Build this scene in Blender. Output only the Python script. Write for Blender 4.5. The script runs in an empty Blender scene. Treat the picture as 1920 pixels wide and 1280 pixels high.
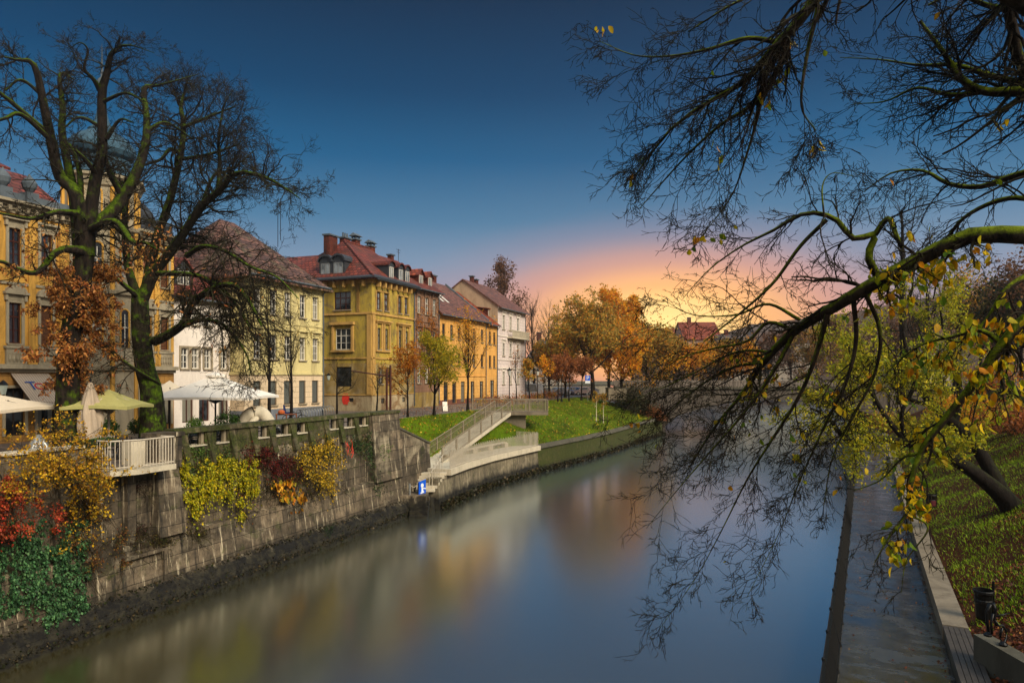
import bpy, math, random
import numpy as np
from mathutils import Vector, Matrix
random.seed(7)
R = math.radians
sc = bpy.context.scene
col = sc.collection
rng = np.random.default_rng(11)

# ------------------------------------------------------------------ camera
HY = 705.0; FP = 1280.0; CZ = 3.35          # horizon row, focal length in photo pixels, eye height above the street
cam = bpy.data.cameras.new('camera'); cam_o = bpy.data.objects.new('camera', cam); col.objects.link(cam_o)
cam_o.location = (0, 0, CZ); cam_o.rotation_euler = (R(90), 0, 0)
cam.sensor_width = 36; cam.lens = 36*FP/1920; cam.shift_y = (HY-640)/1920
cam.clip_start = 0.1; cam.clip_end = 6000
sc.camera = cam_o

def lin(c):
    c = c/255.0
    return c/12.92 if c <= 0.04045 else ((c+0.055)/1.055)**2.4
def S(r, g, b): return (lin(r), lin(g), lin(b), 1.0)

# ------------------------------------------------------------------ world: dusk sky
SUN_AZ = math.atan2((1240-960)/FP, 1.0)      # where the glow sits
W = bpy.data.worlds.new('World'); sc.world = W; W.use_nodes = True
nt = W.node_tree; nt.nodes.clear()
def wn(t, **k):
    n = nt.nodes.new(t)
    for a, b in k.items(): setattr(n, a, b)
    return n
L = nt.links.new
out = wn('ShaderNodeOutputWorld'); bg = wn('ShaderNodeBackground'); L(bg.outputs[0], out.inputs[0])
tc = wn('ShaderNodeTexCoord'); sep = wn('ShaderNodeSeparateXYZ'); L(tc.outputs['Generated'], sep.inputs[0])
def ramp(nodes, stops, interp='EASE'):
    r = nodes.new('ShaderNodeValToRGB'); r.color_ramp.interpolation = interp
    e = r.color_ramp.elements
    while len(e) > 1: e.remove(e[-1])
    e[0].position = stops[0][0]; e[0].color = stops[0][1]
    for p, c in stops[1:]:
        x = e.new(p); x.color = c
    return r
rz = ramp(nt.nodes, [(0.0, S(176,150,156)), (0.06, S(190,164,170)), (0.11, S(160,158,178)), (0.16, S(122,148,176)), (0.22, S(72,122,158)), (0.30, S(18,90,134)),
                     (0.38, S(0,62,102)), (0.485, S(0,38,70)), (0.56, (.05,.20,.38,1)), (0.66, (.30,.60,.95,1)), (0.80, (.60,.82,1.08,1)), (1.0, (.60,.72,.86,1))], 'LINEAR')  # upper stops brightened above the view, added fill for scene and water
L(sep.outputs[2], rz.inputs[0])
# glow round the sun, wider than high
sd = Vector((math.sin(SUN_AZ), math.cos(SUN_AZ), 0.07))
sub = wn('ShaderNodeVectorMath', operation='SUBTRACT'); L(tc.outputs['Generated'], sub.inputs[0]); sub.inputs[1].default_value = sd
mul = wn('ShaderNodeVectorMath', operation='MULTIPLY'); L(sub.outputs[0], mul.inputs[0]); mul.inputs[1].default_value = (0.84, 0.84, 2.1)
ln = wn('ShaderNodeVectorMath', operation='LENGTH'); L(mul.outputs[0], ln.inputs[0])
def SK(k, *c): return tuple(k*x for x in S(*c)[:3])+(1,)
gl = ramp(nt.nodes, [(0.0, SK(1.5,255,224,140)), (0.06, SK(1.4,255,210,130)), (0.13, SK(1.3,253,178,98)), (0.21, SK(1.15,240,154,108)), (0.30, S(186,142,150)), (0.40, S(140,134,158))], 'EASE')
ga = ramp(nt.nodes, [(0.0, (1,1,1,1)), (0.09, (.96,.96,.96,1)), (0.17, (.66,.66,.66,1)), (0.25, (.30,.30,.30,1)), (0.36, (0,0,0,1))], 'LINEAR')
L(ln.outputs['Value'], gl.inputs[0]); L(ln.outputs['Value'], ga.inputs[0])
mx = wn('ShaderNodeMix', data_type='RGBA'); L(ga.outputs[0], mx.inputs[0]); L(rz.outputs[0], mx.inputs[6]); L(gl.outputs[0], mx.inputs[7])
# sky brightened behind the viewer, an added unseen fill for the facades
bk = wn('ShaderNodeMapRange'); L(sep.outputs[1], bk.inputs[0]); bk.inputs[1].default_value = 0.15; bk.inputs[2].default_value = -0.5
bk.inputs[3].default_value = 0.0; bk.inputs[4].default_value = 1.0
mb = wn('ShaderNodeMix', data_type='RGBA'); L(bk.outputs[0], mb.inputs[0]); L(mx.outputs[2], mb.inputs[6]); mb.inputs[7].default_value = (0.46, 0.46, 0.46, 1)
# a little physical sky on top
sky = wn('ShaderNodeTexSky'); sky.sky_type = 'NISHITA'; sky.sun_disc = False; sky.sun_elevation = R(3); sky.sun_rotation = SUN_AZ
ad = wn('ShaderNodeMix', data_type='RGBA', blend_type='ADD'); ad.inputs[0].default_value = 0.002
L(mb.outputs[2], ad.inputs[6]); L(sky.outputs[0], ad.inputs[7])
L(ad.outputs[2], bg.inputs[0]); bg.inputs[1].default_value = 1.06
# ------------------------------------------------------------------ one soft fill lamp, added to stand in for sky light from behind
sl = bpy.data.lights.new('fill_lamp', 'SUN'); sl.energy = 4.9; sl.angle = R(24); sl.color = (1.0, 0.90, 0.73)
so = bpy.data.objects.new('fill_lamp', sl); col.objects.link(so)
so.rotation_euler = Vector((-0.62, 0.62, -0.62)).to_track_quat('-Z', 'Y').to_euler()
sc.view_settings.view_transform = 'Standard'; sc.view_settings.look = 'None'; sc.view_settings.exposure = 0.08; sc.view_settings.gamma = 1
sc.cycles.max_bounces = 5; sc.cycles.diffuse_bounces = 2; sc.cycles.glossy_bounces = 2; sc.cycles.transmission_bounces = 3; sc.cycles.transparent_max_bounces = 6
sc.cycles.caustics_reflective = False; sc.cycles.caustics_refractive = False
try:
    sc.cycles.use_denoising = True; sc.cycles.denoiser = 'OPENIMAGEDENOISE'
except Exception: pass

# ------------------------------------------------------------------ pixel helpers (a photo pixel at a distance -> the place it stands)
def P(px, py, D): return Vector(((px-960)/FP*D, D, CZ-(py-HY)/FP*D))
def G(px, py, z=0.0):
    D = (CZ-z)*FP/(py-HY); return P(px, py, D)
def XD(px, D, z=0.0): return Vector(((px-960)/FP*D, D, z))

# ------------------------------------------------------------------ tagging
def tag(o, label=None, cat=None, group=None, kind=None):
    if label: o['label'] = label
    if cat: o['category'] = cat
    if group: o['group'] = group
    if kind: o['kind'] = kind
    return o
def empty(name, loc=(0,0,0), rz=0, label=None, cat=None, group=None):
    o = bpy.data.objects.new(name, None); col.objects.link(o); o.location = loc; o.rotation_euler = (0, 0, rz)
    o.empty_display_size = 0.2
    return tag(o, label, cat, group)
def kids(o): return [c for c in KID.get(o.name, [])]
KID = {}
def setp(o, parent):
    if parent is not None:
        o.parent = parent; KID.setdefault(parent.name, []).append(o)
def copy_tree(o, parent=None):
    c = o.copy(); col.objects.link(c); 
    if parent is not None: setp(c, parent)
    for ch in list(kids(o)): copy_tree(ch, c)
    return c
def place_copy(o, loc, rz=None, label=None, scale=None):
    c = copy_tree(o); c.location = loc
    if rz is not None: c.rotation_euler = (0, 0, rz)
    if label: c['label'] = label
    if scale is not None: c.scale = (scale,)*3 if not isinstance(scale, tuple) else scale
    return c

# ------------------------------------------------------------------ mesh builder
class MB:
    def __init__(s): s.v = []; s.f = []; s.m = []
    def add(s, vs, fs, mi=0):
        b = len(s.v); s.v += [tuple(v) for v in vs]
        for f in fs: s.f.append(tuple(b+i for i in f)); s.m.append(mi)
        return s
    def box(s, x0, x1, y0, y1, z0, z1, mi=0):
        vs = [(x0,y0,z0),(x1,y0,z0),(x1,y1,z0),(x0,y1,z0),(x0,y0,z1),(x1,y0,z1),(x1,y1,z1),(x0,y1,z1)]
        return s.add(vs, [(0,3,2,1),(4,5,6,7),(0,1,5,4),(1,2,6,5),(2,3,7,6),(3,0,4,7)], mi)
    def hexa(s, a, b, mi=0):      # two quads (bottom, top) of 4 points each
        return s.add(list(a)+list(b), [(0,3,2,1),(4,5,6,7),(0,1,5,4),(1,2,6,5),(2,3,7,6),(3,0,4,7)], mi)
    def quad(s, a, b, c, d, mi=0): return s.add([a,b,c,d], [(0,1,2,3)], mi)
    def prism(s, pts, z0, z1, mi=0):
        n = len(pts); vs = [(p[0],p[1],z0) for p in pts]+[(p[0],p[1],z1) for p in pts]
        fs = [tuple(reversed(range(n))), tuple(range(n,2*n))]+[(i,(i+1)%n,n+(i+1)%n,n+i) for i in range(n)]
        return s.add(vs, fs, mi)
    def slab(s, pts, t, mi=0):    # polygon in space thickened downwards
        n = len(pts); vs = [tuple(p) for p in pts]+[(p[0],p[1],p[2]-t) for p in pts]
        fs = [tuple(range(n)), tuple(reversed(range(n,2*n)))]+[(i,n+i,n+(i+1)%n,(i+1)%n) for i in range(n)]
        return s.add(vs, fs, mi)
    def tube(s, pts, r, n=6, mi=0, cap=True):
        pts = [Vector(p) for p in pts]; k = len(pts)
        rs = r if isinstance(r, (list, tuple)) else [r]*k
        t0 = (pts[1]-pts[0]).normalized(); ref = Vector((0,0,1)) if abs(t0.z) < .9 else Vector((1,0,0))
        vs = []
        for i, p in enumerate(pts):
            t = (pts[min(i+1,k-1)]-pts[max(i-1,0)]).normalized()
            a = t.cross(ref)
            if a.length < 1e-4: a = t.cross(Vector((0,1,0)))
            a.normalize(); b = t.cross(a)
            for j in range(n):
                q = 2*math.pi*j/n; vs.append(p+(a*math.cos(q)+b*math.sin(q))*rs[i])
        fs = [(i*n+j, i*n+(j+1)%n, (i+1)*n+(j+1)%n, (i+1)*n+j) for i in range(k-1) for j in range(n)]
        if cap: fs += [tuple(reversed(range(n))), tuple(range((k-1)*n, k*n))]
        return s.add(vs, fs, mi)
    def bar(s, a, b, w, mi=0):
        return s.tube([a, b], w*0.7071, 4, mi)
    def lathe(s, prof, c=(0,0,0), n=16, mi=0, ph=0.0):
        vs = []
        for r, z in prof:
            for j in range(n):
                q = 2*math.pi*j/n+ph; vs.append((c[0]+r*math.cos(q), c[1]+r*math.sin(q), c[2]+z))
        fs = [(i*n+j, i*n+(j+1)%n, (i+1)*n+(j+1)%n, (i+1)*n+j) for i in range(len(prof)-1) for j in range(n)]
        fs += [tuple(reversed(range(n))), tuple(range((len(prof)-1)*n, len(prof)*n))]
        return s.add(vs, fs, mi)
    def mesh(s, name, mats, smooth=False):
        me = bpy.data.meshes.new(name); me.from_pydata(s.v, [], s.f)
        for m in (mats if isinstance(mats, (list, tuple)) else [mats]): me.materials.append(m)
        if any(s.m): me.polygons.foreach_set('material_index', s.m)
        if smooth: me.polygons.foreach_set('use_smooth', [True]*len(s.f))
        me.update(); return me
    def build(s, name, mats, parent=None, smooth=False):
        me = s.mesh(name, mats, smooth)
        o = bpy.data.objects.new(name, me); col.objects.link(o); setp(o, parent); return o
def inst(name, me, parent, loc=(0,0,0), rz=0):
    o = bpy.data.objects.new(name, me); col.objects.link(o); o.location = loc; o.rotation_euler = (0,0,rz); setp(o, parent); return o

def np_mesh(name, V, Q, mats, parent=None, smooth=False, mi=None):
    me = bpy.data.meshes.new(name); V = np.asarray(V, np.float32); Q = np.asarray(Q, np.int32); k = Q.shape[1]
    me.vertices.add(len(V)); me.vertices.foreach_set('co', V.ravel())
    me.loops.add(Q.size); me.loops.foreach_set('vertex_index', Q.ravel())
    me.polygons.add(len(Q)); me.polygons.foreach_set('loop_start', np.arange(0, Q.size, k, dtype=np.int32))
    me.polygons.foreach_set('loop_total', np.full(len(Q), k, np.int32))
    for m in (mats if isinstance(mats, (list, tuple)) else [mats]): me.materials.append(m)
    if mi is not None: me.polygons.foreach_set('material_index', np.asarray(mi, np.int32))
    if smooth: me.polygons.foreach_set('use_smooth', np.ones(len(Q), bool))
    me.update(calc_edges=True)
    o = bpy.data.objects.new(name, me); col.objects.link(o); setp(o, parent); return o
# ------------------------------------------------------------------ materials
def newmat(name):
    m = bpy.data.materials.new(name); m.use_nodes = True
    n = m.node_tree.nodes; b = n['Principled BSDF']; return m, n, m.node_tree.links.new, b
def C3(c): return S(*c) if max(c) > 1.5 else (c[0], c[1], c[2], 1)
def noise(n, l, scale, detail=4, rough=.6, vec=None, dist=0.0):
    t = n.new('ShaderNodeTexNoise'); t.inputs['Scale'].default_value = scale; t.inputs['Detail'].default_value = detail
    t.inputs['Roughness'].default_value = rough; t.inputs['Distortion'].default_value = dist
    if vec is not None: l(vec, t.inputs['Vector'])
    return t
def objvec(n, l, sc_=(1,1,1)):
    t = n.new('ShaderNodeTexCoord'); mp = n.new('ShaderNodeMapping'); mp.inputs['Scale'].default_value = sc_
    l(t.outputs['Object'], mp.inputs['Vector']); return mp.outputs[0]
def mixc(n, l, fac, a, b, blend='MIX'):
    m = n.new('ShaderNodeMix'); m.data_type = 'RGBA'; m.blend_type = blend
    if isinstance(fac, (int, float)): m.inputs[0].default_value = fac
    else: l(fac, m.inputs[0])
    for i, x in ((6, a), (7, b)):
        if isinstance(x, (tuple, list)): m.inputs[i].default_value = x
        else: l(x, m.inputs[i])
    return m.outputs[2]
def frange(n, l, v, a, b, c=0.0, d=1.0):
    m = n.new('ShaderNodeMapRange'); l(v, m.inputs[0])
    for i, x in enumerate((a, b, c, d)): m.inputs[i+1].default_value = x
    return m.outputs[0]
def bump(n, l, b, h, strength=.4, dist=.02):
    q = n.new('ShaderNodeBump'); q.inputs['Strength'].default_value = strength; q.inputs['Distance'].default_value = dist
    l(h, q.inputs['Height']); l(q.outputs[0], b.inputs['Normal'])
def mathn(n, l, op, a, b=None):
    m = n.new('ShaderNodeMath'); m.operation = op
    for i, x in enumerate((a, b)):
        if x is None: continue
        if isinstance(x, (int, float)): m.inputs[i].default_value = x
        else: l(x, m.inputs[i])
    return m.outputs[0]
def facevec(n, l):     # (along the wall, height): works for faces turned any way
    t = n.new('ShaderNodeTexCoord'); s = n.new('ShaderNodeSeparateXYZ'); l(t.outputs['Object'], s.inputs[0])
    g = n.new('ShaderNodeSeparateXYZ'); l(t.outputs['Normal'], g.inputs[0])
    ax = mathn(n, l, 'ABSOLUTE', g.outputs[0]); ay = mathn(n, l, 'ABSOLUTE', g.outputs[1])
    u = mathn(n, l, 'ADD', mathn(n, l, 'MULTIPLY', s.outputs[0], ay), mathn(n, l, 'MULTIPLY', s.outputs[1], ax))
    c = n.new('ShaderNodeCombineXYZ'); l(u, c.inputs[0]); l(s.outputs[2], c.inputs[1]); return c.outputs[0], s, g

def plain(name, c, rough=.7, metal=0.0, var=.12, scale=6, spec=.3):
    m, n, l, b = newmat(name)
    v = objvec(n, l); t = noise(n, l, scale, 5, .65, v)
    a = C3(c); d = tuple(x*(1-var*2.2) for x in a[:3])+(1,)
    l(mixc(n, l, frange(n, l, t.outputs[0], .3, .7), d, a), b.inputs['Base Color'])
    b.inputs['Roughness'].default_value = rough; b.inputs['Metallic'].default_value = metal; b.inputs['Specular IOR Level'].default_value = spec
    bump(n, l, b, t.outputs[0], .15, .01)
    return m
def plaster(name, c, dirt=(60,50,38), amount=.5, patch=None, lines=False):
    m, n, l, b = newmat(name)
    v = objvec(n, l, (.55,.55,.16)); t = noise(n, l, 1.6, 7, .7, v, .6)
    v2 = objvec(n, l); t2 = noise(n, l, 7, 6, .7, v2); t3 = noise(n, l, .7, 6, .72, v2, 1.2)
    a = C3(c); cc = mixc(n, l, frange(n, l, t2.outputs[0], .35, .7, 0, .35), a, tuple(x*.62 for x in a[:3])+(1,))
    if patch: cc = mixc(n, l, frange(n, l, t3.outputs[0], .5, .62), cc, C3(patch))
    cc = mixc(n, l, frange(n, l, t.outputs[0], .46, .74, 0, amount), cc, C3(dirt))
    if lines:
        fv, s, g = facevec(n, l)
        br = n.new('ShaderNodeTexBrick'); l(fv, br.inputs['Vector']); br.inputs['Scale'].default_value = 1
        br.inputs['Brick Width'].default_value = 1.1; br.inputs['Row Height'].default_value = .42; br.inputs['Mortar Size'].default_value = .02
        cc = mixc(n, l, mathn(n, l, 'MULTIPLY', br.outputs['Fac'], .6), cc, tuple(x*.35 for x in a[:3])+(1,))
    l(cc, b.inputs['Base Color']); b.inputs['Roughness'].default_value = .9; b.inputs['Specular IOR Level'].default_value = .15
    bump(n, l, b, t2.outputs[0], .3, .02)
    return m
def tiles(name, c1, c2, row=.46, moss=0.0, w=.34):
    m, n, l, b = newmat(name)
    fv, s, g = facevec(n, l)
    br = n.new('ShaderNodeTexBrick'); l(fv, br.inputs['Vector']); br.inputs['Scale'].default_value = 1; br.inputs['Bias'].default_value = 0
    br.inputs['Brick Width'].default_value = w; br.inputs['Row Height'].default_value = row*.6; br.inputs['Mortar Size'].default_value = .03
    br.inputs['Color1'].default_value = C3(c1); br.inputs['Color2'].default_value = tuple(x*.62 for x in C3(c2)[:3])+(1,); br.inputs['Mortar'].default_value = tuple(x*.16 for x in C3(c1)[:3])+(1,)
    v = objvec(n, l); t = noise(n, l, 1.1, 7, .7, v); t2 = noise(n, l, 9, 3, .6, v)
    cc = mixc(n, l, frange(n, l, t.outputs[0], .4, .7, 0, .65), br.outputs[0], tuple(x*.35+.01 for x in C3(c2)[:3])+(1,))
    if moss: cc = mixc(n, l, frange(n, l, noise(n, l, .8, 6, .75, v).outputs[0], .5, .72, 0, moss), cc, S(74,82,44))
    l(cc, b.inputs['Base Color']); b.inputs['Roughness'].default_value = .75; b.inputs['Specular IOR Level'].default_value = .25
    wv = mathn(n, l, 'FRACT', mathn(n, l, 'MULTIPLY', s.outputs[2], 1/(row*.6)))
    bump(n, l, b, mathn(n, l, 'SUBTRACT', mathn(n, l, 'MULTIPLY', wv, -.6), br.outputs['Fac']), .8, .04)
    return m
def masonry(name, c1, c2, bw=1.1, rh=.45, moss=.3, streak=.6, low=None, mort=.012, squash=0):
    m, n, l, b = newmat(name)
    fv, s, g = facevec(n, l)
    wob = noise(n, l, .8, 2, .5, objvec(n, l)); ad = n.new('ShaderNodeVectorMath'); ad.operation = 'ADD'
    sc_ = n.new('ShaderNodeVectorMath'); sc_.operation = 'SCALE'; l(wob.outputs['Color'], sc_.inputs[0]); sc_.inputs['Scale'].default_value = .09
    l(fv, ad.inputs[0]); l(sc_.outputs[0], ad.inputs[1])
    br = n.new('ShaderNodeTexBrick'); l(ad.outputs[0], br.inputs['Vector']); br.inputs['Scale'].default_value = 1
    br.inputs['Brick Width'].default_value = bw; br.inputs['Row Height'].default_value = rh; br.inputs['Mortar Size'].default_value = mort
    br.inputs['Mortar Smooth'].default_value = .4
    br.inputs['Color1'].default_value = C3(c1); br.inputs['Color2'].default_value = C3(c2); br.inputs['Mortar'].default_value = tuple(x*.2 for x in C3(c2)[:3])+(1,)
    v = objvec(n, l); t = noise(n, l, 2.2, 9, .78, v, .3); tb = noise(n, l, .45, 6, .7, v, .5)
    cc = mixc(n, l, frange(n, l, t.outputs[0], .35, .66, 0, .85), br.outputs[0], tuple(x*.28 for x in C3(c2)[:3])+(1,))
    cc = mixc(n, l, frange(n, l, tb.outputs[0], .46, .62, 0, .75), cc, tuple(x*.3 for x in C3(c2)[:3])+(1,))
    tg = noise(n, l, .33, 5, .65, objvec(n, l, (1,1,1.6)), .8)
    cc = mixc(n, l, frange(n, l, tg.outputs[0], .56, .68, 0, .55*streak), cc, S(178,164,136))
    vs = n.new('ShaderNodeMapping'); vs.inputs['Scale'].default_value = (2.6, .22, 1); l(fv, vs.inputs['Vector'])
    ts = noise(n, l, 1.3, 6, .75, vs.outputs[0], .2)
    cc = mixc(n, l, frange(n, l, ts.outputs[0], .565, .66, 0, streak), cc, S(206,190,158))
    cc = mixc(n, l, frange(n, l, ts.outputs[0], .47, .36, 0, .85), cc, (.012,.011,.009,1))
    tm = noise(n, l, 1.5, 8, .75, v, .4)
    mc_ = mixc(n, l, frange(n, l, noise(n, l, 12, 5, .75, v).outputs[0], .38, .62), S(20,24,8), S(68,76,20))
    cc = mixc(n, l, frange(n, l, tm.outputs[0], .60-moss*.22, .74-moss*.17, 0, .9 if moss else 0), cc, mc_)
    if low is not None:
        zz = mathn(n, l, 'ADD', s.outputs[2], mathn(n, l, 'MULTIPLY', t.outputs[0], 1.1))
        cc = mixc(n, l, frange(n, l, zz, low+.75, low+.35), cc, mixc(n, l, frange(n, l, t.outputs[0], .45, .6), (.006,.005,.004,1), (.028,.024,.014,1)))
    l(cc, b.inputs['Base Color']); b.inputs['Roughness'].default_value = .85; b.inputs['Specular IOR Level'].default_value = .25
    h = mathn(n, l, 'SUBTRACT', mathn(n, l, 'MULTIPLY', t.outputs[0], .8), mathn(n, l, 'MULTIPLY', br.outputs['Fac'], .7))
    bump(n, l, b, h, .9, .06)
    return m
def bark(name, c=(52,42,34), moss=.6, mossc=(70,92,14), dark=(14,11,9), thr=.05):
    m, n, l, b = newmat(name)
    v = objvec(n, l, (1,1,.35)); t = noise(n, l, 9, 8, .72, v, .3)
    cc = mixc(n, l, frange(n, l, t.outputs[0], .38, .62), C3(dark), C3(c))
    v2 = objvec(n, l); t2 = noise(n, l, 2.2, 6, .7, v2)
    ge = n.new('ShaderNodeNewGeometry'); s = n.new('ShaderNodeSeparateXYZ'); l(ge.outputs['Normal'], s.inputs[0])
    a = mathn(n, l, 'ADD', mathn(n, l, 'MULTIPLY', s.outputs[2], .35), t2.outputs[0])
    t4 = noise(n, l, 9, 6, .8, v2, .5)
    mc = mixc(n, l, frange(n, l, t4.outputs[0], .36, .64), tuple(x*.14 for x in C3(mossc)[:3])+(1,), C3(mossc))
    cc = mixc(n, l, frange(n, l, a, .62-thr, .78-thr, 0, moss), cc, mc)
    l(cc, b.inputs['Base Color']); b.inputs['Roughness'].default_value = .9; b.inputs['Specular IOR Level'].default_value = .12
    bump(n, l, b, t.outputs[0], .9, .05)
    return m
def leafmat(name, cols, trans=.35, rough=.55):
    m, n, l, b = newmat(name)
    ge = n.new('ShaderNodeNewGeometry')
    k = len(cols); r = ramp(n, [((i+.001)/k, C3(c)) for i, c in enumerate(cols)], 'LINEAR'); l(ge.outputs['Random Per Island'], r.inputs[0])
    t = noise(n, l, 30, 3, .6, objvec(n, l))
    cc = mixc(n, l, frange(n, l, t.outputs[0], .55, .75, 0, .45), r.outputs[0], S(90,50,14))
    l(cc, b.inputs['Base Color']); b.inputs['Roughness'].default_value = rough; b.inputs['Specular IOR Level'].default_value = .2
    tr = n.new('ShaderNodeBsdfTranslucent'); l(cc, tr.inputs[0]); ms = n.new('ShaderNodeMixShader'); ms.inputs[0].default_value = trans
    l(b.outputs[0], ms.inputs[1]); l(tr.outputs[0], ms.inputs[2]); l(ms.outputs[0], n['Material Output'].inputs[0])
    return m
def glassy(name, c=(18,22,26), rough=.08):
    m, n, l, b = newmat(name); oi = n.new('ShaderNodeObjectInfo')
    v = objvec(n, l, (1,1,1)); t = noise(n, l, 1.4, 2, .5, v); ad = n.new('ShaderNodeVectorMath'); ad.operation = 'ADD'; l(v, ad.inputs[0]); l(oi.outputs['Location'], ad.inputs[1]); l(ad.outputs[0], t.inputs['Vector'])
    s = n.new('ShaderNodeSeparateXYZ'); l(v, s.inputs[0]); ax = mathn(n, l, 'ABSOLUTE', s.outputs[0])
    cur = mathn(n, l, 'MULTIPLY', mathn(n, l, 'GREATER_THAN', ax, .16), mathn(n, l, 'GREATER_THAN', oi.outputs['Random'], .45))     # drawn curtains at the sides
    full = mathn(n, l, 'GREATER_THAN', oi.outputs['Random'], .86)
    cc = mixc(n, l, frange(n, l, t.outputs[0], .4, .6), C3(c), tuple(min(1, x*3+.02) for x in C3(c)[:3])+(1,))
    cc = mixc(n, l, mathn(n, l, 'MULTIPLY', mathn(n, l, 'MAXIMUM', cur, full), .8), cc, S(134,128,112)); l(cc, b.inputs['Base Color'])
    b.inputs['Roughness'].default_value = rough; b.inputs['Specular IOR Level'].default_value = .8
    return m
M = {}
M['white_wood'] = plain('white_wood', (212,205,190), .5); M['brown_wood'] = plain('brown_wood', (72,34,22), .5, var=.2)
M['dark_wood'] = plain('dark_wood', (44,34,28), .6, var=.2); M['glass'] = glassy('glass'); M['glass_pale'] = glassy('glass_pale', (70,74,76), .15)
M['shutter'] = plain('shutter', (104,66,40), .6, var=.2, scale=14); M['grey_shutter'] = plain('grey_shutter', (96,98,92), .6, var=.2, scale=14)
M['stone'] = plaster('stone', (150,136,112), (58,50,40), .75); M['pale_stone'] = plaster('pale_stone', (196,184,160), (90,80,64), .5)
M['iron'] = plain('iron', (18,18,19), .45, .6, spec=.5); M['black'] = plain('black', (12,12,13), .5)
M['white_metal'] = plain('white_metal', (184,172,152), .45, 0, .08); M['grey_metal'] = plain('grey_metal', (140,140,136), .4, .4)
M['zinc'] = plaster('zinc', (88,96,102), (32,36,40), .7); M['brick'] = masonry('brick', (140,70,48), (112,52,38), .25, .08, 0, .1, mort=.01)
M['concrete'] = plaster('concrete', (128,116,98), (58,50,42), .7); M['concrete_dark'] = plaster('concrete_dark', (84,80,68), (34,30,24), .7)
M['wood_slat'] = plain('wood_slat', (70,62,54), .6, var=.25, scale=5)
# ------------------------------------------------------------------ branches and leaves (numpy, one level at a time)
def norm(a): return a/np.maximum(np.linalg.norm(a, axis=-1, keepdims=True), 1e-9)
def tubes(Pn, Rn, n=4):
    """Pn (N,K,3) polylines, Rn (N,K) radii -> verts, quads"""
    N, K, _ = Pn.shape
    T = np.empty_like(Pn); T[:, 1:-1] = Pn[:, 2:]-Pn[:, :-2]; T[:, 0] = Pn[:, 1]-Pn[:, 0]; T[:, -1] = Pn[:, -1]-Pn[:, -2]
    T = norm(T); ref = norm(np.cross(norm(Pn[:, -1]-Pn[:, 0]), np.array([.31, .17, .93])))[:, None, :]
    A = norm(np.cross(T, np.cross(ref, T)+1e-6)); B = np.cross(T, A)
    q = np.arange(n)*2*np.pi/n
    V = Pn[:, :, None, :]+Rn[:, :, None, None]*(A[:, :, None, :]*np.cos(q)[:, None]+B[:, :, None, :]*np.sin(q)[:, None])
    idx = np.arange(N*K*n).reshape(N, K, n); j2 = np.roll(np.arange(n), -1)
    Q = np.stack([idx[:, :-1, :], idx[:, :-1, :][:, :, j2], idx[:, 1:, :][:, :, j2], idx[:, 1:, :]], -1).reshape(-1, 4)
    return V.reshape(-1, 3), Q
class Acc:
    def __init__(s): s.V = []; s.Q = []; s.n = 0
    def add(s, V, Q):
        if len(V) == 0: return
        s.V.append(V); s.Q.append(Q+s.n); s.n += len(V)
    def build(s, name, mat, parent=None, smooth=True):
        if not s.V: return None
        return np_mesh(name, np.concatenate(s.V), np.concatenate(s.Q), mat, parent, smooth)
def grow(S0, D0, Ln, R0, nseg, wig, trop=(0,0,0), taper=.35, curl=0.0):
    N = len(S0); P_ = np.empty((N, nseg+1, 3)); P_[:, 0] = S0; d = norm(D0.copy()); st = (Ln/nseg)[:, None]
    cv = norm(rng.normal(size=(N, 3)))*curl; tr = np.array(trop, float)
    for i in range(nseg):
        d = norm(d+rng.normal(size=(N, 3))*wig+tr+cv)
        P_[:, i+1] = P_[:, i]+d*st
    t = np.linspace(0, 1, nseg+1)[None]
    return P_, R0[:, None]*(1-(1-taper)*t)
RMIN = [.0015]
def spawn(P_, R_, cnt, t0, t1, ang, lfun, rfac, up=0.0, side=None):
    """children along every polyline"""
    N, K, _ = P_.shape; seg = np.linalg.norm(P_[:, 1:]-P_[:, :-1], axis=2).sum(1)
    who = np.repeat(np.arange(N), cnt if np.isscalar(cnt) else cnt)
    t = rng.uniform(t0, t1, len(who)); f = t*(K-1); i = np.clip(f.astype(int), 0, K-2); w = (f-i)[:, None]
    S0 = P_[who, i]*(1-w)+P_[who, i+1]*w; tan = norm(P_[who, i+1]-P_[who, i])
    r = R_[who, i]*(1-w[:, 0])+R_[who, i+1]*w[:, 0]
    rnd = rng.normal(size=(len(who), 3)); perp = norm(rnd-(rnd*tan).sum(1, keepdims=True)*tan)
    if side is not None: perp = norm(perp+np.array(side))
    a = np.radians(rng.normal(ang, 12, len(who)))[:, None]
    d = tan*np.cos(a)+perp*np.sin(a); d[:, 2] += up
    Ls = lfun(seg[who], t)*rng.uniform(.55, 1.25, len(who))
    return S0, norm(d), Ls, np.maximum(r*rfac, RMIN[0])
def spline(pts, n=24):
    p = np.array(pts, float); m = len(p); q = np.vstack([2*p[0]-p[1], p, 2*p[-1]-p[-2]])
    ts = np.linspace(0, m-1-1e-6, n); o = []
    for t in ts:
        i = int(t); u = t-i; a, b, c, d = q[i], q[i+1], q[i+2], q[i+3]
        o.append(.5*((2*b)+(c-a)*u+(2*a-5*b+4*c-d)*u*u+(3*b-3*c+d-a)*u**3))
    return np.array(o)
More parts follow.
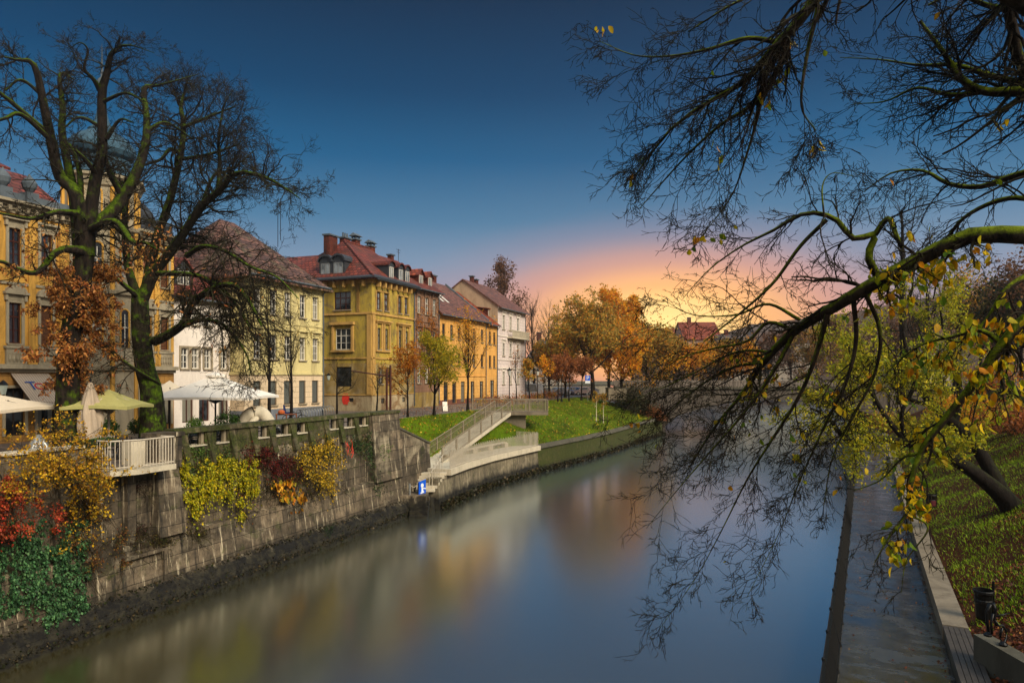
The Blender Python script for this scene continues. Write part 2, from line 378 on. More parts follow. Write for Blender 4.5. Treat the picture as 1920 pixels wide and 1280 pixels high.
def leaves(C, size, asp=.55, dirs=None, droop=0.0, var=.55, shape='kite'):
    """leaf blades at the points C"""
    N = len(C); s = size*rng.uniform(1-var, 1+var, N)[:, None]
    d = norm(rng.normal(size=(N, 3))) if dirs is None else norm(dirs+rng.normal(size=(N, 3))*.5)
    d = norm(d+np.array([0, 0, -droop])); x = norm(np.cross(d, norm(rng.normal(size=(N, 3))))); nn = np.cross(d, x)
    if shape == 'kite':
        V = np.stack([C, C+d*s*.45+x*s*asp*.5+nn*s*.08, C+d*s, C+d*s*.45-x*s*asp*.5+nn*s*.08], 1)
        return V.reshape(-1, 3), np.arange(4*N).reshape(N, 4)
    # pointed oval blade, folded along the midrib
    ts = np.array([0, .14, .38, .66, .88, 1.0]); wd = np.array([.06, .55, 1.0, .86, .4, .03])*asp*.5
    rows = []
    for t, w in zip(ts, wd):
        mid = C+d*s*t-nn*s*(.18*t*t); 
        rows += [mid-x*s*w+nn*s*w*.35, mid, mid+x*s*w+nn*s*w*.35]
    V = np.stack(rows, 1); K = 18; base = (np.arange(N)*K)[:, None]
    q = []
    for r in range(5):
        a = r*3; q += [[a, a+1, a+4, a+3], [a+1, a+2, a+5, a+4]]
    Q = (base[:, :, None]+np.array(q)[None]).reshape(-1, 4)
    return V.reshape(-1, 3), Q

def auto_tree(h, trunk_h, spread, r=.16, n1=9, n2=7, n3=6, up=.25, leaf=0, lsize=.2, wig=.12, asp=.6, twig=True, droop=0.1, l4=0, trunk_bend=.05, rise=45, sides=3):
    """a whole tree in local coordinates: returns accumulators (trunk, crown twigs, leaves)"""
    tr, cr, lf = Acc(), Acc(), Acc()
    S0 = np.zeros((1, 3)); T, Rt = grow(S0, np.array([[0., 0, 1]]), np.array([h*.86]), np.array([r]), 12, trunk_bend*.5, (0, 0, .12), .16)
    Rt[:, 0] *= 1.5; tr.add(*tubes(T, Rt, 8))
    a0 = trunk_h/(h*.86)
    s, d, ln_, rr = spawn(T, Rt, n1, a0, .97, rise, lambda L_, t: spread*(1.15-.75*(t-a0)/(1-a0)), .5, up)
    P1, R1 = grow(s, d, ln_, rr, 7, wig, (0, 0, up*.18), .3); tr.add(*tubes(P1, R1, 5))
    s, d, l2, rr = spawn(P1, R1, n2, .2, 1, 42, lambda L_, t: L_*.42*(1.2-.5*t), .5, up*.5)
    P2, R2 = grow(s, d, l2, rr, 5, wig*1.3, (0, 0, up*.1), .35); cr.add(*tubes(P2, R2, 4))
    s, d, l3, rr = spawn(P2, R2, n3, .15, 1, 40, lambda L_, t: L_*.45, .55, up*.3)
    P3, R3 = grow(s, d, l3, rr, 3, wig*1.5, (0, 0, .03), .4)
    if twig: cr.add(*tubes(P3, R3, sides))
    if l4:
        s, d, q4, rr = spawn(P3, R3, l4, .2, 1, 38, lambda L_, t: L_*.6, .6, .1)
        P4, R4 = grow(s, d, q4, rr, 2, wig*1.5, (0, 0, .03), .4); cr.add(*tubes(P4, R4, 3)); P3 = np.concatenate([P3[:, ::2][:, :2], P4[:, ::2]]) if P3.shape[1] == 4 else P3
    if leaf:
        pts = P3[:, 1:].reshape(-1, 3); ix = rng.integers(0, len(pts), leaf); c = pts[ix]+rng.normal(size=(leaf, 3))*spread*.045
        lf.add(*leaves(c, lsize, asp, droop=droop))
    return tr, cr, lf
def put_tree(name, parts, loc, barkm, twigm, leafm, label, cat='tree', group=None, rz=0, scale=1):
    t = empty(name, loc, rz, label, cat, group); t.scale = (scale,)*3
    parts[0].build('trunk', barkm, t); c = parts[1].build('crown', twigm, t)
    if parts[2].n: 
        o = parts[2].build('foliage', leafm, c if c else t, smooth=False)
    return t
# ------------------------------------------------------------------ setting
TH = math.atan2(.932, .3625)
def fr(X0, s, o, z=0.0): return Vector((X0+.3625*s-.932*o, .932*s+.3625*o, z))     # frame along the left bank
XB, XW = -38.5, -23.87                                                              # house line, river wall line
def s_px(px, o=0.0, X0=XB):
    k = (px-960)/FP; return (-X0+.932*o+.3625*k*o)/(.3625-.932*k)
def z_px(px, py, o=0.0, X0=XB):
    p = fr(X0, s_px(px, o, X0), o); return CZ-(py-HY)/FP*p.y
def RW(s, q, z=0.0): return Vector((.4583*s+.8888*q, .8888*s-.4583*q, z))       # frame along the right bank
ZW = -5.5
def interp(tab, d):
    if d <= tab[0][0]: return tab[0][1]
    for (a, x), (b, y) in zip(tab, tab[1:]):
        if d <= b: return x+(y-x)*(d-a)/(b-a)
    return tab[-1][1]
TW = [(45.1,-4.7),(50,-3.3),(54.7,-1.5),(62,2.2),(71,7.3),(80,12),(98.5,20.6),(108,24.5),(125,30),(160,36),(260,42)]   # terrace / bank wall foot
TE = [(43.4,-8.6),(50,-9.3),(53.6,-9.2),(57,-7.6),(66,-4.1),(99.7,7),(112,11.5),(125,15),(260,25)]                    # edge of the street

# water
m, n, l, b = newmat('river_water')
v = objvec(n, l, (1, 1, 1)); t = noise(n, l, .05, 3, .6, v)
l(mixc(n, l, frange(n, l, t.outputs[0], .35, .65), S(64,54,16), S(82,70,26)), b.inputs['Base Color'])
b.inputs['Roughness'].default_value = .22; b.inputs['IOR'].default_value = 1.33; b.inputs['Specular IOR Level'].default_value = .5
w = noise(n, l, .9, 3, .5, objvec(n, l, (.5, 1, 1))); w2 = noise(n, l, .12, 2, .5, objvec(n, l, (.6, 1, 1)))
bump(n, l, b, mathn(n, l, 'ADD', mathn(n, l, 'MULTIPLY', w.outputs[0], .25), w2.outputs[0]), .25, .12)
gl_ = n.new('ShaderNodeBsdfGlossy'); gl_.inputs['Roughness'].default_value = .19; gl_.inputs['Color'].default_value = (.82,.95,1,1)
fz = n.new('ShaderNodeFresnel'); fz.inputs['IOR'].default_value = 1.7
ms = n.new('ShaderNodeMixShader'); l(frange(n, l, fz.outputs[0], 0, .5, .42, .97), ms.inputs[0]); l(b.outputs[0], ms.inputs[1]); l(gl_.outputs[0], ms.inputs[2]); l(ms.outputs[0], n['Material Output'].inputs[0])
M['water'] = m
tag(MB().quad((-300,-80,ZW),(300,-80,ZW),(300,420,ZW),(-300,420,ZW)).build('river_water', m), kind='structure')

def paving(name, c1, c2, s=1.0):
    m, n, l, b = newmat(name)
    v = objvec(n, l); br = n.new('ShaderNodeTexBrick'); l(v, br.inputs['Vector']); br.inputs['Scale'].default_value = s
    br.inputs['Brick Width'].default_value = .5; br.inputs['Row Height'].default_value = .25; br.inputs['Mortar Size'].default_value = .012
    br.inputs['Color1'].default_value = C3(c1); br.inputs['Color2'].default_value = C3(c2); br.inputs['Mortar'].default_value = (.02,.02,.02,1)
    t = noise(n, l, .5, 7, .7, v); l(mixc(n, l, frange(n, l, t.outputs[0], .38, .65, 0, .6), br.outputs[0], S(58,50,44)), b.inputs['Base Color'])
    l(frange(n, l, t.outputs[0], .35, .6, .35, .8), b.inputs['Roughness']); bump(n, l, b, br.outputs['Fac'], .3, .01); return m
M['street'] = paving('street_paving', (128,112,100), (104,92,84))
m, n, l, b = newmat('far_ground'); t = noise(n, l, .02, 6, .7, objvec(n, l)); l(mixc(n, l, t.outputs[0], S(52,56,26), S(74,66,38)), b.inputs['Base Color']); b.inputs['Roughness'].default_value = 1; M['far'] = m
mb = MB()
ds = [-60, 0, 20, 40, 43.4, 46, 50, 53.6, 57, 61, 66, 75, 85, 99.7, 112, 125, 160, 260]
def edge(d): return (XW+.389*d-.55) if d < 43.4 else interp(TE, d)
for a, c in zip(ds, ds[1:]):
    xa, xc = edge(a), (XW+.389*43.4-.55 if c == 43.4 else edge(c))
    mb.quad((-300,a,0),(xa,a,0),(xc,c,0),(-300,c,0))
tag(mb.build('street', M['street']), kind='structure')
mb = MB(); mb.quad((-300,255,-.01),(300,255,-.01),(300,470,-.01),(-300,470,-.01))
tag(mb.build('ground', M['far']), kind='structure')
# far hills
def hill(name, pts, D, mat):
    mb = MB(); n_ = len(pts)
    for i in range(n_-1):
        (xa, ya), (xb, yb) = pts[i], pts[i+1]
        a, b_ = P(xa, ya, D), P(xb, yb, D)
        a0, b0 = Vector((a.x, D-.35*D*.4, 0)), Vector((b_.x, D-.35*D*.4, 0)); a1, b1 = Vector((a.x*1.05, D*1.35, 0)), Vector((b_.x*1.05, D*1.35, 0))
        mb.quad(a0, b0, b_, a); mb.quad(a, b_, b1, a1)
    return tag(mb.build(name, mat, smooth=True), kind='structure')
m, n, l, b = newmat('hill_wood'); t = noise(n, l, .05, 9, .75, objvec(n, l)); r = ramp(n, [(0, S(30,24,20)), (.45, S(62,48,36)), (.6, S(96,62,36)), (.8, S(60,60,34))], 'LINEAR'); l(t.outputs[0], r.inputs[0]); l(r.outputs[0], b.inputs['Base Color']); b.inputs['Roughness'].default_value = 1; bump(n, l, b, t.outputs[0], 1, 3); M['hill'] = m
hill('hills', [(1300,640),(1400,612),(1480,600),(1600,585),(1720,560),(1830,552),(1920,556),(2060,560),(2160,640)], 330, M['hill'])

# grass
def grassmat(name, bright=(74,118,8), dark=(28,48,6), litter=0.0, lcol=((92,50,24),(54,32,20)), sc_=1.0, yfade=None):
    m, n, l, b = newmat(name)
    v = objvec(n, l, (1*sc_, .55*sc_, 1)); t = noise(n, l, .45, 8, .72, v, .4); t2 = noise(n, l, 14, 5, .75, objvec(n, l))
    cc = mixc(n, l, frange(n, l, t.outputs[0], .36, .62), C3(dark), C3(bright))
    cc = mixc(n, l, frange(n, l, t2.outputs[0], .4, .65, .55, 0), cc, tuple(x*.35 for x in C3(dark)[:3])+(1,))
    if litter:
        t3 = noise(n, l, .5, 7, .75, objvec(n, l), .5); t4 = noise(n, l, 22, 3, .6, objvec(n, l))
        lc = mixc(n, l, frange(n, l, t4.outputs[0], .45, .62), C3(lcol[1]), C3(lcol[0]))
        f = t3.outputs[0]
        if yfade:
            s = n.new('ShaderNodeSeparateXYZ'); l(objvec(n, l), s.inputs[0]); f = mathn(n, l, 'ADD', f, frange(n, l, s.outputs[1], yfade[0], yfade[1], .22, -.3))
        cc = mixc(n, l, frange(n, l, f, .56-litter*.2, .66-litter*.2), cc, lc)
    l(cc, b.inputs['Base Color']); b.inputs['Roughness'].default_value = .95; b.inputs['Specular IOR Level'].default_value = .1
    bump(n, l, b, t2.outputs[0], 1, .08); return m
M['grass'] = grassmat('lawn', (112,142,10), (30,48,6)); M['slope'] = grassmat('slope_litter', (118,150,16), (48,70,10), 1.0, yfade=(15, 32))
def bank_low(d):      # foot of the grass: x, z
    tab = [(43.4,-8.5,-.02),(45.4,-7.2,-.75),(47.4,-6.7,-1.38),(47.9,-7.1,-2.6),(50,-7.1,-3.02),(53,-5.0,-3.02),(57,-2.9,-3.02),(62.4,.1,-3.02),(63.2,2.6,-3.03)]
    if d >= 63.2: return (interp(TW, d)-.25, -3.03+.2*max(0, min(1, (d-75)/25)))
    for (a, x, z), (b_, x2, z2) in zip(tab, tab[1:]):
        if d <= b_: u = (d-a)/(b_-a); return (x+(x2-x)*u, z+(z2-z)*u)
def bank_pt(d, u):
    x0 = interp(TE, d); x1, z1 = bank_low(d); e = u*u*(3-2*u)*.35+u*.65
    return Vector((x0+(x1-x0)*u, d, z1*e+ (.05*math.sin(d*.9+u*5) if 0 < u < 1 else 0)))
mb = MB(); dl = [43.4, 44.4, 45.4, 46.4, 47.4, 47.9, 49, 50, 51.5, 53]+[54+i for i in range(0, 9)]+[63.2]+[65+2*i for i in range(0, 24)]
NU = 9; vs = [bank_pt(d, j/(NU-1)) for d in dl for j in range(NU)]
mb.add(vs, [(i*NU+j, i*NU+j+1, (i+1)*NU+j+1, (i+1)*NU+j) for i in range(len(dl)-1) for j in range(NU-1)])
tag(mb.build('grass_bank', M['grass'], smooth=True), kind='structure')
# blades on the lawn
N = 60000; dd = rng.uniform(0, 1, N)**.8*60+46; uu = rng.uniform(.02, .98, N)
C = np.array([tuple(bank_pt(d, u)) for d, u in zip(dd, uu)])
dirs = np.tile([0, 0, 1.0], (N, 1)); V, Q = leaves(C, .16, .16, dirs, 0, .5)
M['blade'] = leafmat('grass_blades', [(84,112,8),(124,152,14),(40,62,8),(146,164,26),(100,128,10),(120,104,40)], .3)
tag(np_mesh('grass', V, Q, M['blade']), 'short bright green grass growing over the sloping river bank', 'grass', kind='stuff')

N = 2600; dd = rng.uniform(0, 1, N)**1.4*55+44; uu = rng.uniform(.0, 1, N); C = np.array([tuple(bank_pt(d, u)) for d, u in zip(dd, uu)]); C[:, 2] += .07
M['litter_y'] = leafmat('yellow_fallen', [(190,150,40),(160,110,40),(120,80,36),(210,170,50)], .2); V, Q = leaves(C, .16, .7, rng.normal(size=(N,3))*np.array([1,1,.3]), 0, .5)
tag(np_mesh('lawn_leaves', V, Q, M['litter_y']), 'few yellow fallen leaves lying on the lawn of the river bank', 'leaves', kind='stuff')
# masonry of the quay
M['quay'] = masonry('quay_stone', (142,124,100), (84,74,60), 1.5, .62, .2, .9, low=-4.5)
M['quay_moss'] = masonry('quay_mossy', (132,116,88), (96,84,64), 1.0, .5, 1.1, .2)
M['quay2'] = masonry('bank_concrete', (150,138,112), (120,108,88), 3.2, 1.2, .25, .5, low=-4.6, mort=.008)
M['quay3'] = masonry('bank_moss', (96,84,50), (78,70,40), 4.5, 1.6, 1.3, .25, low=-5.0, mort=.008)
WFr = lambda name, label, cat: empty(name, (XW,0,0), TH, label, cat)
def extrude(mb, prof, x0, x1, mi=0, nx=1):
    n_ = len(prof); k = nx+1
    vs = [(x0+(x1-x0)*i/nx, o, z) for i in range(k) for o, z in prof]
    fs = [(i*n_+j, (i+1)*n_+j, (i+1)*n_+(j+1)%n_, i*n_+(j+1)%n_) for i in range(nx) for j in range(n_)]
    fs += [tuple(range(n_)), tuple(reversed(range((k-1)*n_, k*n_)))]
    return mb.add(vs, fs, mi)
SE = 47.4/.932
qw = WFr('quay_wall', 'tall old stone quay wall with a ledge, streaked with lime, dark at the waterline', 'wall')
mb = MB(); s_p0, s_p1 = s_px(690, .6, XW), s_px(745, .5, XW)
prof = [(-.02,-6.5),(-.02,-4.6),(.2,-2.95),(.48,-2.9),(.55,-.02),(1.6,-.02),(1.6,-6.5)]
extrude(mb, prof, -25, s_p1, nx=60)
# wing end with falling top
a = [(s_p1,-.02,-6.5),(SE,-.02,-6.5),(SE,1.6,-6.5),(s_p1,1.6,-6.5)]; b_ = [(s_p1,.5,.02),(SE,.35,-1.35),(SE,1.6,-1.35),(s_p1,1.6,.02)]
mb.hexa(a, b_); mb.build('wall', M['quay'], qw)
mb = MB(); mb.hexa([(s_p1,.42,.02),(SE+.05,.27,-1.35),(SE+.05,.62,-1.35),(s_p1,.77,.02)], [(s_p1,.42,.14),(SE+.05,.27,-1.23),(SE+.05,.62,-1.23),(s_p1,.77,.14)]); mb.build('coping', M['concrete_dark'], qw)
mb = MB(); extrude(mb, [(-.55,-6.5),(-.5,-5.15),(-.32,-4.75),(-.05,-4.55),(-.0,-4.55),(-.0,-6.5)], -25, SE-3.4, nx=40)
toe = mb.build('footing', M['quay'], qw)
# rough stones and growth along the foot
V, Q = [], []
Nn = 26000; s_ = rng.uniform(8, SE-3.5, Nn); h = rng.uniform(0, 1, Nn); o_ = -.5+h*.45+rng.normal(0, .03, Nn); z_ = -5.35+h*.75+rng.normal(0, .06, Nn)
Cc = np.stack([s_, o_-.03, z_], 1); V, Q = leaves(Cc, .085, .8, None, -.1, .7)
M['weed'] = leafmat('wall_weed', [(26,26,14),(40,42,20),(20,18,12),(60,50,28),(36,46,18),(24,24,16),(84,70,44),(28,30,16)], .15)
tag(np_mesh('wall_moss', V, Q, M['weed'], qw), kind='stuff')
# pilasters and pillar
mb = MB(); pa, pb = s_px(288, .3, XW), s_px(338, .3, XW)
mb.hexa([(pa,-.05,-2.9),(pb,-.05,-2.9),(pb,.6,-2.9),(pa,.6,-2.9)], [(pa+.15,.25,-.3),(pb-.12,.25,-.3),(pb-.12,.7,-.3),(pa+.15,.7,-.3)])
mb.box(pa+.1, pb, .2, .9, -.3, .95); mb.box(pa+.02, pb+.08, .12, 1.0, .95, 1.12); mb.build('pilaster', M['quay'], qw)
mb = MB(); ph = s_px(232, .4, XW); mb.box(ph, ph+.35, .2, .6, -2.9, -.3); mb.build('pilaster', M['quay'], qw)
mb = MB(); mb.hexa([(s_p0,-.05,-3.0),(s_p1+.02,-.05,-3.0),(s_p1+.02,1.5,-3.0),(s_p0,1.5,-3.0)], [(s_p0+.1,.38,1.02),(s_p1-.02,.38,1.02),(s_p1-.02,1.5,1.02),(s_p0+.1,1.5,1.02)])
mb.build('pillar', M['quay'], qw); mb = MB(); mb.box(s_p0+.05, s_p1+.04, .3, 1.55, 1.02, 1.16); mb.build('coping', M['quay_moss'], qw)
# carved blind panel frame low on the wall
mb = MB(); a1, b1 = s_px(232, 0, XW), s_px(312, 0, XW); mb.box(a1, b1, -.06, .12, -3.42, -3.3); mb.box(b1-.16, b1, -.07, .12, -4.55, -3.3); mb.build('string_course', M['quay'], qw)
# parapet with pierced openings
pp = WFr('parapet', 'mossy stone parapet with pierced barred openings along the terrace edge', 'parapet')
x0, x1 = s_px(330, .5, XW), s_p0+.02
ops = [(330.6,339.4),(352.5,385),(405.5,426.8),(483.7,502.6),(517.2,542.6),(556.6,574),(617.8,632.4),(644,663),(673,687.8)]
ops = [(s_px(a, .55, XW), s_px(b_, .55, XW)) for a, b_ in ops]
mb = MB(); x = x0
for a, b_ in ops:
    if a > x+.02: mb.box(x, a, .55, 1.0, .42, 1.0)
    x = b_
mb.box(x, x1, .55, 1.0, .42, 1.0); mb.box(x0, x1, .553, .997, -.1, .42); mb.build('wall', M['quay_moss'], pp)
mb = MB(); mb.hexa([(x0-.1,.44,1.0),(x1,.44,1.0),(x1,1.1,1.0),(x0-.1,1.1,1.0)], [(x0-.1,.5,1.2),(x1,.5,1.2),(x1,1.04,1.2),(x0-.1,1.04,1.2)]); mb.build('coping', M['quay_moss'], pp)
for i, (a, b_) in enumerate(ops):
    mb = MB(); mb.box(a-.03, b_+.03, .47, 1.03, .40, .455); mb.build('sill', M['pale_stone'], pp)
    mb = MB()
    for k in range(1, 3): xx = a+(b_-a)*k/3; mb.bar((xx,.75,.45), (xx,.75,1.0), .03)
    mb.bar((a,.75,.74), (b_,.75,.74), .03); mb.build('grille', M['iron'], pp)
    mb = MB(); mb.box(b_-.16, b_-.02, .62, .76, .456, .998); mb.build('post', M['stone'], pp)
    if i+1 < len(ops):
        c = (b_+ops[i+1][0])/2; g = ops[i+1][0]-b_; w_ = min(g, .34)/2
        for cc_ in ([c] if g < 1.4 else [b_+.3, ops[i+1][0]-.3]):
            mb = MB(); mb.hexa([(cc_-w_+.1,.3,-.35),(cc_+w_+.1,.3,-.35),(cc_+w_+.1,.6,-.35),(cc_-w_+.1,.6,-.35)], [(cc_-w_-.1,.52,1.0),(cc_+w_-.1,.52,1.0),(cc_+w_-.1,.6,1.0),(cc_-w_-.1,.6,1.0)]); mb.build('buttress', M['quay_moss'], pp)
# solid parapet on the left and the hedge trough
pl_ = WFr('low_parapet', 'plain low stone parapet with a pale coping, behind the yellow shrub', 'parapet')
mb = MB(); x1 = s_px(203, .5, XW); mb.box(-25, x1, .6, .95, -.1, .82); mb.build('wall', M['quay'], pl_)
mb = MB(); mb.box(-25, s_px(160,.5,XW), .5, 1.05, .82, .92); mb.build('coping', M['pale_stone'], pl_)
# balcony
bl = WFr('balcony', 'small balcony with a white bar railing jutting from the quay wall', 'balcony')
xa, xb = s_px(208, -.2, XW), s_px(328, -.55, XW)
mb = MB(); mb.prism([(xa,.6),(xa,-.15),(xa+.75,-.62),(xb,-.62),(xb,.6)], -.22, -.02); mb.build('slab', M['pale_stone'], bl)
mb = MB(); pth = [(xa+.05,.55),(xa+.05,-.12),(xa+.78,-.56),(xb-.05,-.56),(xb-.05,.4)]
for (ax, ay), (bx, by) in zip(pth, pth[1:]):
    mb.bar((ax,ay,1.02), (bx,by,1.02), .05); mb.bar((ax,ay,.06), (bx,by,.06), .035)
    k = max(2, int(math.hypot(bx-ax, by-ay)/.13))
    for i in range(k): u = i/k; mb.bar((ax+(bx-ax)*u,ay+(by-ay)*u,0), (ax+(bx-ax)*u,ay+(by-ay)*u,1.02), .026)
mb.build('railing', M['white_metal'], bl)
mb = MB(); xm = xa+(xb-xa)*.52; mb.box(xm, xm+.62, .35, .85, -.02, .92); mb.build('pedestal', M['pale_stone'], bl)

# terrace, lower wall, steps
tw = empty('embankment_wall', (0,0,0), 0, 'long low embankment wall below the lawn, mossy and brown at its far end', 'wall')
def strip_wall(tab, d0, d1, z0f, z1f, back, mb, mi=0, step=1.0, proud=0.0, zb=-6.5):
    k = max(2, int((d1-d0)/step)); pts = []
    for i in range(k+1):
        d = d0+(d1-d0)*i/k; x = interp(tab, d)+proud; e = .5; t_ = Vector((interp(tab, d+e)-interp(tab, d-e), 2*e, 0)).normalized(); nrm = Vector((-t_.y, t_.x, 0))
        f = Vector((x, d, 0)); pts.append((f, nrm))
    vs = []
    for f, nrm in pts:
        a = f; c = f+nrm*.22; e = f+nrm*back; zt = z1f(f.y)
        vs += [(a.x,a.y,z0f(f.y)), (c.x,c.y,zt), (e.x,e.y,zt), (e.x,e.y,z0f(f.y))]
    fs = [(i*4+j, (i+1)*4+j, (i+1)*4+(j+1)%4, i*4+(j+1)%4) for i in range(k) for j in range(4)]+[(0,1,2,3), (k*4+3,k*4+2,k*4+1,k*4)]
    mb.add(vs, fs, mi)
mb = MB(); strip_wall(TW, 45.1, 62.6, lambda d: -6.5, lambda d: -3.42, 1.0, mb); mb.build('wall', M['quay2'], tw)
mb = MB(); strip_wall(TW, 62.6, 107, lambda d: -6.5, lambda d: -3.02+.2*max(0, min(1, (d-75)/25)), .9, mb); w3 = mb.build('wall', M['quay3'], tw); w3['label'] = 'brown green mossy concrete stretch of the wall'
mb = MB(); strip_wall(TW, 62.62, 107, lambda d: -3.3+.2*max(0, min(1, (d-75)/25)), lambda d: -2.93+.2*max(0, min(1, (d-75)/25)), .42, mb, proud=.0); mb.build('coping', M['concrete_dark'], tw)
V_, Q_ = [], []
Nn = 7000; dd = rng.uniform(45, 105, Nn); C = np.array([(interp(TW, d)+.07+.1*rng.random(), d, ZW+.05+.42*rng.random()**1.6) for d in dd]); V, Q = leaves(C, .16, .8, None, -.1, .6)
tag(np_mesh('wall_moss', V, Q, M['weed'], tw), kind='stuff')
te = empty('riverside_terrace', (0,0,0), 0, 'pale concrete terrace slab with a tall bar railing along the water', 'terrace')
def tpt(d, back, z): 
    t_ = Vector((interp(TW, d+.5)-interp(TW, d-.5), 1, 0)).normalized(); f = Vector((interp(TW, d), d, 0))+Vector((-t_.y, t_.x, 0))*back; return Vector((f.x, f.y, z))
mb = MB(); dl = [46.6+i*1.6 for i in range(11)]
def backoff(d): return 4.0 if d < 51 else max(2.4, 4.0-(d-51)*.3)
for a, c in zip(dl, dl[1:]):
    mb.hexa([tpt(a,-.12,-3.42), tpt(c,-.12,-3.42), tpt(c,backoff(c),-3.42), tpt(a,backoff(a),-3.42)], [tpt(a,-.12,-3.0), tpt(c,-.12,-3.0), tpt(c,backoff(c),-3.0), tpt(a,backoff(a),-3.0)])
mb.build('slab', M['pale_stone'], te)
mb = MB()
L0 = [tpt(46.8+i*15.5/80, .02, 0) for i in range(81)]
for i, p in enumerate(L0): mb.bar((p.x,p.y,-3.0), (p.x,p.y,-1.72 if i % 2 else -1.82), .042)
q_ = tpt(62.3, .05, 0); r_ = tpt(62.3, 2.2, 0)
for i in range(17): u = i/16; c = q_.lerp(r_, u); mb.bar((c.x,c.y,-3.0), (c.x,c.y,-1.75), .035)
for z in (-2.88,): mb.tube([(p.x,p.y,z) for p in L0[::6]], .02, 4)
mb.build('railing', M['white_metal'], te)
mb = MB()
for i in range(30): p = tpt(50.5+i*.33, 2.0, 0); p2 = tpt(50.5+i*.33+.27, 2.0, 0); p3 = tpt(50.5+i*.33+.27, 2.5, 0); p4 = tpt(50.5+i*.33, 2.5, 0); mb.prism([p, p2, p3, p4], -2.62, -2.55)
for i in (0, 7, 14, 21, 29): p = tpt(50.6+i*.33, 2.1, 0); mb.box(p.x-.05, p.x+.3, p.y-.05, p.y+.3, -3.0, -2.62)
mb.build('bench', M['pale_stone'], te)
# steps to the water
st = empty('water_steps', (0,0,0), 0, 'concrete steps going down from the terrace to the river beside the blue sign', 'steps')
for i in range(6):
    z = -3.02-.17*(i+1); d = 46.6-.32*i; mb = MB(); x1 = -4.45-.12*i; mb.box(-6.3, x1, d-.42, d-.003, z-.16, z); mb.build('tread', M['pale_stone'], st)
mb = MB(); mb.box(-7.2, -5.45, 43.2, 44.75, -6.4, -4.22); mb.hexa([(-6.4,44.76,-6.4),(-5.2,44.76,-6.4),(-4.72,46.5,-6.4),(-6.4,46.5,-6.4)], [(-6.4,44.76,-4.3),(-5.3,44.76,-4.3),(-4.75,46.5,-3.45),(-6.4,46.5,-3.45)]); mb.build('base', M['quay'], st)
for i in range(5):
    z = -4.4-.24*i; mb = MB(); mb.box(-6.5+.02*i, -5.3, 43.75-.3*i, 44.1-.3*i, z-.5, z); mb.build('lower_step', M['quay'], st)
mb = MB()
for (a, c) in (((-4.75,46.4,-3.1),(-5.25,44.9,-4.0)), ((-5.0,46.4,-3.1),(-5.45,44.95,-4.0))):
    a, c = Vector(a), Vector(c)
    for k in range(5): p = a.lerp(c, k/4); mb.bar(p+Vector((0,0,-.1)), p+Vector((0,0,1.0)), .035)
mb.tube([(-5.35,44.9,-3.0),(-4.7,46.6,-2.0)], .028, 5); mb.build('handrail', M['white_metal'], st)
# gate panel and blue sign
gt = empty('gate', (0,0,0), 0, 'grey metal framed gate panel beside the blue mooring sign', 'gate')
g0, g1 = P(768, 0, 43.6), P(785, 0, 44.0); g0.z = g1.z = 0
mb = MB()
def barp(a, za, c, zc, w): mb.bar((a.x,a.y,za), (c.x,c.y,zc), w)
zt, zb_ = z_t, z_b = -3.4, -4.6
barp(g0, zb_, g0, zt-.1, .1); barp(g1, zb_+.1, g1, zt, .1); barp(g0, zb_, g1, zb_+.1, .1)
mb.build('frame', M['grey_metal'], gt)
mb = MB(); mb.tube([g0.lerp(g1, u)+Vector((0,-.02,zt-.1-.32*math.sin(math.pi*u)+.1*u)) for u in [i/8 for i in range(9)]], .018, 5); mb.build('rope', M['white_metal'], gt)
sg = empty('mooring_sign', (0,0,0), 0, 'blue rectangular sign with a white mooring bollard symbol', 'sign')
def plate(a, c, z0, z1a, z1c, t=.04):
    mb = MB(); dv = (c-a).normalized(); nv = Vector((dv.y, -dv.x, 0))*t
    mb.hexa([(a.x,a.y,z0),(c.x,c.y,z0+.07),(c.x-nv.x,c.y-nv.y,z0+.07),(a.x-nv.x,a.y-nv.y,z0)], [(a.x,a.y,z1a),(c.x,c.y,z1c),(c.x-nv.x,c.y-nv.y,z1c),(a.x-nv.x,a.y-nv.y,z1a)]); return mb, dv, nv
a, c = XD(785.5, 43.7), XD(798.5, 44.3)
M['sign_blue'] = plain('sign_blue', (12,84,200), .4, var=.04); M['sign_white'] = plain('sign_white', (225,228,232), .4, var=.04)
mb, dv, nv = plate(a, c, -4.43, -3.42, -3.34); mb.build('panel', M['sign_blue'], sg)
def sgp(u, z): p = a.lerp(c, u)+nv*.35; return (p.x, p.y, -4.40+z)
mb = MB()
for pts in ([(.22,.2),(.72,.25),(.72,.33),(.6,.34),(.56,.62),(.36,.6),(.34,.3),(.22,.29)], [(.58,.5),(.98,.44),(.98,.5),(.58,.58)], [(.46+.2*math.cos(q*math.pi/6), .72+.14*math.sin(q*math.pi/6)) for q in range(12)]):
    v3 = [sgp(u, z) for u, z in pts]; f = list(range(len(v3))); b2 = [(p[0]-nv.x*.3, p[1]-nv.y*.3, p[2]) for p in v3]; k = len(v3)
    mb.add(v3+b2, [tuple(f), tuple(reversed([k+i for i in f]))]+[(i, k+i, k+(i+1)%k, (i+1)%k) for i in range(k)])
mb.build('symbol', M['sign_white'], sg)
mb = MB(); mb.bar((a.x,a.y+.08,-5.3), (a.x,a.y+.08,-3.4), .06); mb.build('post', M['grey_metal'], sg)

M['rail_metal'] = plain('rail_metal', (146,132,110), .5, .1, .15)
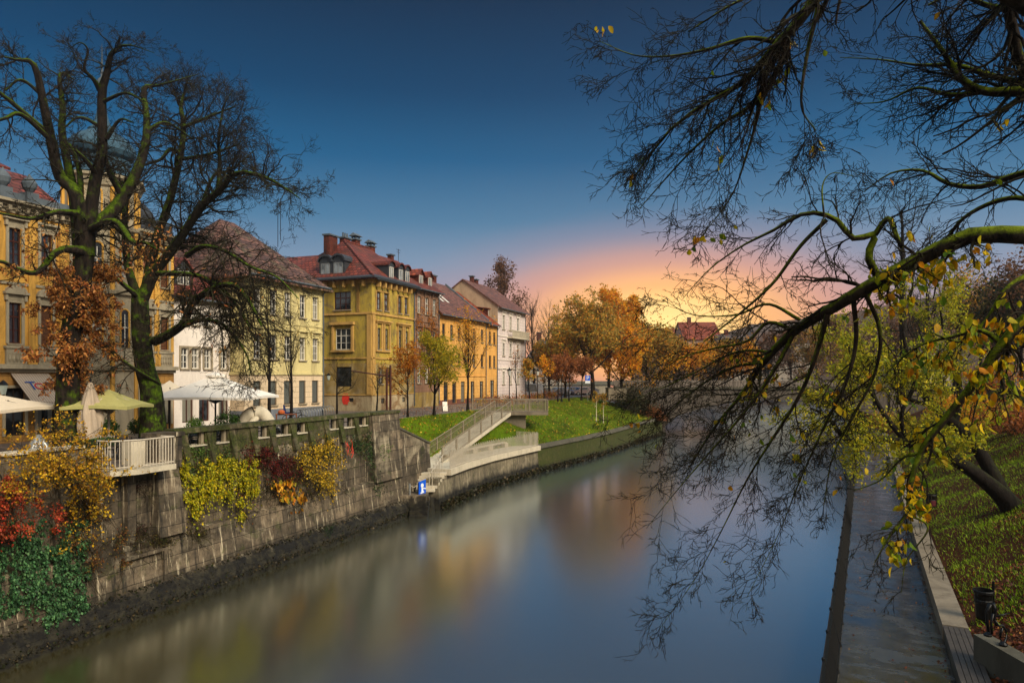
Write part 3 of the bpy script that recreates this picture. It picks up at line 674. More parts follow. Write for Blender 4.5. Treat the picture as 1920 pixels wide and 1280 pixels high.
# the stair ramp and its platform
rp = empty('ramp_bridge', (0,0,0), 0, 'white railed ramp climbing the lawn from the terrace to the street', 'ramp')
A, B = Vector((-5.9,50.3,-3.0)), Vector((-.9,66,-.12)); dv = Vector((B.x-A.x, B.y-A.y, 0)).normalized(); pv = Vector((dv.y, -dv.x, 0))
mb = MB(); h_ = .85
mb.hexa([A-pv*h_-Vector((0,0,.3)), A+pv*h_-Vector((0,0,.3)), B+pv*h_-Vector((0,0,.3)), B-pv*h_-Vector((0,0,.3))], [A-pv*h_, A+pv*h_, B+pv*h_, B-pv*h_]); mb.build('deck', M['pale_stone'], rp)
PF = [Vector((-5.5,66.1,0)), Vector((3.5,66.1,0)), Vector((3.5,68.6,0)), Vector((-5.5,68.6,0))]
mb = MB(); mb.prism(PF, -.42, -.1); mb.build('platform', M['concrete'], rp)
mb = MB(); mb.hexa([(-1.0,67,-2.9),(1.35,67,-2.9),(1.35,68,-2.9),(.3,68,-2.9)], [(-1.6,66.6,-.42),(1.35,66.6,-.42),(1.35,68.4,-.42),(-1.6,68.4,-.42)]); mb.build('pier', M['concrete'], rp)
def rail(a, c, hgt, n_, w=.04, rb=.06):
    mb = MB()
    for i in range(n_+1):
        p = a.lerp(c, i/n_); mb.bar(p+Vector((0,0,.02)), p+Vector((0,0,hgt)), w if i % 12 else .08)
    mb.tube([a+Vector((0,0,hgt)), c+Vector((0,0,hgt))], rb*.6, 5); mb.tube([a+Vector((0,0,.12)), c+Vector((0,0,.12))], rb*.5, 5); mb.tube([a+Vector((0,0,hgt*.62)), c+Vector((0,0,hgt*.62))], .015, 4); return mb
for s_ in (-1, 1): rail(A+pv*s_*.82, B+pv*s_*.82, 1.08, 72, .028).build('railing', M['rail_metal'], rp)
rail(Vector((.15,66.15,-.1)), Vector((3.45,66.15,-.1)), 1.15, 26, .03).build('railing', M['rail_metal'], rp)
rail(Vector((3.45,66.15,-.1)), Vector((3.45,68.55,-.1)), 1.15, 20, .03).build('railing', M['rail_metal'], rp)
rail(Vector((-4,68.55,-.1)), Vector((3.45,68.55,-.1)), 1.15, 50, .03).build('railing', M['rail_metal'], rp)

# ---------------- right bank
m, n, l, b = newmat('wet_concrete')
v = objvec(n, l); t = noise(n, l, .5, 7, .72, v, .4); t2 = noise(n, l, 11, 5, .7, v); s = n.new('ShaderNodeSeparateXYZ'); l(v, s.inputs[0])
wv = n.new('ShaderNodeMapping'); wv.inputs['Scale'].default_value = (.8, .4, 1); l(v, wv.inputs[0]); t5 = noise(n, l, 1.6, 5, .65, wv.outputs[0], .3)
seam = mathn(n, l, 'LESS_THAN', mathn(n, l, 'FRACT', mathn(n, l, 'MULTIPLY', s.outputs[0], 1/1.6)), .018)
cc = mixc(n, l, frange(n, l, t.outputs[0], .35, .65), S(34,30,26), S(68,62,54)); cc = mixc(n, l, frange(n, l, t2.outputs[0], .35, .7, .5, 0), cc, S(28,24,20)); cc = mixc(n, l, seam, cc, (.005,.005,.005,1))
l(cc, b.inputs['Base Color']); l(frange(n, l, t5.outputs[0], .4, .6, .1, .32), b.inputs['Roughness']); b.inputs['Specular IOR Level'].default_value = 1.0; b.inputs['IOR'].default_value = 1.9
bump(n, l, b, mathn(n, l, 'ADD', mathn(n, l, 'MULTIPLY', t2.outputs[0], .3), mathn(n, l, 'MULTIPLY', t5.outputs[0], .25)), .2, .03); M['wet'] = m
RTH = math.atan2(.8888, .4583)
def RE(name, label=None, cat=None, kind=None):
    e = empty(name, (0,0,0), RTH, label, cat)
    return e
# local frame of RE: x along the river, y = -q
ZK = -4.5
mb = MB()
for i in range(60): x = 2+i*2.0; mb.quad((x,.66,ZK),(x,-2.1,ZK),(x+2.0,-2.1,ZK),(x+2.0,.66,ZK))
o = mb.build('walkway', M['wet']); o.location = (0,0,0); o.rotation_euler = (0,0,RTH); tag(o, kind='structure')
wk = RE('walkway_wall', 'dark mossy river wall carrying the wet footpath', 'wall')
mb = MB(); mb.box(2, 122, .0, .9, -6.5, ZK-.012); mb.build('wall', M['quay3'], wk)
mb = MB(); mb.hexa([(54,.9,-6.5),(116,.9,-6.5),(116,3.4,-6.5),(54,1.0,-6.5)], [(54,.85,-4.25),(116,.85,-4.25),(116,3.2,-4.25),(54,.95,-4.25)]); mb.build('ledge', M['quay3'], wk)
fe = RE('railing_fence', 'long black iron railing between the footpath and the river', 'railing')
mb = MB(); x = 8.0
while x < 112:
    mb.bar((x,.62,ZK), (x,.86,ZK+1.0), .02); x += .14 if x < 60 else .28
for z, y in ((.08,.64),(1.0,.86),(.9,.835)): mb.bar((8,y,ZK+z), (112,y,ZK+z), .045)
mb.build('bars', M['iron'], fe)
for i in range(52):
    x = 8+i*2.0; mb = MB(); mb.bar((x,.6,ZK), (x,.87,ZK+1.05), .055); mb.lathe([(.0,.0),(.045,.02),(.045,.06),(0,.09)], (x,.87,ZK+1.03), 6); mb.build('post', M['iron'], fe)
be = RE('seat_wall', 'long low concrete seat wall beside the wet footpath, its near end decked in dark slats', 'bench')
mb = MB(); x = 24.0
while x < 100:
    L_ = 3.2; mb.box(x+.01, x+L_-.01, -2.74, -2.08, -4.6, -4.05); x += L_
mb.build('seat', M['concrete'], be)
mb = MB(); mb.box(12, 23.98, -2.7, -2.12, -4.6, -4.18); mb.build('base', M['concrete_dark'], be)
for k in range(5): mb = MB(); mb.box(12, 23.96, -2.74+k*.134, -2.74+k*.134+.118, -4.15, -4.06); mb.build('slat', M['wood_slat'], be)
# slope
def rs_pt(x, q):
    u = (q-2.74)/11.5; z = -4.32+6.1*(u*.85+.15*u*u)+.09*math.sin(x*.8+q)+.07*math.sin(x*1.9-q*2.1)
    return (x, -q, z if q > 2.8 else -4.32)
mb = MB(); xs = [4+i*.8 for i in range(150)]; qs = [2.74+i*.575 for i in range(21)]
vs = [rs_pt(x, q) for x in xs for q in qs]; k = len(qs)
mb.add(vs, [(i*k+j, i*k+j+1, (i+1)*k+j+1, (i+1)*k+j) for i in range(len(xs)-1) for j in range(k-1)])
o = mb.build('right_bank_slope', M['slope'], smooth=True); o.location = (0,0,0); o.rotation_euler = (0,0,RTH); tag(o, kind='structure')
mb = MB(); mb.quad((-60,-14.2,1.75),(-60,-170,1.75),(300,-170,1.75),(300,-14.2,1.75)); mb.quad((123,-14.2,1.75),(300,-14.2,1.75),(300,-2,1.75),(123,-2,1.75))
o = mb.build('park_ground', M['far']); o.location = (0,0,0); o.rotation_euler = (0,0,RTH); tag(o, kind='structure')
M['litter'] = leafmat('fallen_leaf', [(110,52,24),(84,40,20),(136,72,30),(60,34,22),(150,100,40),(70,46,30),(96,44,26)], .1)
N = 90000; x = 14+rng.random(N)**1.9*70; q = 2.8+rng.random(N)*11.2; g_ = np.sin(x*.35+q*.6)+np.sin(x*.13-q*.9)+(x-27)*.08
keep = g_+rng.normal(0, .6, N) < .35; x, q = x[keep], q[keep]; C = np.array([rs_pt(a, b_) for a, b_ in zip(x, q)]); C[:, 2] += .02
flat = rng.normal(size=C.shape)*np.array([1, 1, .25]); V, Q = leaves(C, .095, .75, flat, 0, .5)
o = np_mesh('fallen_leaves', V, Q, M['litter']); o.location = (0,0,0); o.rotation_euler = (0,0,RTH); tag(o, 'brown and rusty fallen leaves covering the right river bank', 'leaves', kind='stuff')
N = 70000; cx = 16+rng.random(260)*70; cq = 3.2+rng.random(260)*10.5; w_ = rng.integers(0, 260, N); x = cx[w_]+rng.normal(0, .55, N); q = np.clip(cq[w_]+rng.normal(0, .4, N), 2.85, 14)
far = rng.random(N) < .7; x = np.where(far, 25+rng.random(N)**1.2*75, x); q = np.where(far, 2.9+rng.random(N)*11, q)
C = np.array([rs_pt(a, b_) for a, b_ in zip(x, q)]); V, Q = leaves(C, .13, .17, np.tile([.1,.3,1.], (N,1)), 0, .6)
M['blade2'] = leafmat('bank_blades', [(110,146,14),(136,168,24),(66,96,12),(150,172,34)], .3)
o = np_mesh('grass', V, Q, M['blade2']); o.location = (0,0,0); o.rotation_euler = (0,0,RTH); tag(o, 'green grass tufts on the right river bank', 'grass', kind='stuff')
# leaves blown on the path
N = 500; x = 17+rng.random(N)**1.3*40; q = np.where(rng.random(N) < .6, 2.05-np.abs(rng.normal(0, .18, N)), rng.uniform(-.5, 2.0, N)); C = np.stack([x, -q, np.full(N, ZK+.012)], 1)
V, Q = leaves(C, .07, .7, rng.normal(size=(N,3))*np.array([1,1,.08]), 0, .5); o = np_mesh('path_leaves', V, Q, M['litter']); o.location = (0,0,0); o.rotation_euler = (0,0,RTH); tag(o, 'scattered leaves stuck to the wet footpath', 'leaves', kind='stuff')
# low street wall at the top of the slope
rw = RE('park_wall', 'low stone wall with rails along the top of the right bank', 'wall')
mb = MB(); mb.box(20, 130, -14.6, -14.2, 1.2, 2.35); mb.build('wall', M['stone'], rw)
mb = MB()
for i in range(45): mb.bar((22+i*2.4,-14.4,2.35), (22+i*2.4,-14.4,3.15), .06)
for z in (2.75, 3.12): mb.bar((20,-14.4,z), (130,-14.4,z), .05)
mb.build('rail', M['grey_metal'], rw)
# concrete wing wall
ww = empty('wing_wall', (0,0,0), 0, 'square edged concrete wing wall at the near end of the seat wall', 'wall')
mb = MB(); mb.hexa([(12.1,17.9,-6),(11.95,9,-6),(12.35,9,-6),(12.5,17.9,-6)], [(12.1,17.9,-3.4),(11.95,9,-3.4),(12.35,9,-3.4),(12.5,17.9,-3.4)]); mb.build('wall', M['concrete_dark'], ww)
# iron ornament
io = empty('iron_sculpture', (0,0,0), 0, 'black forged iron figure of curled hoops on the concrete wing wall', 'sculpture')
def pt(px, py, D=17.2): return P(px, py, D)
mb = MB(); mb.tube([pt(1854,1186),pt(1851,1165),pt(1850,1145),pt(1856,1132),pt(1863,1131),pt(1866,1142),pt(1864,1160),pt(1868,1172)], [.035,.04,.04,.045,.045,.04,.035,.03], 7); mb.tube([pt(1860,1188,17.0),pt(1858,1168,17.0),pt(1862,1150,17.0)], .03, 6); mb.build('figure', M['iron'], io, True)
mb = MB(); mb.tube([pt(1864,1160),pt(1872,1172),pt(1880,1172),pt(1886,1180),pt(1887,1196),pt(1883,1206),pt(1878,1204),pt(1875,1190),pt(1879,1176)], .032, 7); mb.tube([pt(1866,1155),pt(1880,1152),pt(1893,1149)], [.025,.02,.012], 6); mb.build('hoop', M['iron'], io, True)
for (px, py) in ((1852,1190),(1881,1208)): c = pt(px, py, 17.1); mb = MB(); mb.lathe([(.0,-.02),(.09,-.02),(.1,.02),(.05,.07),(0,.08)], c, 10); mb.build('foot', M['iron'], io)
def make_bin(loc, label, red=False):
    t = empty('litter_bin', loc, 0, label, 'litter bin')
    mb = MB(); mb.lathe([(.17,0),(.2,.05),(.25,.75),(.27,.8),(.27,.86),(.24,.86),(.22,.7),(.1,.65)], n=16); mb.build('bin', M['iron'], t, False)
    mb = MB(); mb.lathe([(.275,.80),(.285,.82),(.285,.88),(.275,.9),(.255,.9),(.255,.8)], n=16); mb.lathe([(.232,.5),(.245,.52),(.25,.6),(.24,.62)], n=16); mb.build('rim', M['black'], t)
    mb = MB(); mb.bar((.3,0,-.2), (.3,0,1.15), .06); mb.build('post', M['iron'], t)
    if red:
        mb = MB()
        for k in range(5): q = -2.0+k*.2; mb.box(.245*math.cos(q)-.05, .245*math.cos(q)+.05, .245*math.sin(q)-.03, .245*math.sin(q)+.0, .3, .6)
        mb.build('sticker', plain('sticker', (88,24,34), .6), t)
make_bin((P(1844,0,20.8).x, 20.8, -4.05), 'black perforated litter bin near the iron sculpture')
make_bin((P(1745,0,37.6).x, 37.6, -4.05), 'small dark litter bin with a red sticker farther along the bank', True)

# bridge
M['bridge'] = plaster('bridge_stone', (92,84,76), (40,36,32), .8); M['bridge_rail'] = plaster('bridge_rail', (120,110,100), (60,54,48), .7)
br_ = empty('stone_bridge', (0,0,0), 0, 'grey concrete arch bridge with a balustrade crossing the river', 'bridge')
x0, x1, d0, d1 = 23.5, 58.0, 105.0, 116.0
mb = MB(); k = 28; ztop = 1.35
arch = [(x0+(x1-x0)*i/k, -4.4+4.1*math.sin(math.pi*(i/k))**.55) for i in range(k+1)]
for (xa, za), (xb, zb) in zip(arch, arch[1:]):
    mb.hexa([(xa,d0,za),(xb,d0,zb),(xb,d1,zb),(xa,d1,za)], [(xa,d0,ztop),(xb,d0,ztop),(xb,d1,ztop),(xa,d1,ztop)])
mb.box(x0-6, x0, d0-.3, d1, -6.5, ztop); mb.box(x1, x1+10, d0-.3, d1, -6.5, ztop); mb.build('arch', M['bridge'], br_)
mb = MB(); mb.box(x0-6.3, x1+10, d0-.25, d0+.25, ztop, ztop+.28); mb.box(x0-6.3, x1+10, d1-.5, d1, ztop, ztop+.28); mb.build('cornice', M['concrete_dark'], br_)
mb = MB()
for x_ in np.arange(x0-6, x1+10, .42): mb.box(x_, x_+.16, d0-.08, d0+.08, ztop+.28, ztop+1.12)
mb.box(x0-6.3, x1+10, d0-.16, d0+.16, ztop+1.12, ztop+1.3); mb.box(x0-6.3, x1+10, d1-.4, d1-.1, ztop+.28, ztop+1.3); mb.build('balustrade', M['bridge_rail'], br_)
mb = MB(); mb.box(x0-6, x1+10, d0+.2, d1-.5, ztop-.01, ztop+.05); mb.build('deck', M['street'], br_)
# ------------------------------------------------------------------ buildings
def facade(mb, fm, w, z0, z1, holes, bands, depth=.22):
    """wall sheet in a frame fm(u, v, z) with rectangular openings and their reveals; bands = [(ztop, material index)]"""
    us = sorted({0, w}|{h[0] for h in holes}|{h[1] for h in holes}); zs = sorted({z0, z1}|{h[2] for h in holes}|{h[3] for h in holes}|{b_[0] for b_ in bands if z0 < b_[0] < z1})
    us = [u for u in us if 0 <= u <= w]; zs = [z for z in zs if z0 <= z <= z1]
    for ua, ub in zip(us, us[1:]):
        for za, zb in zip(zs, zs[1:]):
            cu, cz = (ua+ub)/2, (za+zb)/2
            if any(h[0] < cu < h[1] and h[2] < cz < h[3] for h in holes): continue
            mi = next((i for t_, i in bands if cz < t_), bands[-1][1])
            mb.quad(fm(ua,0,za), fm(ub,0,za), fm(ub,0,zb), fm(ua,0,zb), mi)
    for h in holes:
        a, b_, c, d = h[:4]; cz = (c+d)/2; mi = next((i for t_, i in bands if cz < t_), bands[-1][1])
        mb.quad(fm(a,0,c), fm(a,depth,c), fm(a,depth,d), fm(a,0,d), mi); mb.quad(fm(b_,0,d), fm(b_,depth,d), fm(b_,depth,c), fm(b_,0,c), mi)
        mb.quad(fm(a,0,c), fm(b_,0,c), fm(b_,depth,c), fm(a,depth,c), mi); mb.quad(fm(a,depth,d), fm(b_,depth,d), fm(b_,0,d), fm(a,0,d), mi)
WINC = {}
def window(parent, loc, rz, w, h, style='casement', frame='white_wood', glass='glass', sill='stone', surround=None, ped=None, name='window', open_=0):
    key = (round(w, 1), round(h, 1), style, frame, glass, sill, surround, ped)
    w, h = w, h
    if key not in WINC:
        f = MB(); t = .07
        f.box(-w/2, -w/2+t, .10, .17, 0, h); f.box(w/2-t, w/2, .10, .17, 0, h); f.box(-w/2+t, w/2-t, .10, .17, h-t, h); f.box(-w/2+t, w/2-t, .10, .17, 0, t)
        if style in ('casement', 'triple', 'shop'):
            n_ = {'casement': 2, 'triple': 3, 'shop': 2}[style]; th = h*(.66 if style != 'shop' else .8)
            for i in range(1, n_): x = -w/2+w*i/n_; f.box(x-t*.5, x+t*.5, .103, .167, t, h-t)
            f.box(-w/2+t, w/2-t, .095, .165, th-.04, th+.04)
            if style != 'shop':
                for i in range(n_):
                    xa, xb = -w/2+w*i/n_+t, -w/2+w*(i+1)/n_-t; f.box(xa, xb, .12, .15, th*.5-.02, th*.5+.02)
        mf = f.mesh('window', M[frame])
        p = MB()
        if style == 'shutter':
            p.box(-w/2+t, w/2-t, .125, .15, t, h-t)
            k = max(3, int((h-2*t)/.16))
            for i in range(k): z = t+(h-2*t)*i/k; p.box(-w/2+t*1.1, w/2-t*1.1, .108, .127, z, z+.06)
        else: p.box(-w/2+t, w/2-t, .14, .15, t, h-t)
        mp_ = p.mesh('pane', M[glass])
        ms_ = None
        if sill: q = MB(); q.box(-w/2-.1, w/2+.1, -.12, .1, -.09, -.001); ms_ = q.mesh('sill', M[sill])
        mu = None
        if surround:
            q = MB(); e = .14; q.box(-w/2-e, -w/2-.003, -.06, .02, .0, h+e); q.box(w/2+.003, w/2+e, -.06, .02, .0, h+e); q.box(-w/2-.003, w/2+.003, -.06, .02, h+.003, h+e)
            if ped:
                q.box(-w/2-.28, w/2+.28, -.24, .02, h+.42, h+.54); q.box(-w/2-.14, w/2+.14, -.05, .02, h+.15, h+.42)
                for sx in (-1, 1): q.box(sx*(w/2+.16)-.06, sx*(w/2+.16)+.06, -.16, .02, h+.1, h+.42)
                if ped == 'tri':
                    q.add([(-w/2-.26,-.2,h+.54),(w/2+.26,-.2,h+.54),(0,-.2,h+.82),(-w/2-.26,.02,h+.54),(w/2+.26,.02,h+.54),(0,.02,h+.82)], [(0,1,2),(5,4,3),(0,2,5,3),(2,1,4,5),(1,0,3,4)])
                if ped == 'arch':
                    k = 8; a = [((w/2+.2)*math.cos(math.pi*i/k), .34*math.sin(math.pi*i/k)) for i in range(k+1)]
                    vs = [(x, -.2, h+.54+z) for x, z in a]+[(x, .02, h+.54+z) for x, z in a]
                    q.add(vs, [tuple(range(k+1)), tuple(reversed(range(k+1, 2*k+2)))]+[(i, k+1+i, k+2+i, i+1) for i in range(k)])
            mu = q.mesh('surround', M[surround])
        WINC[key] = (mf, mp_, ms_, mu)
    mf, mp_, ms_, mu = WINC[key]
    o = inst(name, mf, parent, loc, rz); inst('pane', mp_, o)
    if ms_: inst('sill', ms_, o)
    if mu: inst('surround', mu, o)
    return o
def gable_roof(mb, w, dep, ze, zr, ridge_o, over=.45, t=.18, xo=(.25,.25)):
    a, b_ = -xo[0], w+xo[1]; sl_ = (zr-ze)/ridge_o; zo = ze-over*sl_*.6
    mb.slab([(a,-over,zo),(b_,-over,zo),(b_,ridge_o,zr),(a,ridge_o,zr)], t); sb = 2*ridge_o
    mb.slab([(a,ridge_o,zr),(b_,ridge_o,zr),(b_,sb+over,zo),(a,sb+over,zo)], t)
def house(label, name, s0, s1, o, dep, ze, zr, ro, wins, mats, bands, roofm, left_wins=(), cornice='stone', over=.45, left=True, hip=False, winkw={}, belt=(), ghip=None, pro=.0, cat='building', roof_xo=(.2,.2), gutter=True):
    """river-facing front: wins = [(u centre, z0, z1, width, kwargs)]"""
    loc = fr(XB, s0, o); w = s1-s0; e = empty(name, loc, TH, label, cat)
    mb = MB(); F = lambda u, v, z: (u, v, z); Lf = lambda u, v, z: (v, dep-u, z)
    facade(mb, F, w, 0, ze, [(u-ww/2, u+ww/2, z0, z1) for u, z0, z1, ww, k in wins], bands)
    facade(mb, Lf, dep, 0, ze, [(u-ww/2, u+ww/2, z0, z1) for u, z0, z1, ww, k in left_wins], bands)
    lm = len(bands)
    mb.quad((w,0,0), (w,dep,0), (w,dep,ze), (w,0,ze), bands[-1][1]); mb.quad((w,dep,0), (0,dep,0), (0,dep,ze), (w,dep,ze), bands[-1][1])
    mb.quad((0,0,ze-.01), (w,0,ze-.01), (w,dep,ze-.01), (0,dep,ze-.01), bands[-1][1])
    if not hip:
        for x in (0, w): mb.add([(x,0,ze),(x,2*ro,ze),(x,ro,zr-.05)], [(0,1,2)], bands[-1][1])
    mb.box(.3, w-.3, .5, dep-.5, 0.02, .04, 0)
    inner = MB(); inner.box(.35, w-.35, .6, .62, .05, ze-.1); 
    mb.build('wall', [M[k] for k in mats], e); inner.build('interior', M['black'], e)
    mb = MB()
    if isinstance(hip, tuple):
        hl, hr = hip; ov = over; z_ = ze-.3; A_, B_, C_, D_ = (-ov,-ov,z_), (w+ov,-ov,z_), (w+ov,2*ro+ov,z_), (-ov,2*ro+ov,z_); R1, R2 = (hl,ro,zr), (w-hr,ro,zr)
        mb.slab([A_, B_, R2, R1], .16); mb.slab([C_, D_, R1, R2], .16); mb.slab([D_, A_, R1], .16); mb.slab([B_, C_, R2], .16)
    elif hip:
        ov = over; z_ = ze-.12; A_, B_, C_, D_ = (-ov,-ov,z_), (w+.2,-ov,z_), (w+.2,2*ro+ov,z_), (-ov,2*ro+ov,z_); R1, R2 = (hip,ro,zr), (w+.2,ro,zr)
        mb.slab([A_, B_, R2, R1], .14); mb.slab([D_, A_, R1], .14); mb.slab([C_, D_, R1, R2], .14)
    else: gable_roof(mb, w, dep, ze, zr, ro, over, xo=roof_xo)
    rf = mb.build('roof', M[roofm], e)
    if hip and not isinstance(hip, tuple):
        mb = MB(); mb.tube([(-over,-over,ze-.05), (hip,ro,zr+.05)], .1, 6); mb.tube([(hip,ro,zr+.05), (w,ro,zr+.05)], .1, 6); mb.build('ridge_tiles', M[roofm], rf)
    for u, z0, z1, ww, k in wins:
        kk = dict(winkw); kk.update(k); window(e, (u, 0, z0), 0, ww, z1-z0, **kk)
    for u, z0, z1, ww, k in left_wins:
        kk = dict(winkw); kk.update(k); window(e, (0, dep-u, z0), -math.pi/2, ww, z1-z0, **kk)
    if cornice:
        mb = MB(); c = ze
        for (z0, z1, p) in ((c-.55, c-.38, .08), (c-.38, c-.22, .18), (c-.22, c-.08, .3)):
            mb.box(-p if left else 0, w, -p, .01, z0, z1)
            if left: mb.box(-p, .01, .012, dep, z0, z1)
        mb.build('cornice', M[cornice], e)
    for z0, z1, p in belt:
        mb = MB(); mb.box(-p, w, -p, .01, z0, z1); mb.box(-p, .01, .012, dep, z0, z1); mb.build('string_course', M[cornice or 'stone'], e)
    if gutter:
        mb = MB(); sl_ = (zr-ze)/ro; zg = ze-over*sl_*.6-.12 if not hip else ze-.2
        mb.tube([(-roof_xo[0],-over-.04,zg), (w+roof_xo[1],-over-.04,zg)], .07, 6); mb.tube([(w-.1,-over-.04,zg), (w-.1,-.1,zg-.45), (w-.1,-.1,.2)], .05, 6); mb.build('gutter', M['zinc'], e)
    return e, rf
def dormer(rf, x, y, z, w, h, d, wallm, roofm, style='arch', glass='glass', frame='white_wood', rz=0):
    e = MB(); e.box(-w/2, w/2, 0, d, 0, h)
    loc = (x, y, z)
    if style == 'arch':
        k = 8; pr = [(w/2*math.cos(math.pi*i/k), h+w*.42*math.sin(math.pi*i/k)) for i in range(k+1)]
        e.add([(a, 0, c) for a, c in pr]+[(a, d, c) for a, c in pr], [tuple(range(k+1))]+[(i, k+1+i, k+2+i, i+1) for i in range(k)])
        o = inst('dormer', e.mesh('dormer', M[wallm]), rf, loc, rz)
        q = MB(); pr2 = [((w/2+.14)*math.cos(math.pi*i/k), h+.02+(w*.42+.14)*math.sin(math.pi*i/k)) for i in range(k+1)]
        vs = [(a, -.18, c) for a, c in pr2]+[(a, d, c) for a, c in pr2]+[(a*.86, -.18, h+(c-h)*.75) for a, c in pr2]
        q.add(vs, [(i, k+1+i, k+2+i, i+1) for i in range(k)]+[(2*(k+1)+i, i, i+1, 2*(k+1)+i+1) for i in range(k)])
    elif style == 'gable':
        e.add([(-w/2,0,h),(w/2,0,h),(0,0,h+w*.5)], [(0,1,2)]); o = inst('dormer', e.mesh('dormer', M[wallm]), rf, loc, rz)
        q = MB(); a = w/2+.2; q.slab([(-a,-.2,h-.12),(0,-.2,h+w*.5+.06),(0,d,h+w*.5+.06),(-a,d,h-.12)], .08); q.slab([(0,-.2,h+w*.5+.06),(a,-.2,h-.12),(a,d,h-.12),(0,d,h+w*.5+.06)], .08)
    else:
        o = inst('dormer', e.mesh('dormer', M[wallm]), rf, loc, rz); q = MB(); a = w/2+.2; q.slab([(-a,-.25,h),(a,-.25,h),(a,d+.2,h+.5),(-a,d+.2,h+.5)], .09)
    return o, q, roofm
def add_dormer(rf, house_e, x, y, z, w, h, d, wallm, roofm, style='arch', glass='glass', frame='white_wood', rz=0):
    o, q, rm = dormer(rf, x, y, z, w, h, d, wallm, roofm, style, glass, frame, rz)
    # three levels at most: dormer is a part of the house, window and cap its pieces
    o.parent = house_e; q.build('dormer_roof', M[rm], o)
    f = MB(); t = .06; ww, hh = w*.72, h*.86; z0 = h*.06
    for a, b_, c, d_ in ((-ww/2, -ww/2+t, z0, z0+hh), (ww/2-t, ww/2, z0, z0+hh), (-ww/2, ww/2, z0+hh-t, z0+hh), (-ww/2, ww/2, z0, z0+t), (-t/2, t/2, z0, z0+hh)): f.box(a, b_, -.05, -.003, c, d_)
    f.build('window_frame', M[frame], o); f = MB(); f.box(-ww/2+t, ww/2-t, -.03, -.006, z0+t, z0+hh-t); f.build('pane', M[glass], o)
    return o
def chimney(rf, x, y, z0, z1, w=.9, d=.6, cap=True, m_='brick', pots=0):
    mb = MB(); mb.box(x-w/2, x+w/2, y-d/2, y+d/2, z0, z1); o = mb.build('chimney', M[m_], rf)
    o.parent = rf
    mb = MB(); mb.box(x-w/2-.12, x+w/2+.12, y-d/2-.12, y+d/2+.12, z1, z1+.14)
    if cap == 'roof': 
        for sx in (-1, 1):
            for sy in (-1, 1): mb.box(x+sx*(w/2-.08)-.06, x+sx*(w/2-.08)+.06, y+sy*(d/2-.08)-.06, y+sy*(d/2-.08)+.06, z1+.14, z1+.4)
        mb.add([(x-w/2-.2,y-d/2-.2,z1+.4),(x+w/2+.2,y-d/2-.2,z1+.4),(x+w/2+.2,y+d/2+.2,z1+.4),(x-w/2-.2,y+d/2+.2,z1+.4),(x-w/2-.1,y,z1+.75),(x+w/2+.1,y,z1+.75)], [(3,2,1,0),(0,1,5,4),(2,3,4,5),(1,2,5),(3,0,4)])
    for i in range(pots): mb.lathe([(.1,0),(.09,.4),(.11,.45)], (x-w/2+w*(i+.5)/pots, y, z1+.14), 8)
    mb.build('chimney_cap', M['zinc'], rf); return o

M['p_yellow'] = plaster('palace_yellow', (208,158,74), (96,68,34), .9); M['p_grey'] = plaster('palace_grey', (158,146,122), (76,66,52), .7)
M['p_base'] = plaster('palace_base', (168,124,66), (70,50,30), .8, lines=True)
M['w_white'] = plaster('white_plaster', (226,214,200), (150,132,118), .45); M['b3_y'] = plaster('cream_yellow', (208,192,134), (124,108,74), .95); M['b3_g'] = plaster('cream_pink', (214,190,156), (140,116,88), .45, lines=True); M['b3_p'] = plaster('plinth_grey', (112,116,122), (70,70,70), .5)
M['b3_side'] = plaster('side_grey', (150,138,108), (84,76,58), .6)
M['b4_y'] = plaster('ochre_green', (176,150,64), (84,70,46), 1.0, patch=(130,112,72)); M['b4_g'] = plaster('ochre_base', (150,124,66), (84,68,48), .9, patch=(160,140,100)); M['b4_p'] = plaster('peeled_plinth', (178,160,126), (104,80,56), .9, patch=(130,104,72)); M['b4_trim'] = plaster('ochre_trim', (190,150,84), (96,70,40), .8)
M['b5'] = plaster('brown_brick_plaster', (136,104,82), (84,54,40), .7, lines=True); M['b6'] = plaster('orange_plaster', (216,160,84), (140,96,48), .75); M['b6_g'] = plaster('orange_base', (220,166,90), (120,74,40), .6, lines=True)
M['b6_p'] = plaster('brown_plinth', (112,72,58), (60,40,34), .6); M['b7'] = plaster('pinkish_white', (214,198,190), (150,130,124), .5, lines=True); M['b7_side'] = plaster('beige_gable', (186,160,130), (112,90,70), .8)
M['t_red'] = tiles('red_tiles', (136,62,46), (108,52,42), moss=.25); M['t_brown'] = tiles('brown_tiles', (128,88,72), (96,66,56), moss=.6); M['t_rose'] = tiles('rose_tiles', (142,92,78), (112,74,66), moss=.2); M['t_orange'] = tiles('orange_tiles', (168,78,44), (130,60,40)); M['t_grey'] = tiles('grey_tiles', (112,96,88), (84,74,70))
M['copper'] = plaster('dome_metal', (62,88,104), (28,40,50), .8); M['slate'] = plain('slate', (56,58,62), .6, var=.2)

def cols(pxs, s0, o=0.0): return [s_px(p, o)-s0 for p in pxs]
def zp(px, py, o=0.0): return z_px(px, py, o)

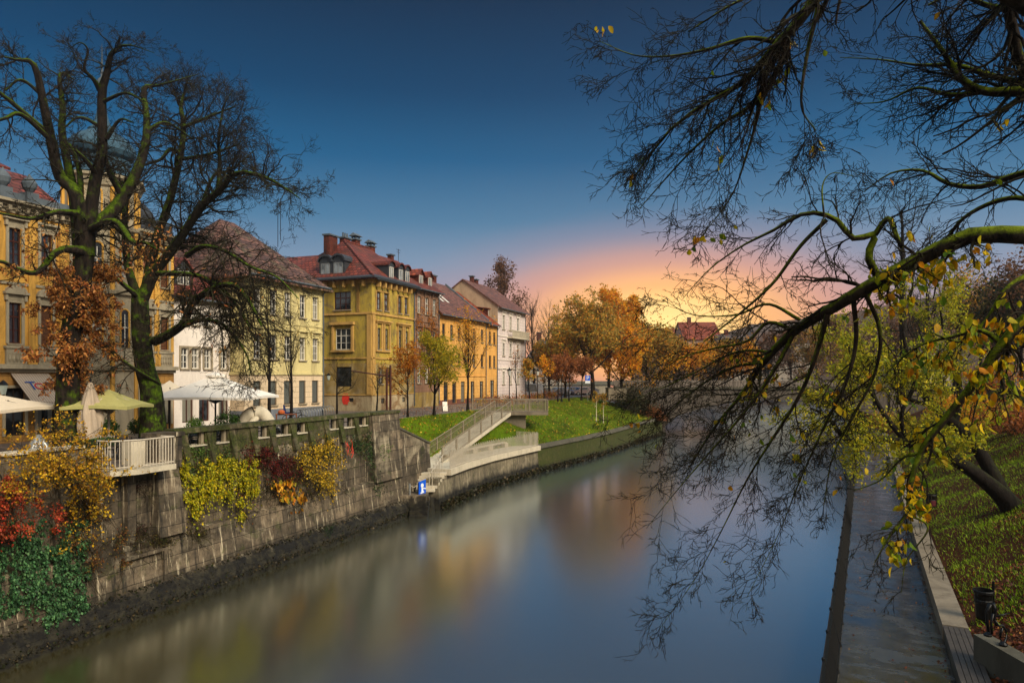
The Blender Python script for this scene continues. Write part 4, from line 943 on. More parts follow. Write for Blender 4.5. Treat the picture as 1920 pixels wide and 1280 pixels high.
# --- yellow palace with the turret
s0, s1 = 24.0, s_px(326)
e, rf = None, None
wins = []
ups = [s_px(p)-s0 for p in (28, 87)]
for k in range(-5, 6):
    pass
us_ = [ups[0]-7.3, ups[0]-5.7, ups[0]-3.7, ups[0]-2.0, ups[0], ups[1], ups[1]+1.7]+cols((172, 246, 276, 308), s0)
for u in us_:
    wd = .62
    wins.append((u, 5.0, 7.05, wd, dict(frame='brown_wood', surround='p_grey', ped='arch', style='shutter' if int(u*7) % 2 else 'casement', glass='shutter' if int(u*7) % 2 else 'glass')))
    wins.append((u, 8.9, 10.8, wd, dict(frame='brown_wood', surround='p_grey', ped='flat', style='shutter' if int(u*5) % 2 else 'casement', glass='shutter' if int(u*5) % 2 else 'glass')))
    wins.append((u, .35, 2.75, .95, dict(frame='dark_wood', style='shop', sill=None, surround='p_grey')))
e, rf = house('ornate golden yellow palace with a slate onion-domed corner turret and carved window heads', 'palace', s0, s1, 0, 11, 12.1, 14.9, 4.5, wins, ['p_base', 'p_yellow', 'p_yellow'], [(3.6, 0), (12.1, 1)], 't_red', cornice='p_grey', belt=((3.55,3.72,.18), (3.72,3.95,.42), (7.95,8.08,.08)), gutter=False, over=-.9, roof_xo=(-.5,-6.2))
palace = e
for u in us_:      # balustrade panels and pilasters
    mb = MB(); mb.box(u-.5, u+.5, -.16, -.02, 3.96, 4.75); mb.box(u-.56, u+.56, -.22, 0, 4.75, 4.88)
    for k in range(5): mb.lathe([(.04,0),(.075,.12),(.04,.3),(.06,.42)], (u-.36+k*.18, -.19, 4.1), 6)
    mb.build('balustrade', M['p_grey'], e)
for a, b_ in zip(us_, us_[1:]):
    c = (a+b_)/2; 
    if b_-a > .9: mb = MB(); mb.box(c-.17, c+.17, -.12, .0, 4.1, 11.4); mb.box(c-.24, c+.24, -.17, .0, 3.96, 4.9); mb.box(c-.24, c+.24, -.18, .0, 11.0, 11.5); mb.build('pilaster', M['p_yellow'], e)
mb = MB()
for k in range(36): x = .3+k*.45; mb.box(x, x+.16, -.38, -.18, 11.62, 11.86) if x < s1-s0-.2 else None
mb.box(0, s1-s0, -.52, .1, 12.02, 12.16); mb.build('brackets', M['p_grey'], e)
mb = MB()
for x in cols((10, 60), s0)+[3, 7]: mb.box(x-.3, x+.3, -.1, .5, 12.16, 12.8); mb.lathe([(.12,0),(.3,.25),(.36,.5),(.22,.75),(.1,.85),(.02,1.0)], (x, .2, 12.8), 10)
mb.box(0, s1-s0-4.5, .1, .35, 12.16, 12.65); mb.build('roof_urns', M['zinc'], e)
# attic on the left end
mb = MB(); xx = s_px(36)-s0; mb.box(-1, xx, 1.6, 5, 12.1, 14.2); mb.build('attic', M['brick'], e); mb = MB(); mb.slab([(-1.4,1.2,14.15),(xx+.35,1.2,14.15),(xx+.35,4.6,15.6),(-1.4,4.6,15.6)], .15); mb.build('attic_roof', M['t_red'], e)
# turret
tx = s_px(205, .3)-s0; k8 = math.pi/8
mb = MB(); rt = 1.95; mb.lathe([(rt,0),(rt,14.2)], (tx, .9, 0), 8, 0, k8); mb.build('turret', M['p_grey'], e)
mb = MB(); mb.lathe([(rt+.02,14.0),(rt+.15,14.1),(rt+.28,14.45),(rt+.42,14.55),(rt+.42,14.7),(rt-.1,14.8)], (tx,.9,0), 8, 0, k8)
for z in (3.7, 8.0, 11.7): mb.lathe([(rt-.1,z),(rt+.2,z),(rt+.26,z+.2),(rt-.1,z+.26)], (tx,.9,0), 8, 0, k8)
for j in range(8):
    q = j*math.pi/4+k8; mb.tube([(tx+(rt+.0)*math.cos(q), .9+(rt+.0)*math.sin(q), .0), (tx+(rt+.0)*math.cos(q), .9+(rt+.0)*math.sin(q), 14.0)], .13, 6, 1)
mb.build('turret_trim', [M['p_grey'], M['p_yellow']], e)
for j in range(8):
    q = j*math.pi/4; c_, s_ = math.cos(q), math.sin(q); rr = rt*math.cos(k8)
    if s_ > .5: continue
    for z0, h, w_ in ((5.0, 1.9, .5), (9.0, 1.6, .5), (12.3, 1.35, .42)):
        mb = MB(); ps = [(-w_/2,0),(w_/2,0),(w_/2,h)]+[(w_/2*math.cos(t_*math.pi/6), h+w_*.5*math.sin(t_*math.pi/6)) for t_ in range(1, 6)]+[(-w_/2,h)]
        def T_(a, off, z): return (tx+c_*(rr+off)-s_*a, .9+s_*(rr+off)+c_*a, z0+z)
        n_ = len(ps); mb.add([T_(a,.03,z) for a, z in ps]+[T_(a,.0,z) for a, z in ps], [tuple(range(n_))]+[(i,n_+i,n_+(i+1)%n_,(i+1)%n_) for i in range(n_)])
        o = mb.build('turret_window', M['glass'], e)
        mb = MB(); mb.tube([T_(a*1.1,.05,z*1.02) for a, z in ps[1:]]+[T_(-w_*.55,.05,0)], .05, 5); mb.build('surround', M['p_yellow'], o)
        mb = MB(); mb.bar(T_(0,.04,0), T_(0,.04,h), .04); mb.bar(T_(-w_/2,.04,h*.6), T_(w_/2,.04,h*.6), .04); mb.build('window_frame', M['white_wood'], o)
zd = 14.8
mb = MB(); mb.lathe([(2.1,zd),(1.75,zd+.18),(1.5,zd+.45),(1.42,zd+.85),(1.5,zd+.95),(1.5,zd+1.1),(1.35,zd+1.15)], (tx,.9,0), 16, 0, k8)
mb.lathe([(1.35,zd+1.12),(1.62,zd+1.3),(1.78,zd+1.55),(1.76,zd+1.85),(1.55,zd+2.2),(1.2,zd+2.5),(.8,zd+2.72),(.5,zd+2.9)], (tx,.9,0), 16, 0, k8)
mb.lathe([(.72,zd+2.8),(.74,zd+2.9),(.5,zd+3.1),(.36,zd+3.5),(.26,zd+4.0),(.17,zd+4.9),(.12,zd+5.4)], (tx,.9,0), 12); mb.build('onion_dome', M['copper'], e, False)
mb = MB(); mb.lathe([(.1,zd+5.3),(.25,zd+5.45),(.3,zd+5.65),(.22,zd+5.85),(.08,zd+6.0),(.03,zd+7.4),(.005,zd+8.0)], (tx,.9,0), 10); mb.build('finial', M['zinc'], e, True)
mb = MB(); a_ = s_px(278)-s0; mb.box(a_-.9, s1-s0, .1, 3.5, 12.15, 12.9); mb.lathe([(1.3,12.9),(1.1,13.5),(.7,14.0),(.1,14.3)], (a_, 1.3, 0), 4, 0, math.pi/4); mb.build('attic', M['slate'], e)

# awning with coloured letters
aw = empty('awning', fr(XB, s_px(54), 0, 0), TH, 'grey striped shop awning with the coloured letters TO&P, on the palace front', 'awning')
W2 = .95; top = Vector((0,-.1,3.45)); 
m, n, l, b = newmat('awning_cloth'); s = n.new('ShaderNodeSeparateXYZ'); l(objvec(n, l), s.inputs[0]); wv = mathn(n, l, 'LESS_THAN', mathn(n, l, 'FRACT', mathn(n, l, 'MULTIPLY', s.outputs[0], 8)), .5)
l(mixc(n, l, wv, S(168,150,130), S(138,124,108)), b.inputs['Base Color']); b.inputs['Roughness'].default_value = .9; M['awning'] = m
mb = MB(); mb.slab([(-W2,-1.7,2.05),(W2,-1.7,2.05),(W2,-.1,3.5),(-W2,-.1,3.5)], .03); mb.slab([(-W2,-1.71,2.06),(W2,-1.71,2.06),(W2,-1.7,2.02),(-W2,-1.7,2.02)], .2); mb.build('cloth', M['awning'], aw)
mb = MB(); mb.bar((-W2,-.1,2.3),(-W2,-1.65,2.05),.04); mb.bar((W2,-.1,2.3),(W2,-1.65,2.05),.04); mb.build('arm', M['iron'], aw)
def letter(ch, x, y, z, size, mat, parent, rot, name='letter'):
    cu = bpy.data.curves.new('letter', 'FONT'); cu.body = ch; cu.size = size; cu.extrude = .006; cu.align_x = 'CENTER'
    o = bpy.data.objects.new('tmp', cu); col.objects.link(o); dg = bpy.context.evaluated_depsgraph_get(); dg.update()
    me = bpy.data.meshes.new_from_object(o.evaluated_get(dg)); bpy.data.objects.remove(o); me.materials.clear(); me.materials.append(mat)
    q = bpy.data.objects.new(name, me); col.objects.link(q); q.location = (x, y, z); q.rotation_euler = rot; setp(q, parent); return q
tilt = math.atan2(1.45, 1.6)
for ch, x, sz, c_, dz in (('T', -.38, .85, (30,66,130), 0), ('O', -.02, .7, (170,44,54), -.02), ('&', .22, .34, (200,196,90), .02), ('P', .36, .6, (128,52,74), .12), ('r', .62, .45, (60,110,96), .1)):
    if ch == 'r': continue
    mm = plain('letter_'+str(c_[0]), c_, .8, var=.05); u = .42+dz*.3
    letter(ch, x, -1.7+1.6*u-.018, 2.05+1.45*u+.03, sz, mm, aw, (tilt, 0, 0))

# --- white house
s0, s1 = s1, s_px(441, .4)
wins = []
for px in (346, 366, 389, 419):
    u = s_px(px, .4)-s0; wins.append((u, 6.75, 7.75, .55, {})); wins.append((u, 3.85, 5.2, .6, dict(surround='stone')))
for px in (352, 383, 419): wins.append((s_px(px, .4)-s0, .3, 2.5, .9, dict(style='shop', frame='brown_wood', sill=None)))
e, rf = house('small white house with a red tiled roof and one dormer beside the yellow palace', 'white_house', s0, s1, .4, 9, 8.75, 12.0, 4.5, wins, ['w_white'], [(20, 0)], 't_red', cornice='stone')
add_dormer(rf, e, s_px(362, .4)-s0, .9, 9.4, 1.3, 1.2, 2.5, 'slate', 't_red', 'gable')
# --- pale yellow house
s0, s1 = s_px(458, -.9), s_px(606, -.9)
wins = []
for px in (482, 512, 539, 567, 591):
    u = s_px(px, -.9)-s0
    wins.append((u, 7.95, 9.75, .78, dict(ped=None, surround='b3_y'))); wins.append((u, 4.6, 6.4, .78, dict(surround='b3_y', ped='flat')))
    wins.append((u, 1.2, 3.0, .8, dict(style='shutter', glass='grey_shutter', frame='dark_wood')))
e, rf = house('pale yellow three storey house with white casement windows and a weathered brown tile roof', 'yellow_house', s0, s1, -.9, 12, 10.75, 15.6, 5.6, wins, ['b3_p', 'b3_g', 'b3_y'], [(.9, 0), (3.5, 1), (30, 2)], 't_brown', cornice='b3_y', belt=((3.45,3.62,.1),(7.3,7.4,.06)), over=.6, hip=(3.4,4.0))
mb = MB(); mb.slab([(3.2,1.9,12.5),(5.2,1.9,12.5),(5.2,4.2,14.2),(3.2,4.2,14.2)], .35); mb.build('skylight', M['slate'], e)
# --- ochre corner house
s0 = s_px(697); s1 = s_px(776.5)
wins = []
for px in (710, 724.5, 749.5, 762):
    u = s_px(px)-s0; wins.append((u, 9.75, 11.45, .72, dict(frame='brown_wood', glass='glass_pale'))); wins.append((u, 5.95, 8.0, .72, dict(frame='dark_wood')))
for px in (714, 728): wins.append((s_px(px)-s0, 2.6, 4.2, .8, dict(frame='dark_wood', style='none')))
for px in (718, 757): wins.append((s_px(px)-s0, .7, 1.2, .6, dict(frame='dark_wood', style='none', sill=None)))
dep = 10.0
def side_u(px):   # along the left side wall, seen from the river side
    C0 = fr(XB, s0, 0); k = (px-960)/FP; t = (C0.x-k*C0.y)/(.932+.3625*k); return dep-t
lw = [(side_u(642), 9.75, 11.5, 1.9, dict(frame='brown_wood', style='triple')), (side_u(643), 5.9, 7.95, 1.75, dict(frame='white_wood', style='triple')),
      (side_u(645), 2.35, 4.25, 1.7, dict(frame='dark_wood', style='none', sill=None)), (side_u(657), .9, 1.25, .7, dict(frame='dark_wood', style='none', sill=None))]
e, rf = house('weathered ochre corner house with dark roof edge, arched dormers and a red tiled hip roof', 'corner_house', s0, s1, 0, dep, 12.75, 17.2, 5.5, wins, ['b4_p', 'b4_g', 'b4_y'], [(1.55, 0), (4.6, 1), (30, 2)], 't_red', left_wins=lw, cornice='b4_trim', hip=3.4, over=.7, belt=((9.25,9.45,.12),(5.0,5.14,.1),(1.5,1.62,.06)))
corner_h = e
for (pa_, pb_) in ((710, 724.5), (749.5, 762)):
    a, b_ = s_px(pa_)-s0, s_px(pb_)-s0
    mb = MB(); mb.box(a-.75, b_+.75, -.32, .0, 8.6, 8.75); mb.box(a-.65, b_+.65, -.2, .0, 8.45, 8.6)
    for x in (a-.5, a+.5, b_-.5, b_+.5): mb.box(x-.09, x+.09, -.14, 0, 5.8, 8.45)
    mb.box(a-.6, b_+.6, -.18, 0, 5.7, 5.84); mb.build('pediment', M['b4_trim'], e)
    mb = MB(); mb.box(a-.5, b_+.5, -.07, 0, 11.5, 11.62)
    for x in (a-.48, (a+b_)/2, b_+.48): mb.box(x-.06, x+.06, -.07, 0, 9.6, 11.5)
    mb.build('window_trim', M['b4_trim'], e)
mb = MB(); c = dep-side_u(643)
for y in (c-1.1, c+1.1): mb.box(-.14, 0, y-.12, y+.12, 5.8, 8.3)
mb.box(-.3, 0, c-1.35, c+1.35, 8.3, 8.55); mb.box(-.2, 0, c-1.3, c+1.3, 5.68, 5.84); mb.build('pediment', M['b4_trim'], e)
mb = MB()
for u in (.5, 3.0): mb.box(-.1, 0, dep-side_u(642)-1.6-u*0-.35, dep-side_u(642)-1.6-.05, 9.5, 12.1)
mb.box(-.1, .0, .02, .5, 1.6, 9.2); mb.box(.02, .5, -.1, .0, 1.6, 9.2); mb.build('corner_trim', M['b4_trim'], e)
for k in range(7): mb = MB(); mb.box(.6+k*1.0, .8+k*1.0, -.55, -.1, 11.9, 12.45); mb.build('bracket', M['b4_trim'], e)
for k in range(8): mb = MB(); mb.box(-.5, -.1, .6+k*1.1, .8+k*1.1, 11.9, 12.45); mb.build('bracket', M['b4_trim'], e)
mb = MB(); mb.slab([(-.85,-.85,12.72),(s1-s0,-.85,12.72),(s1-s0,-.05,13.1),(-.05,-.05,13.1)], .14); mb.slab([(-.85,10.3,12.72),(-.85,-.85,12.72),(-.05,-.05,13.1),(-.05,10.3,13.1)], .14); mb.build('roof_edge', M['slate'], e)
for px in (611, 635):   # two arched dormers facing the camera
    u = dep-side_u(px); add_dormer(rf, e, -.05, u, 13.1, 1.45, 1.35, 3.0, 'slate', 'slate', 'arch', glass='glass_pale', frame='grey_metal', rz=-math.pi/2)
for px, st_ in ((727, 'arch'), (745, 'arch'), (757, 'arch')):
    add_dormer(rf, e, s_px(px, .5)-s0, .1, 13.05, 1.05, 1.3, 3.2, 'slate', 't_red', st_, glass='glass_pale')
chimney(rf, .1+2.0, 6.2, 15.4, 17.45, 1.35, .7); chimney(rf, 4.3, 6.0, 16.6, 17.6, 1.1, .6, pots=3); chimney(rf, 6.2, 6.0, 16.6, 17.8, .8, .6, cap='roof'); 
mb = MB(); gy = dep-side_u(648); gp = [(gy+(.42+.08*math.sin(q*3.3))*math.cos(q*math.pi/9), 1.15+(.56+.08*math.cos(q*2.1))*math.sin(q*math.pi/9)) for q in range(18)]; mb.add([(-.02,a,b_) for a, b_ in gp]+[(-.002,a,b_) for a, b_ in gp], [tuple(range(18)), tuple(reversed(range(18,36)))]+[(i,18+i,18+(i+1)%18,(i+1)%18) for i in range(18)]); o = mb.build('graffiti', plain('graffiti_red', (226,60,44), .7, var=.2), e)
# wing of the corner house behind, its roof showing over the yellow house
pw = fr(XB, s0+.3, dep); 
wg = empty('rear_house', fr(XB, s0+.6, dep), TH, 'low wing behind the corner house with a long red tile roof', 'building')
mb = MB(); mb.box(0, 9, 0, 13, 0, 12.6); mb.build('wall', M['b4_g'], wg); mb = MB(); mb.slab([(-.5,13,12.6),(-.5,0,12.6),(4.5,-1.2,16.3),(4.5,13,16.3)], .15); mb.slab([(4.5,13,16.3),(4.5,0,16.3),(9.3,0,12.6),(9.3,13,12.6)], .15); mb.build('roof', M['t_red'], wg)
# --- brown house
s0, s1 = s1, s_px(823)
wins = []
for px in (785.5, 800, 814):
    u = s_px(px)-s0; 
    for z0, z1 in ((10.1, 11.95), (6.4, 8.25), (2.6, 4.3)): wins.append((u, z0, z1, .8, dict(surround='b5', ped='flat' if z0 > 3 else None)))
e, rf = house('narrow brown brick house with white windows, ivy and two gabled dormers', 'brown_house', s0, s1, 0, 10, 13.0, 16.8, 5.5, wins, ['b4_g', 'b5'], [(1.6, 0), (30, 1)], 't_red', cornice='b5', belt=((5.2,5.35,.08),(9.2,9.35,.08)), over=.6, left=False)
for px in (789, 806): add_dormer(rf, e, s_px(px, .6)-s0, .6, 13.25, 1.15, 1.25, 3.2, 'brick', 't_orange', 'gable', glass='glass_pale')
chimney(rf, 1.0, 6, 16.4, 17.6, .8, .6, cap='roof'); chimney(rf, 4.5, 5.6, 16.3, 17.2, .6, .5)
# --- long orange house
s0, s1 = s1, s_px(911)
wins = []
for px in (832, 847, 861, 874.5, 889, 904):
    u = s_px(px)-s0; wins.append((u, 7.75, 9.4, .75, dict(frame='dark_wood'))); wins.append((u, 4.55, 6.15, .75, dict(frame='dark_wood')))
for px in (836, 852, 868, 886, 903): wins.append((s_px(px)-s0, .15, 2.7, 1.1, dict(frame='dark_wood', style='shop', sill=None)))
e, rf = house('long orange terraced house with dark narrow windows and a plain brown tile roof with skylights', 'orange_house', s0, s1, 0, 11, 10.75, 15.6, 6, wins, ['b6_p', 'b6_g', 'b6'], [(.6, 0), (3.3, 1), (30, 2)], 't_rose', cornice='b6', belt=((3.3,3.42,.1),), over=.6, left=False)
w_ = s1-s0
for k, x in enumerate((.8, 3.0, 4.6, 6.0)): mb = MB(); mb.slab([(x,1.9,12.42),(x+.55,1.9,12.42),(x+.55,3.1,13.4),(x,3.1,13.4)], .16); mb.build('skylight', M['white_wood'], e)
mb = MB(); mb.slab([(w_+.02,-.65,10.5),(w_+.42,-.65,10.5),(w_+.42,6,15.85),(w_+.02,6,15.85)], .3); mb.build('fire_wall', M['zinc'], e)
mb = MB(); mb.bar((1.2,6,15.6),(1.2,6,18.4),.05)
for z, q in ((18.3,.5),(18.0,.35),(16.6,.45)): mb.bar((1.2-q,6,z),(1.2+q,6,z),.035)
mb.build('antenna', M['iron'], e)
# --- small orange house
s0, s1 = s1, s_px(932)
wins = [(s_px(px)-s0, z0, z1, .75, dict(frame='dark_wood')) for px in (919, 927) for z0, z1 in ((7.6, 9.3), (4.5, 6.1))]+[(s_px(923)-s0, .15, 2.8, 1.3, dict(frame='dark_wood', style='shop', sill=None))]
e, rf = house('narrow orange house with an orange roof dormer, against the white gabled house', 'small_orange_house', s0, s1, 0, 11, 10.5, 15.2, 6, wins, ['b6_p', 'b6_g', 'b6'], [(.6, 0), (3.3, 1), (30, 2)], 't_orange', cornice='b6', over=.5, left=False)
add_dormer(rf, e, s_px(916, 1.5)-s0, 1.3, 11.6, 1.6, 1.1, 3, 'brick', 't_orange', 'shed'); chimney(rf, -1.5, 7.2, 13.5, 16.7, 1.1, .8)
# --- white gabled house
s0, s1 = s_px(933.5), s_px(985)
wins = []
for px in (944, 957, 971):
    u = s_px(px)-s0
    for z0, z1 in ((9.9, 11.9), (6.2, 8.0), (2.2, 4.0)): wins.append((u, z0, z1, .95, dict(surround='w_white', ped='flat')))
e, rf = house('tall pinkish white rusticated house with a bare beige gable and a corner balcony', 'gabled_house', s0, s1, 0, 11, 13.1, 17.0, 5.3, wins, ['b7', 'b7'], [(4.4, 0), (30, 1)], 't_rose', cornice='w_white', belt=((4.35,4.6,.15),(8.9,9.05,.1),(5.6,5.7,.08)), over=.6, left=False)
mb = MB(); mb.box(-.03, .0, .0, 10.6, .1, 13.08); mb.add([(-.03,0,13.08),(-.03,10.6,13.08),(-.03,5.3,16.9),(0,0,13.08),(0,10.6,13.08),(0,5.3,16.9)], [(0,1,2),(0,2,5,3),(2,1,4,5)]); mb.build('side_wall', M['b7_side'], e)
a, b_ = s_px(951)-s0, s_px(983)-s0
mb = MB(); mb.box(a, b_, -.9, 0, 8.75, 8.95); 
for x in np.arange(a, b_, .22): mb.box(x, x+.07, -.88, -.8, 8.95, 9.8)
mb.box(a, b_, -.92, -.78, 9.8, 9.9); mb.box(a, a+.1, -.9, 0, 9.8, 9.9); mb.build('balcony', M['pale_stone'], e)
for k, x in enumerate((3.2, 4.6, 6.2)): mb = MB(); mb.slab([(x,1.5,14.3),(x+.7,1.5,14.3),(x+.7,3.1,15.45),(x,3.1,15.45)], .16); mb.build('skylight', M['slate'], e)
chimney(rf, 3.0, 5.3, 16.5, 17.7, .5, .5); chimney(rf, 4.5, 5.3, 16.6, 17.4, .7, .4)

# --- distant buildings
M['far_wall'] = plaster('far_wall', (176,140,120), (120,90,80), .4); M['far_wall2'] = plaster('far_wall2', (150,140,128), (100,90,84), .4)
def block(label, px0, px1, ytop, yeave, D, dep, wallm, roofm, rows=3, ncol=6, name='distant_house', rotz=0.0, hip=0):
    a, b_ = XD(px0, D), XD(px1, D); w = (b_-a).length; ze = CZ+(HY-yeave)/FP*D; zr = CZ+(HY-ytop)/FP*D
    e = empty(name, a, rotz, label, 'building'); mb = MB(); cols_ = [w*(i+.5)/ncol for i in range(ncol)]; fh = ze/rows
    holes = [(c-w/ncol*.2, c+w/ncol*.2, .9+fh*r_, .9+fh*r_+fh*.52) for c in cols_ for r_ in range(rows)]
    facade(mb, lambda u, v, z: (u, v, z), w, 0, ze, holes, [(99, 0)]); mb.quad((0,dep,0),(0,0,0),(0,0,ze),(0,dep,ze)); mb.quad((w,0,0),(w,dep,0),(w,dep,ze),(w,0,ze)); mb.quad((w,dep,0),(0,dep,0),(0,dep,ze),(w,dep,ze))
    if not hip:
        for x in (0, w): mb.add([(x,0,ze),(x,dep,ze),(x,dep/2,zr)], [(0,1,2)])
    mb.build('wall', M[wallm], e)
    mb = MB(); h_ = hip; mb.slab([(-.4,-.5,ze),(w+.4,-.5,ze),(w+.4-h_,dep/2,zr),(-.4+h_,dep/2,zr)], .2); mb.slab([(-.4+h_,dep/2,zr),(w+.4-h_,dep/2,zr),(w+.4,dep+.5,ze),(-.4,dep+.5,ze)], .2)
    if hip: mb.slab([(-.4,dep+.5,ze),(-.4,-.5,ze),(-.4+h_,dep/2,zr)], .2); mb.slab([(w+.4,-.5,ze),(w+.4,dep+.5,ze),(w+.4-h_,dep/2,zr)], .2)
    rf = mb.build('roof', M[roofm], e); chimney(rf, w*.3, dep/2, zr-1, zr+1.4, 1.1, .8)
    for u0, u1, z0, z1 in holes: window(e, ((u0+u1)/2, 0, z0), 0, u1-u0, z1-z0, frame='white_wood')
    return e
block('brown hip roofed house standing behind the trees right of the white gabled house', 992, 1062, 632, 668, 150, 14, 'far_wall2', 't_grey', 3, 6, hip=3)
block('distant house with a steep red roof left of the tall gabled block', 1205, 1272, 612, 636, 230, 16, 'far_wall', 't_orange', 4, 8)
block('large distant house with the tallest red brown roof above the bridge', 1284, 1352, 600, 636, 215, 16, 'far_wall', 't_orange', 4, 7)
block('distant low building with a dark roof right of the tallest red brown roof', 1356, 1420, 625, 645, 205, 14, 'far_wall2', 't_grey', 4, 6)
block('distant grey roofed building above the right end of the bridge', 1424, 1520, 604, 640, 225, 16, 'far_wall2', 't_grey', 4, 8)
block('small pale house below the wooded hill on the right bank', 1700, 1790, 640, 668, 150, 12, 'far_wall2', 't_grey', 2, 6)
# ------------------------------------------------------------------ street things
M['cream'] = plain('canvas_cream', (214,198,172), .85, var=.06); M['green_c'] = plain('canvas_green', (166,160,98), .85, var=.08); M['white_c'] = plain('canvas_white', (232,222,206), .85, var=.05)
M['terracotta'] = plain('planter_stone', (176,160,138), .8); M['topiary'] = leafmat('topiary_leaf', [(36,60,22),(52,84,30),(28,44,18),(70,104,40)], .25)
def umbrella(name, label, loc, half, ztip, zapex, mat, pole_m='iron', rz=0.3, cap=False, val=.12, ribs=True):
    e = empty(name, loc, rz, label, 'parasol'); mb = MB(); k = 8; ring = []
    for i in range(8):
        a = i*math.pi/4+math.pi/4; rr = half*(1.414 if i % 2 == 0 else 1.0); ring.append((rr*math.cos(a), rr*math.sin(a), ztip+(0 if i % 2 == 0 else .06)))
    mid = [(x*.5, y*.5, ztip+(zapex-ztip)*.42) for x, y, z in ring]
    vs = [(0,0,zapex)]+mid+ring+[(x, y, z-val) for x, y, z in ring]+[(0,0,zapex-.03)]+[(x, y, z-.03) for x, y, z in mid]
    fs = [(0, 1+i, 1+(i+1)%8) for i in range(8)]+[(1+i, 9+i, 9+(i+1)%8, 1+(i+1)%8) for i in range(8)]+[(9+i, 17+i, 17+(i+1)%8, 9+(i+1)%8) for i in range(8)]
    mb.add(vs, fs); mb.build('canopy', M[mat], e)
    mb = MB(); mb.tube([(0,0,0),(0,0,zapex-.04)], .05, 8); mb.lathe([(.3,0),(.3,.06),(.08,.1)], n=12); mb.build('pole', M[pole_m], e)
    if ribs:
        mb = MB()
        for x, y, z in ring: mb.bar((x*.97,y*.97,z-.04), (0,0,zapex-.12), .03); mb.bar((x*.5,y*.5,z*.5+(zapex-.12)*.5), (0,0,ztip-.35), .05)
        mb.build('ribs', M[pole_m], e)
    if cap: mb = MB(); mb.lathe([(.5,zapex-.16),(.52,zapex-.06),(.3,zapex+.05),(.05,zapex+.12)], n=8); mb.build('cap', M[mat], e)
    return e
umbrella('parasol', 'beige square parasol at the left edge, below the grey awning', XD(-35, 27), 2.15, 2.08, 2.75, 'cream', rz=.0)
umbrella('parasol', 'pale green parasol between the two big bare trees', XD(204, 28.5), 1.28, 2.12, 2.8, 'green_c', 'white_metal', rz=.1)
umbrella('parasol', 'largest white parasol with dark pole in front of the white house', XD(404, 36.5), 2.6, 2.25, 3.45, 'white_c', cap=True, rz=.05)
umbrella('parasol', 'cream parasol half hidden behind the moss covered trunk', XD(318, 40.5), 1.3, 2.3, 3.1, 'cream', rz=.5)
# closed parasols
def folded(label, loc, h, r, mat):
    e = empty('closed_parasol', loc, .2, label, 'parasol'); mb = MB(); n = 28; k = 16; vs = []
    for i in range(k+1):
        z = h*(.12+.88*i/k); t_ = i/k; rr = r*(.8+.35*math.sin(t_*3.0))*(1-t_**3*.8)
        for j in range(n): q = 2*math.pi*j/n; w_ = rr*(1+.22*math.sin(q*7+t_*2.5)+.1*math.sin(q*3-t_*9)); vs.append((w_*math.cos(q), w_*math.sin(q), z+(.12*math.sin(q*7) if i == 0 else 0)))
    mb.add(vs, [(i*n+j, i*n+(j+1)%n, (i+1)*n+(j+1)%n, (i+1)*n+j) for i in range(k) for j in range(n)]+[tuple(range(k*n, k*n+n))]); mb.build('canopy', M[mat], e, True)
    mb = MB(); mb.tube([(0,0,0),(0,0,h+.15)], .035, 8); mb.lathe([(.35,0),(.35,.08),(.1,.12)], n=10); mb.build('pole', M['iron'], e)
M['drape'] = plaster('drape', (176,158,136), (96,82,66), .7)
folded('tall folded grey beige parasol wrapped in its cover beside the brown leaved tree', XD(170, 27.5), 3.1, .36, 'drape')
folded('short folded plastic wrapped parasol behind the yellow shrub', XD(72, 24.6), 1.25, .32, 'grey_metal')
# planters with clipped bushes
def planter(loc, label, r=.32, hb=.55, bush=.38, lv=1400, mat='topiary', box=False):
    e = empty('potted_bush', loc, rng.random(), label, 'potted plant'); mb = MB()
    if box: mb.box(-r,r,-r*.6,r*.6,0,hb)
    else: mb.lathe([(r*.7,0),(r,hb*.2),(r*1.1,hb*.6),(r*.95,hb*.85),(r*.7,hb),(r*.6,hb*.9)], n=18)
    mb.build('pot', M['terracotta'], e, not box)
    u = norm(rng.normal(size=(lv, 3)))*bush*(rng.random((lv, 1))**.25)*(1+.15*rng.normal(size=(lv, 1))); u[:, 2] = u[:, 2]*1.05+hb+bush*.85
    V, Q = leaves(u, .075, .6); np_mesh('foliage', V, Q, M[mat], e)
    a = Acc(); s, d = np.tile([0,0,hb*.85], (8,1)), norm(rng.normal(size=(8,3))*.5+[0,0,1]); a.add(*tubes(*grow(s, d, np.full(8, bush*1.4), np.full(8, .012), 4, .1), 4)); a.build('stem', M['dark_wood'], e)
    return e
planter(XD(206, 32.5), 'clipped round bush in a stone bowl left of the palace door')
planter(XD(257, 33.5), 'clipped round bush in a stone bowl beside the mossy trunk')
planter(XD(148, 31.5), 'small bush in a pale urn behind the brown leaved tree', .22, .5, .22, 500)
M['lime'] = leafmat('lime_leaf', [(96,140,40),(70,112,30),(130,164,60)], .3)
planter(XD(366, 33.5), 'bright green bush in a pot left of the dark parasol pole', .3, .5, .42, 1800, 'lime')
planter(XD(425, 34.5), 'taller green bush in a pot right of the dark parasol pole', .35, .45, .6, 2600, 'topiary')
planter(XD(447, 38), 'small round bush beside the stone ring sculpture', .3, .5, .38, 1000, 'topiary')
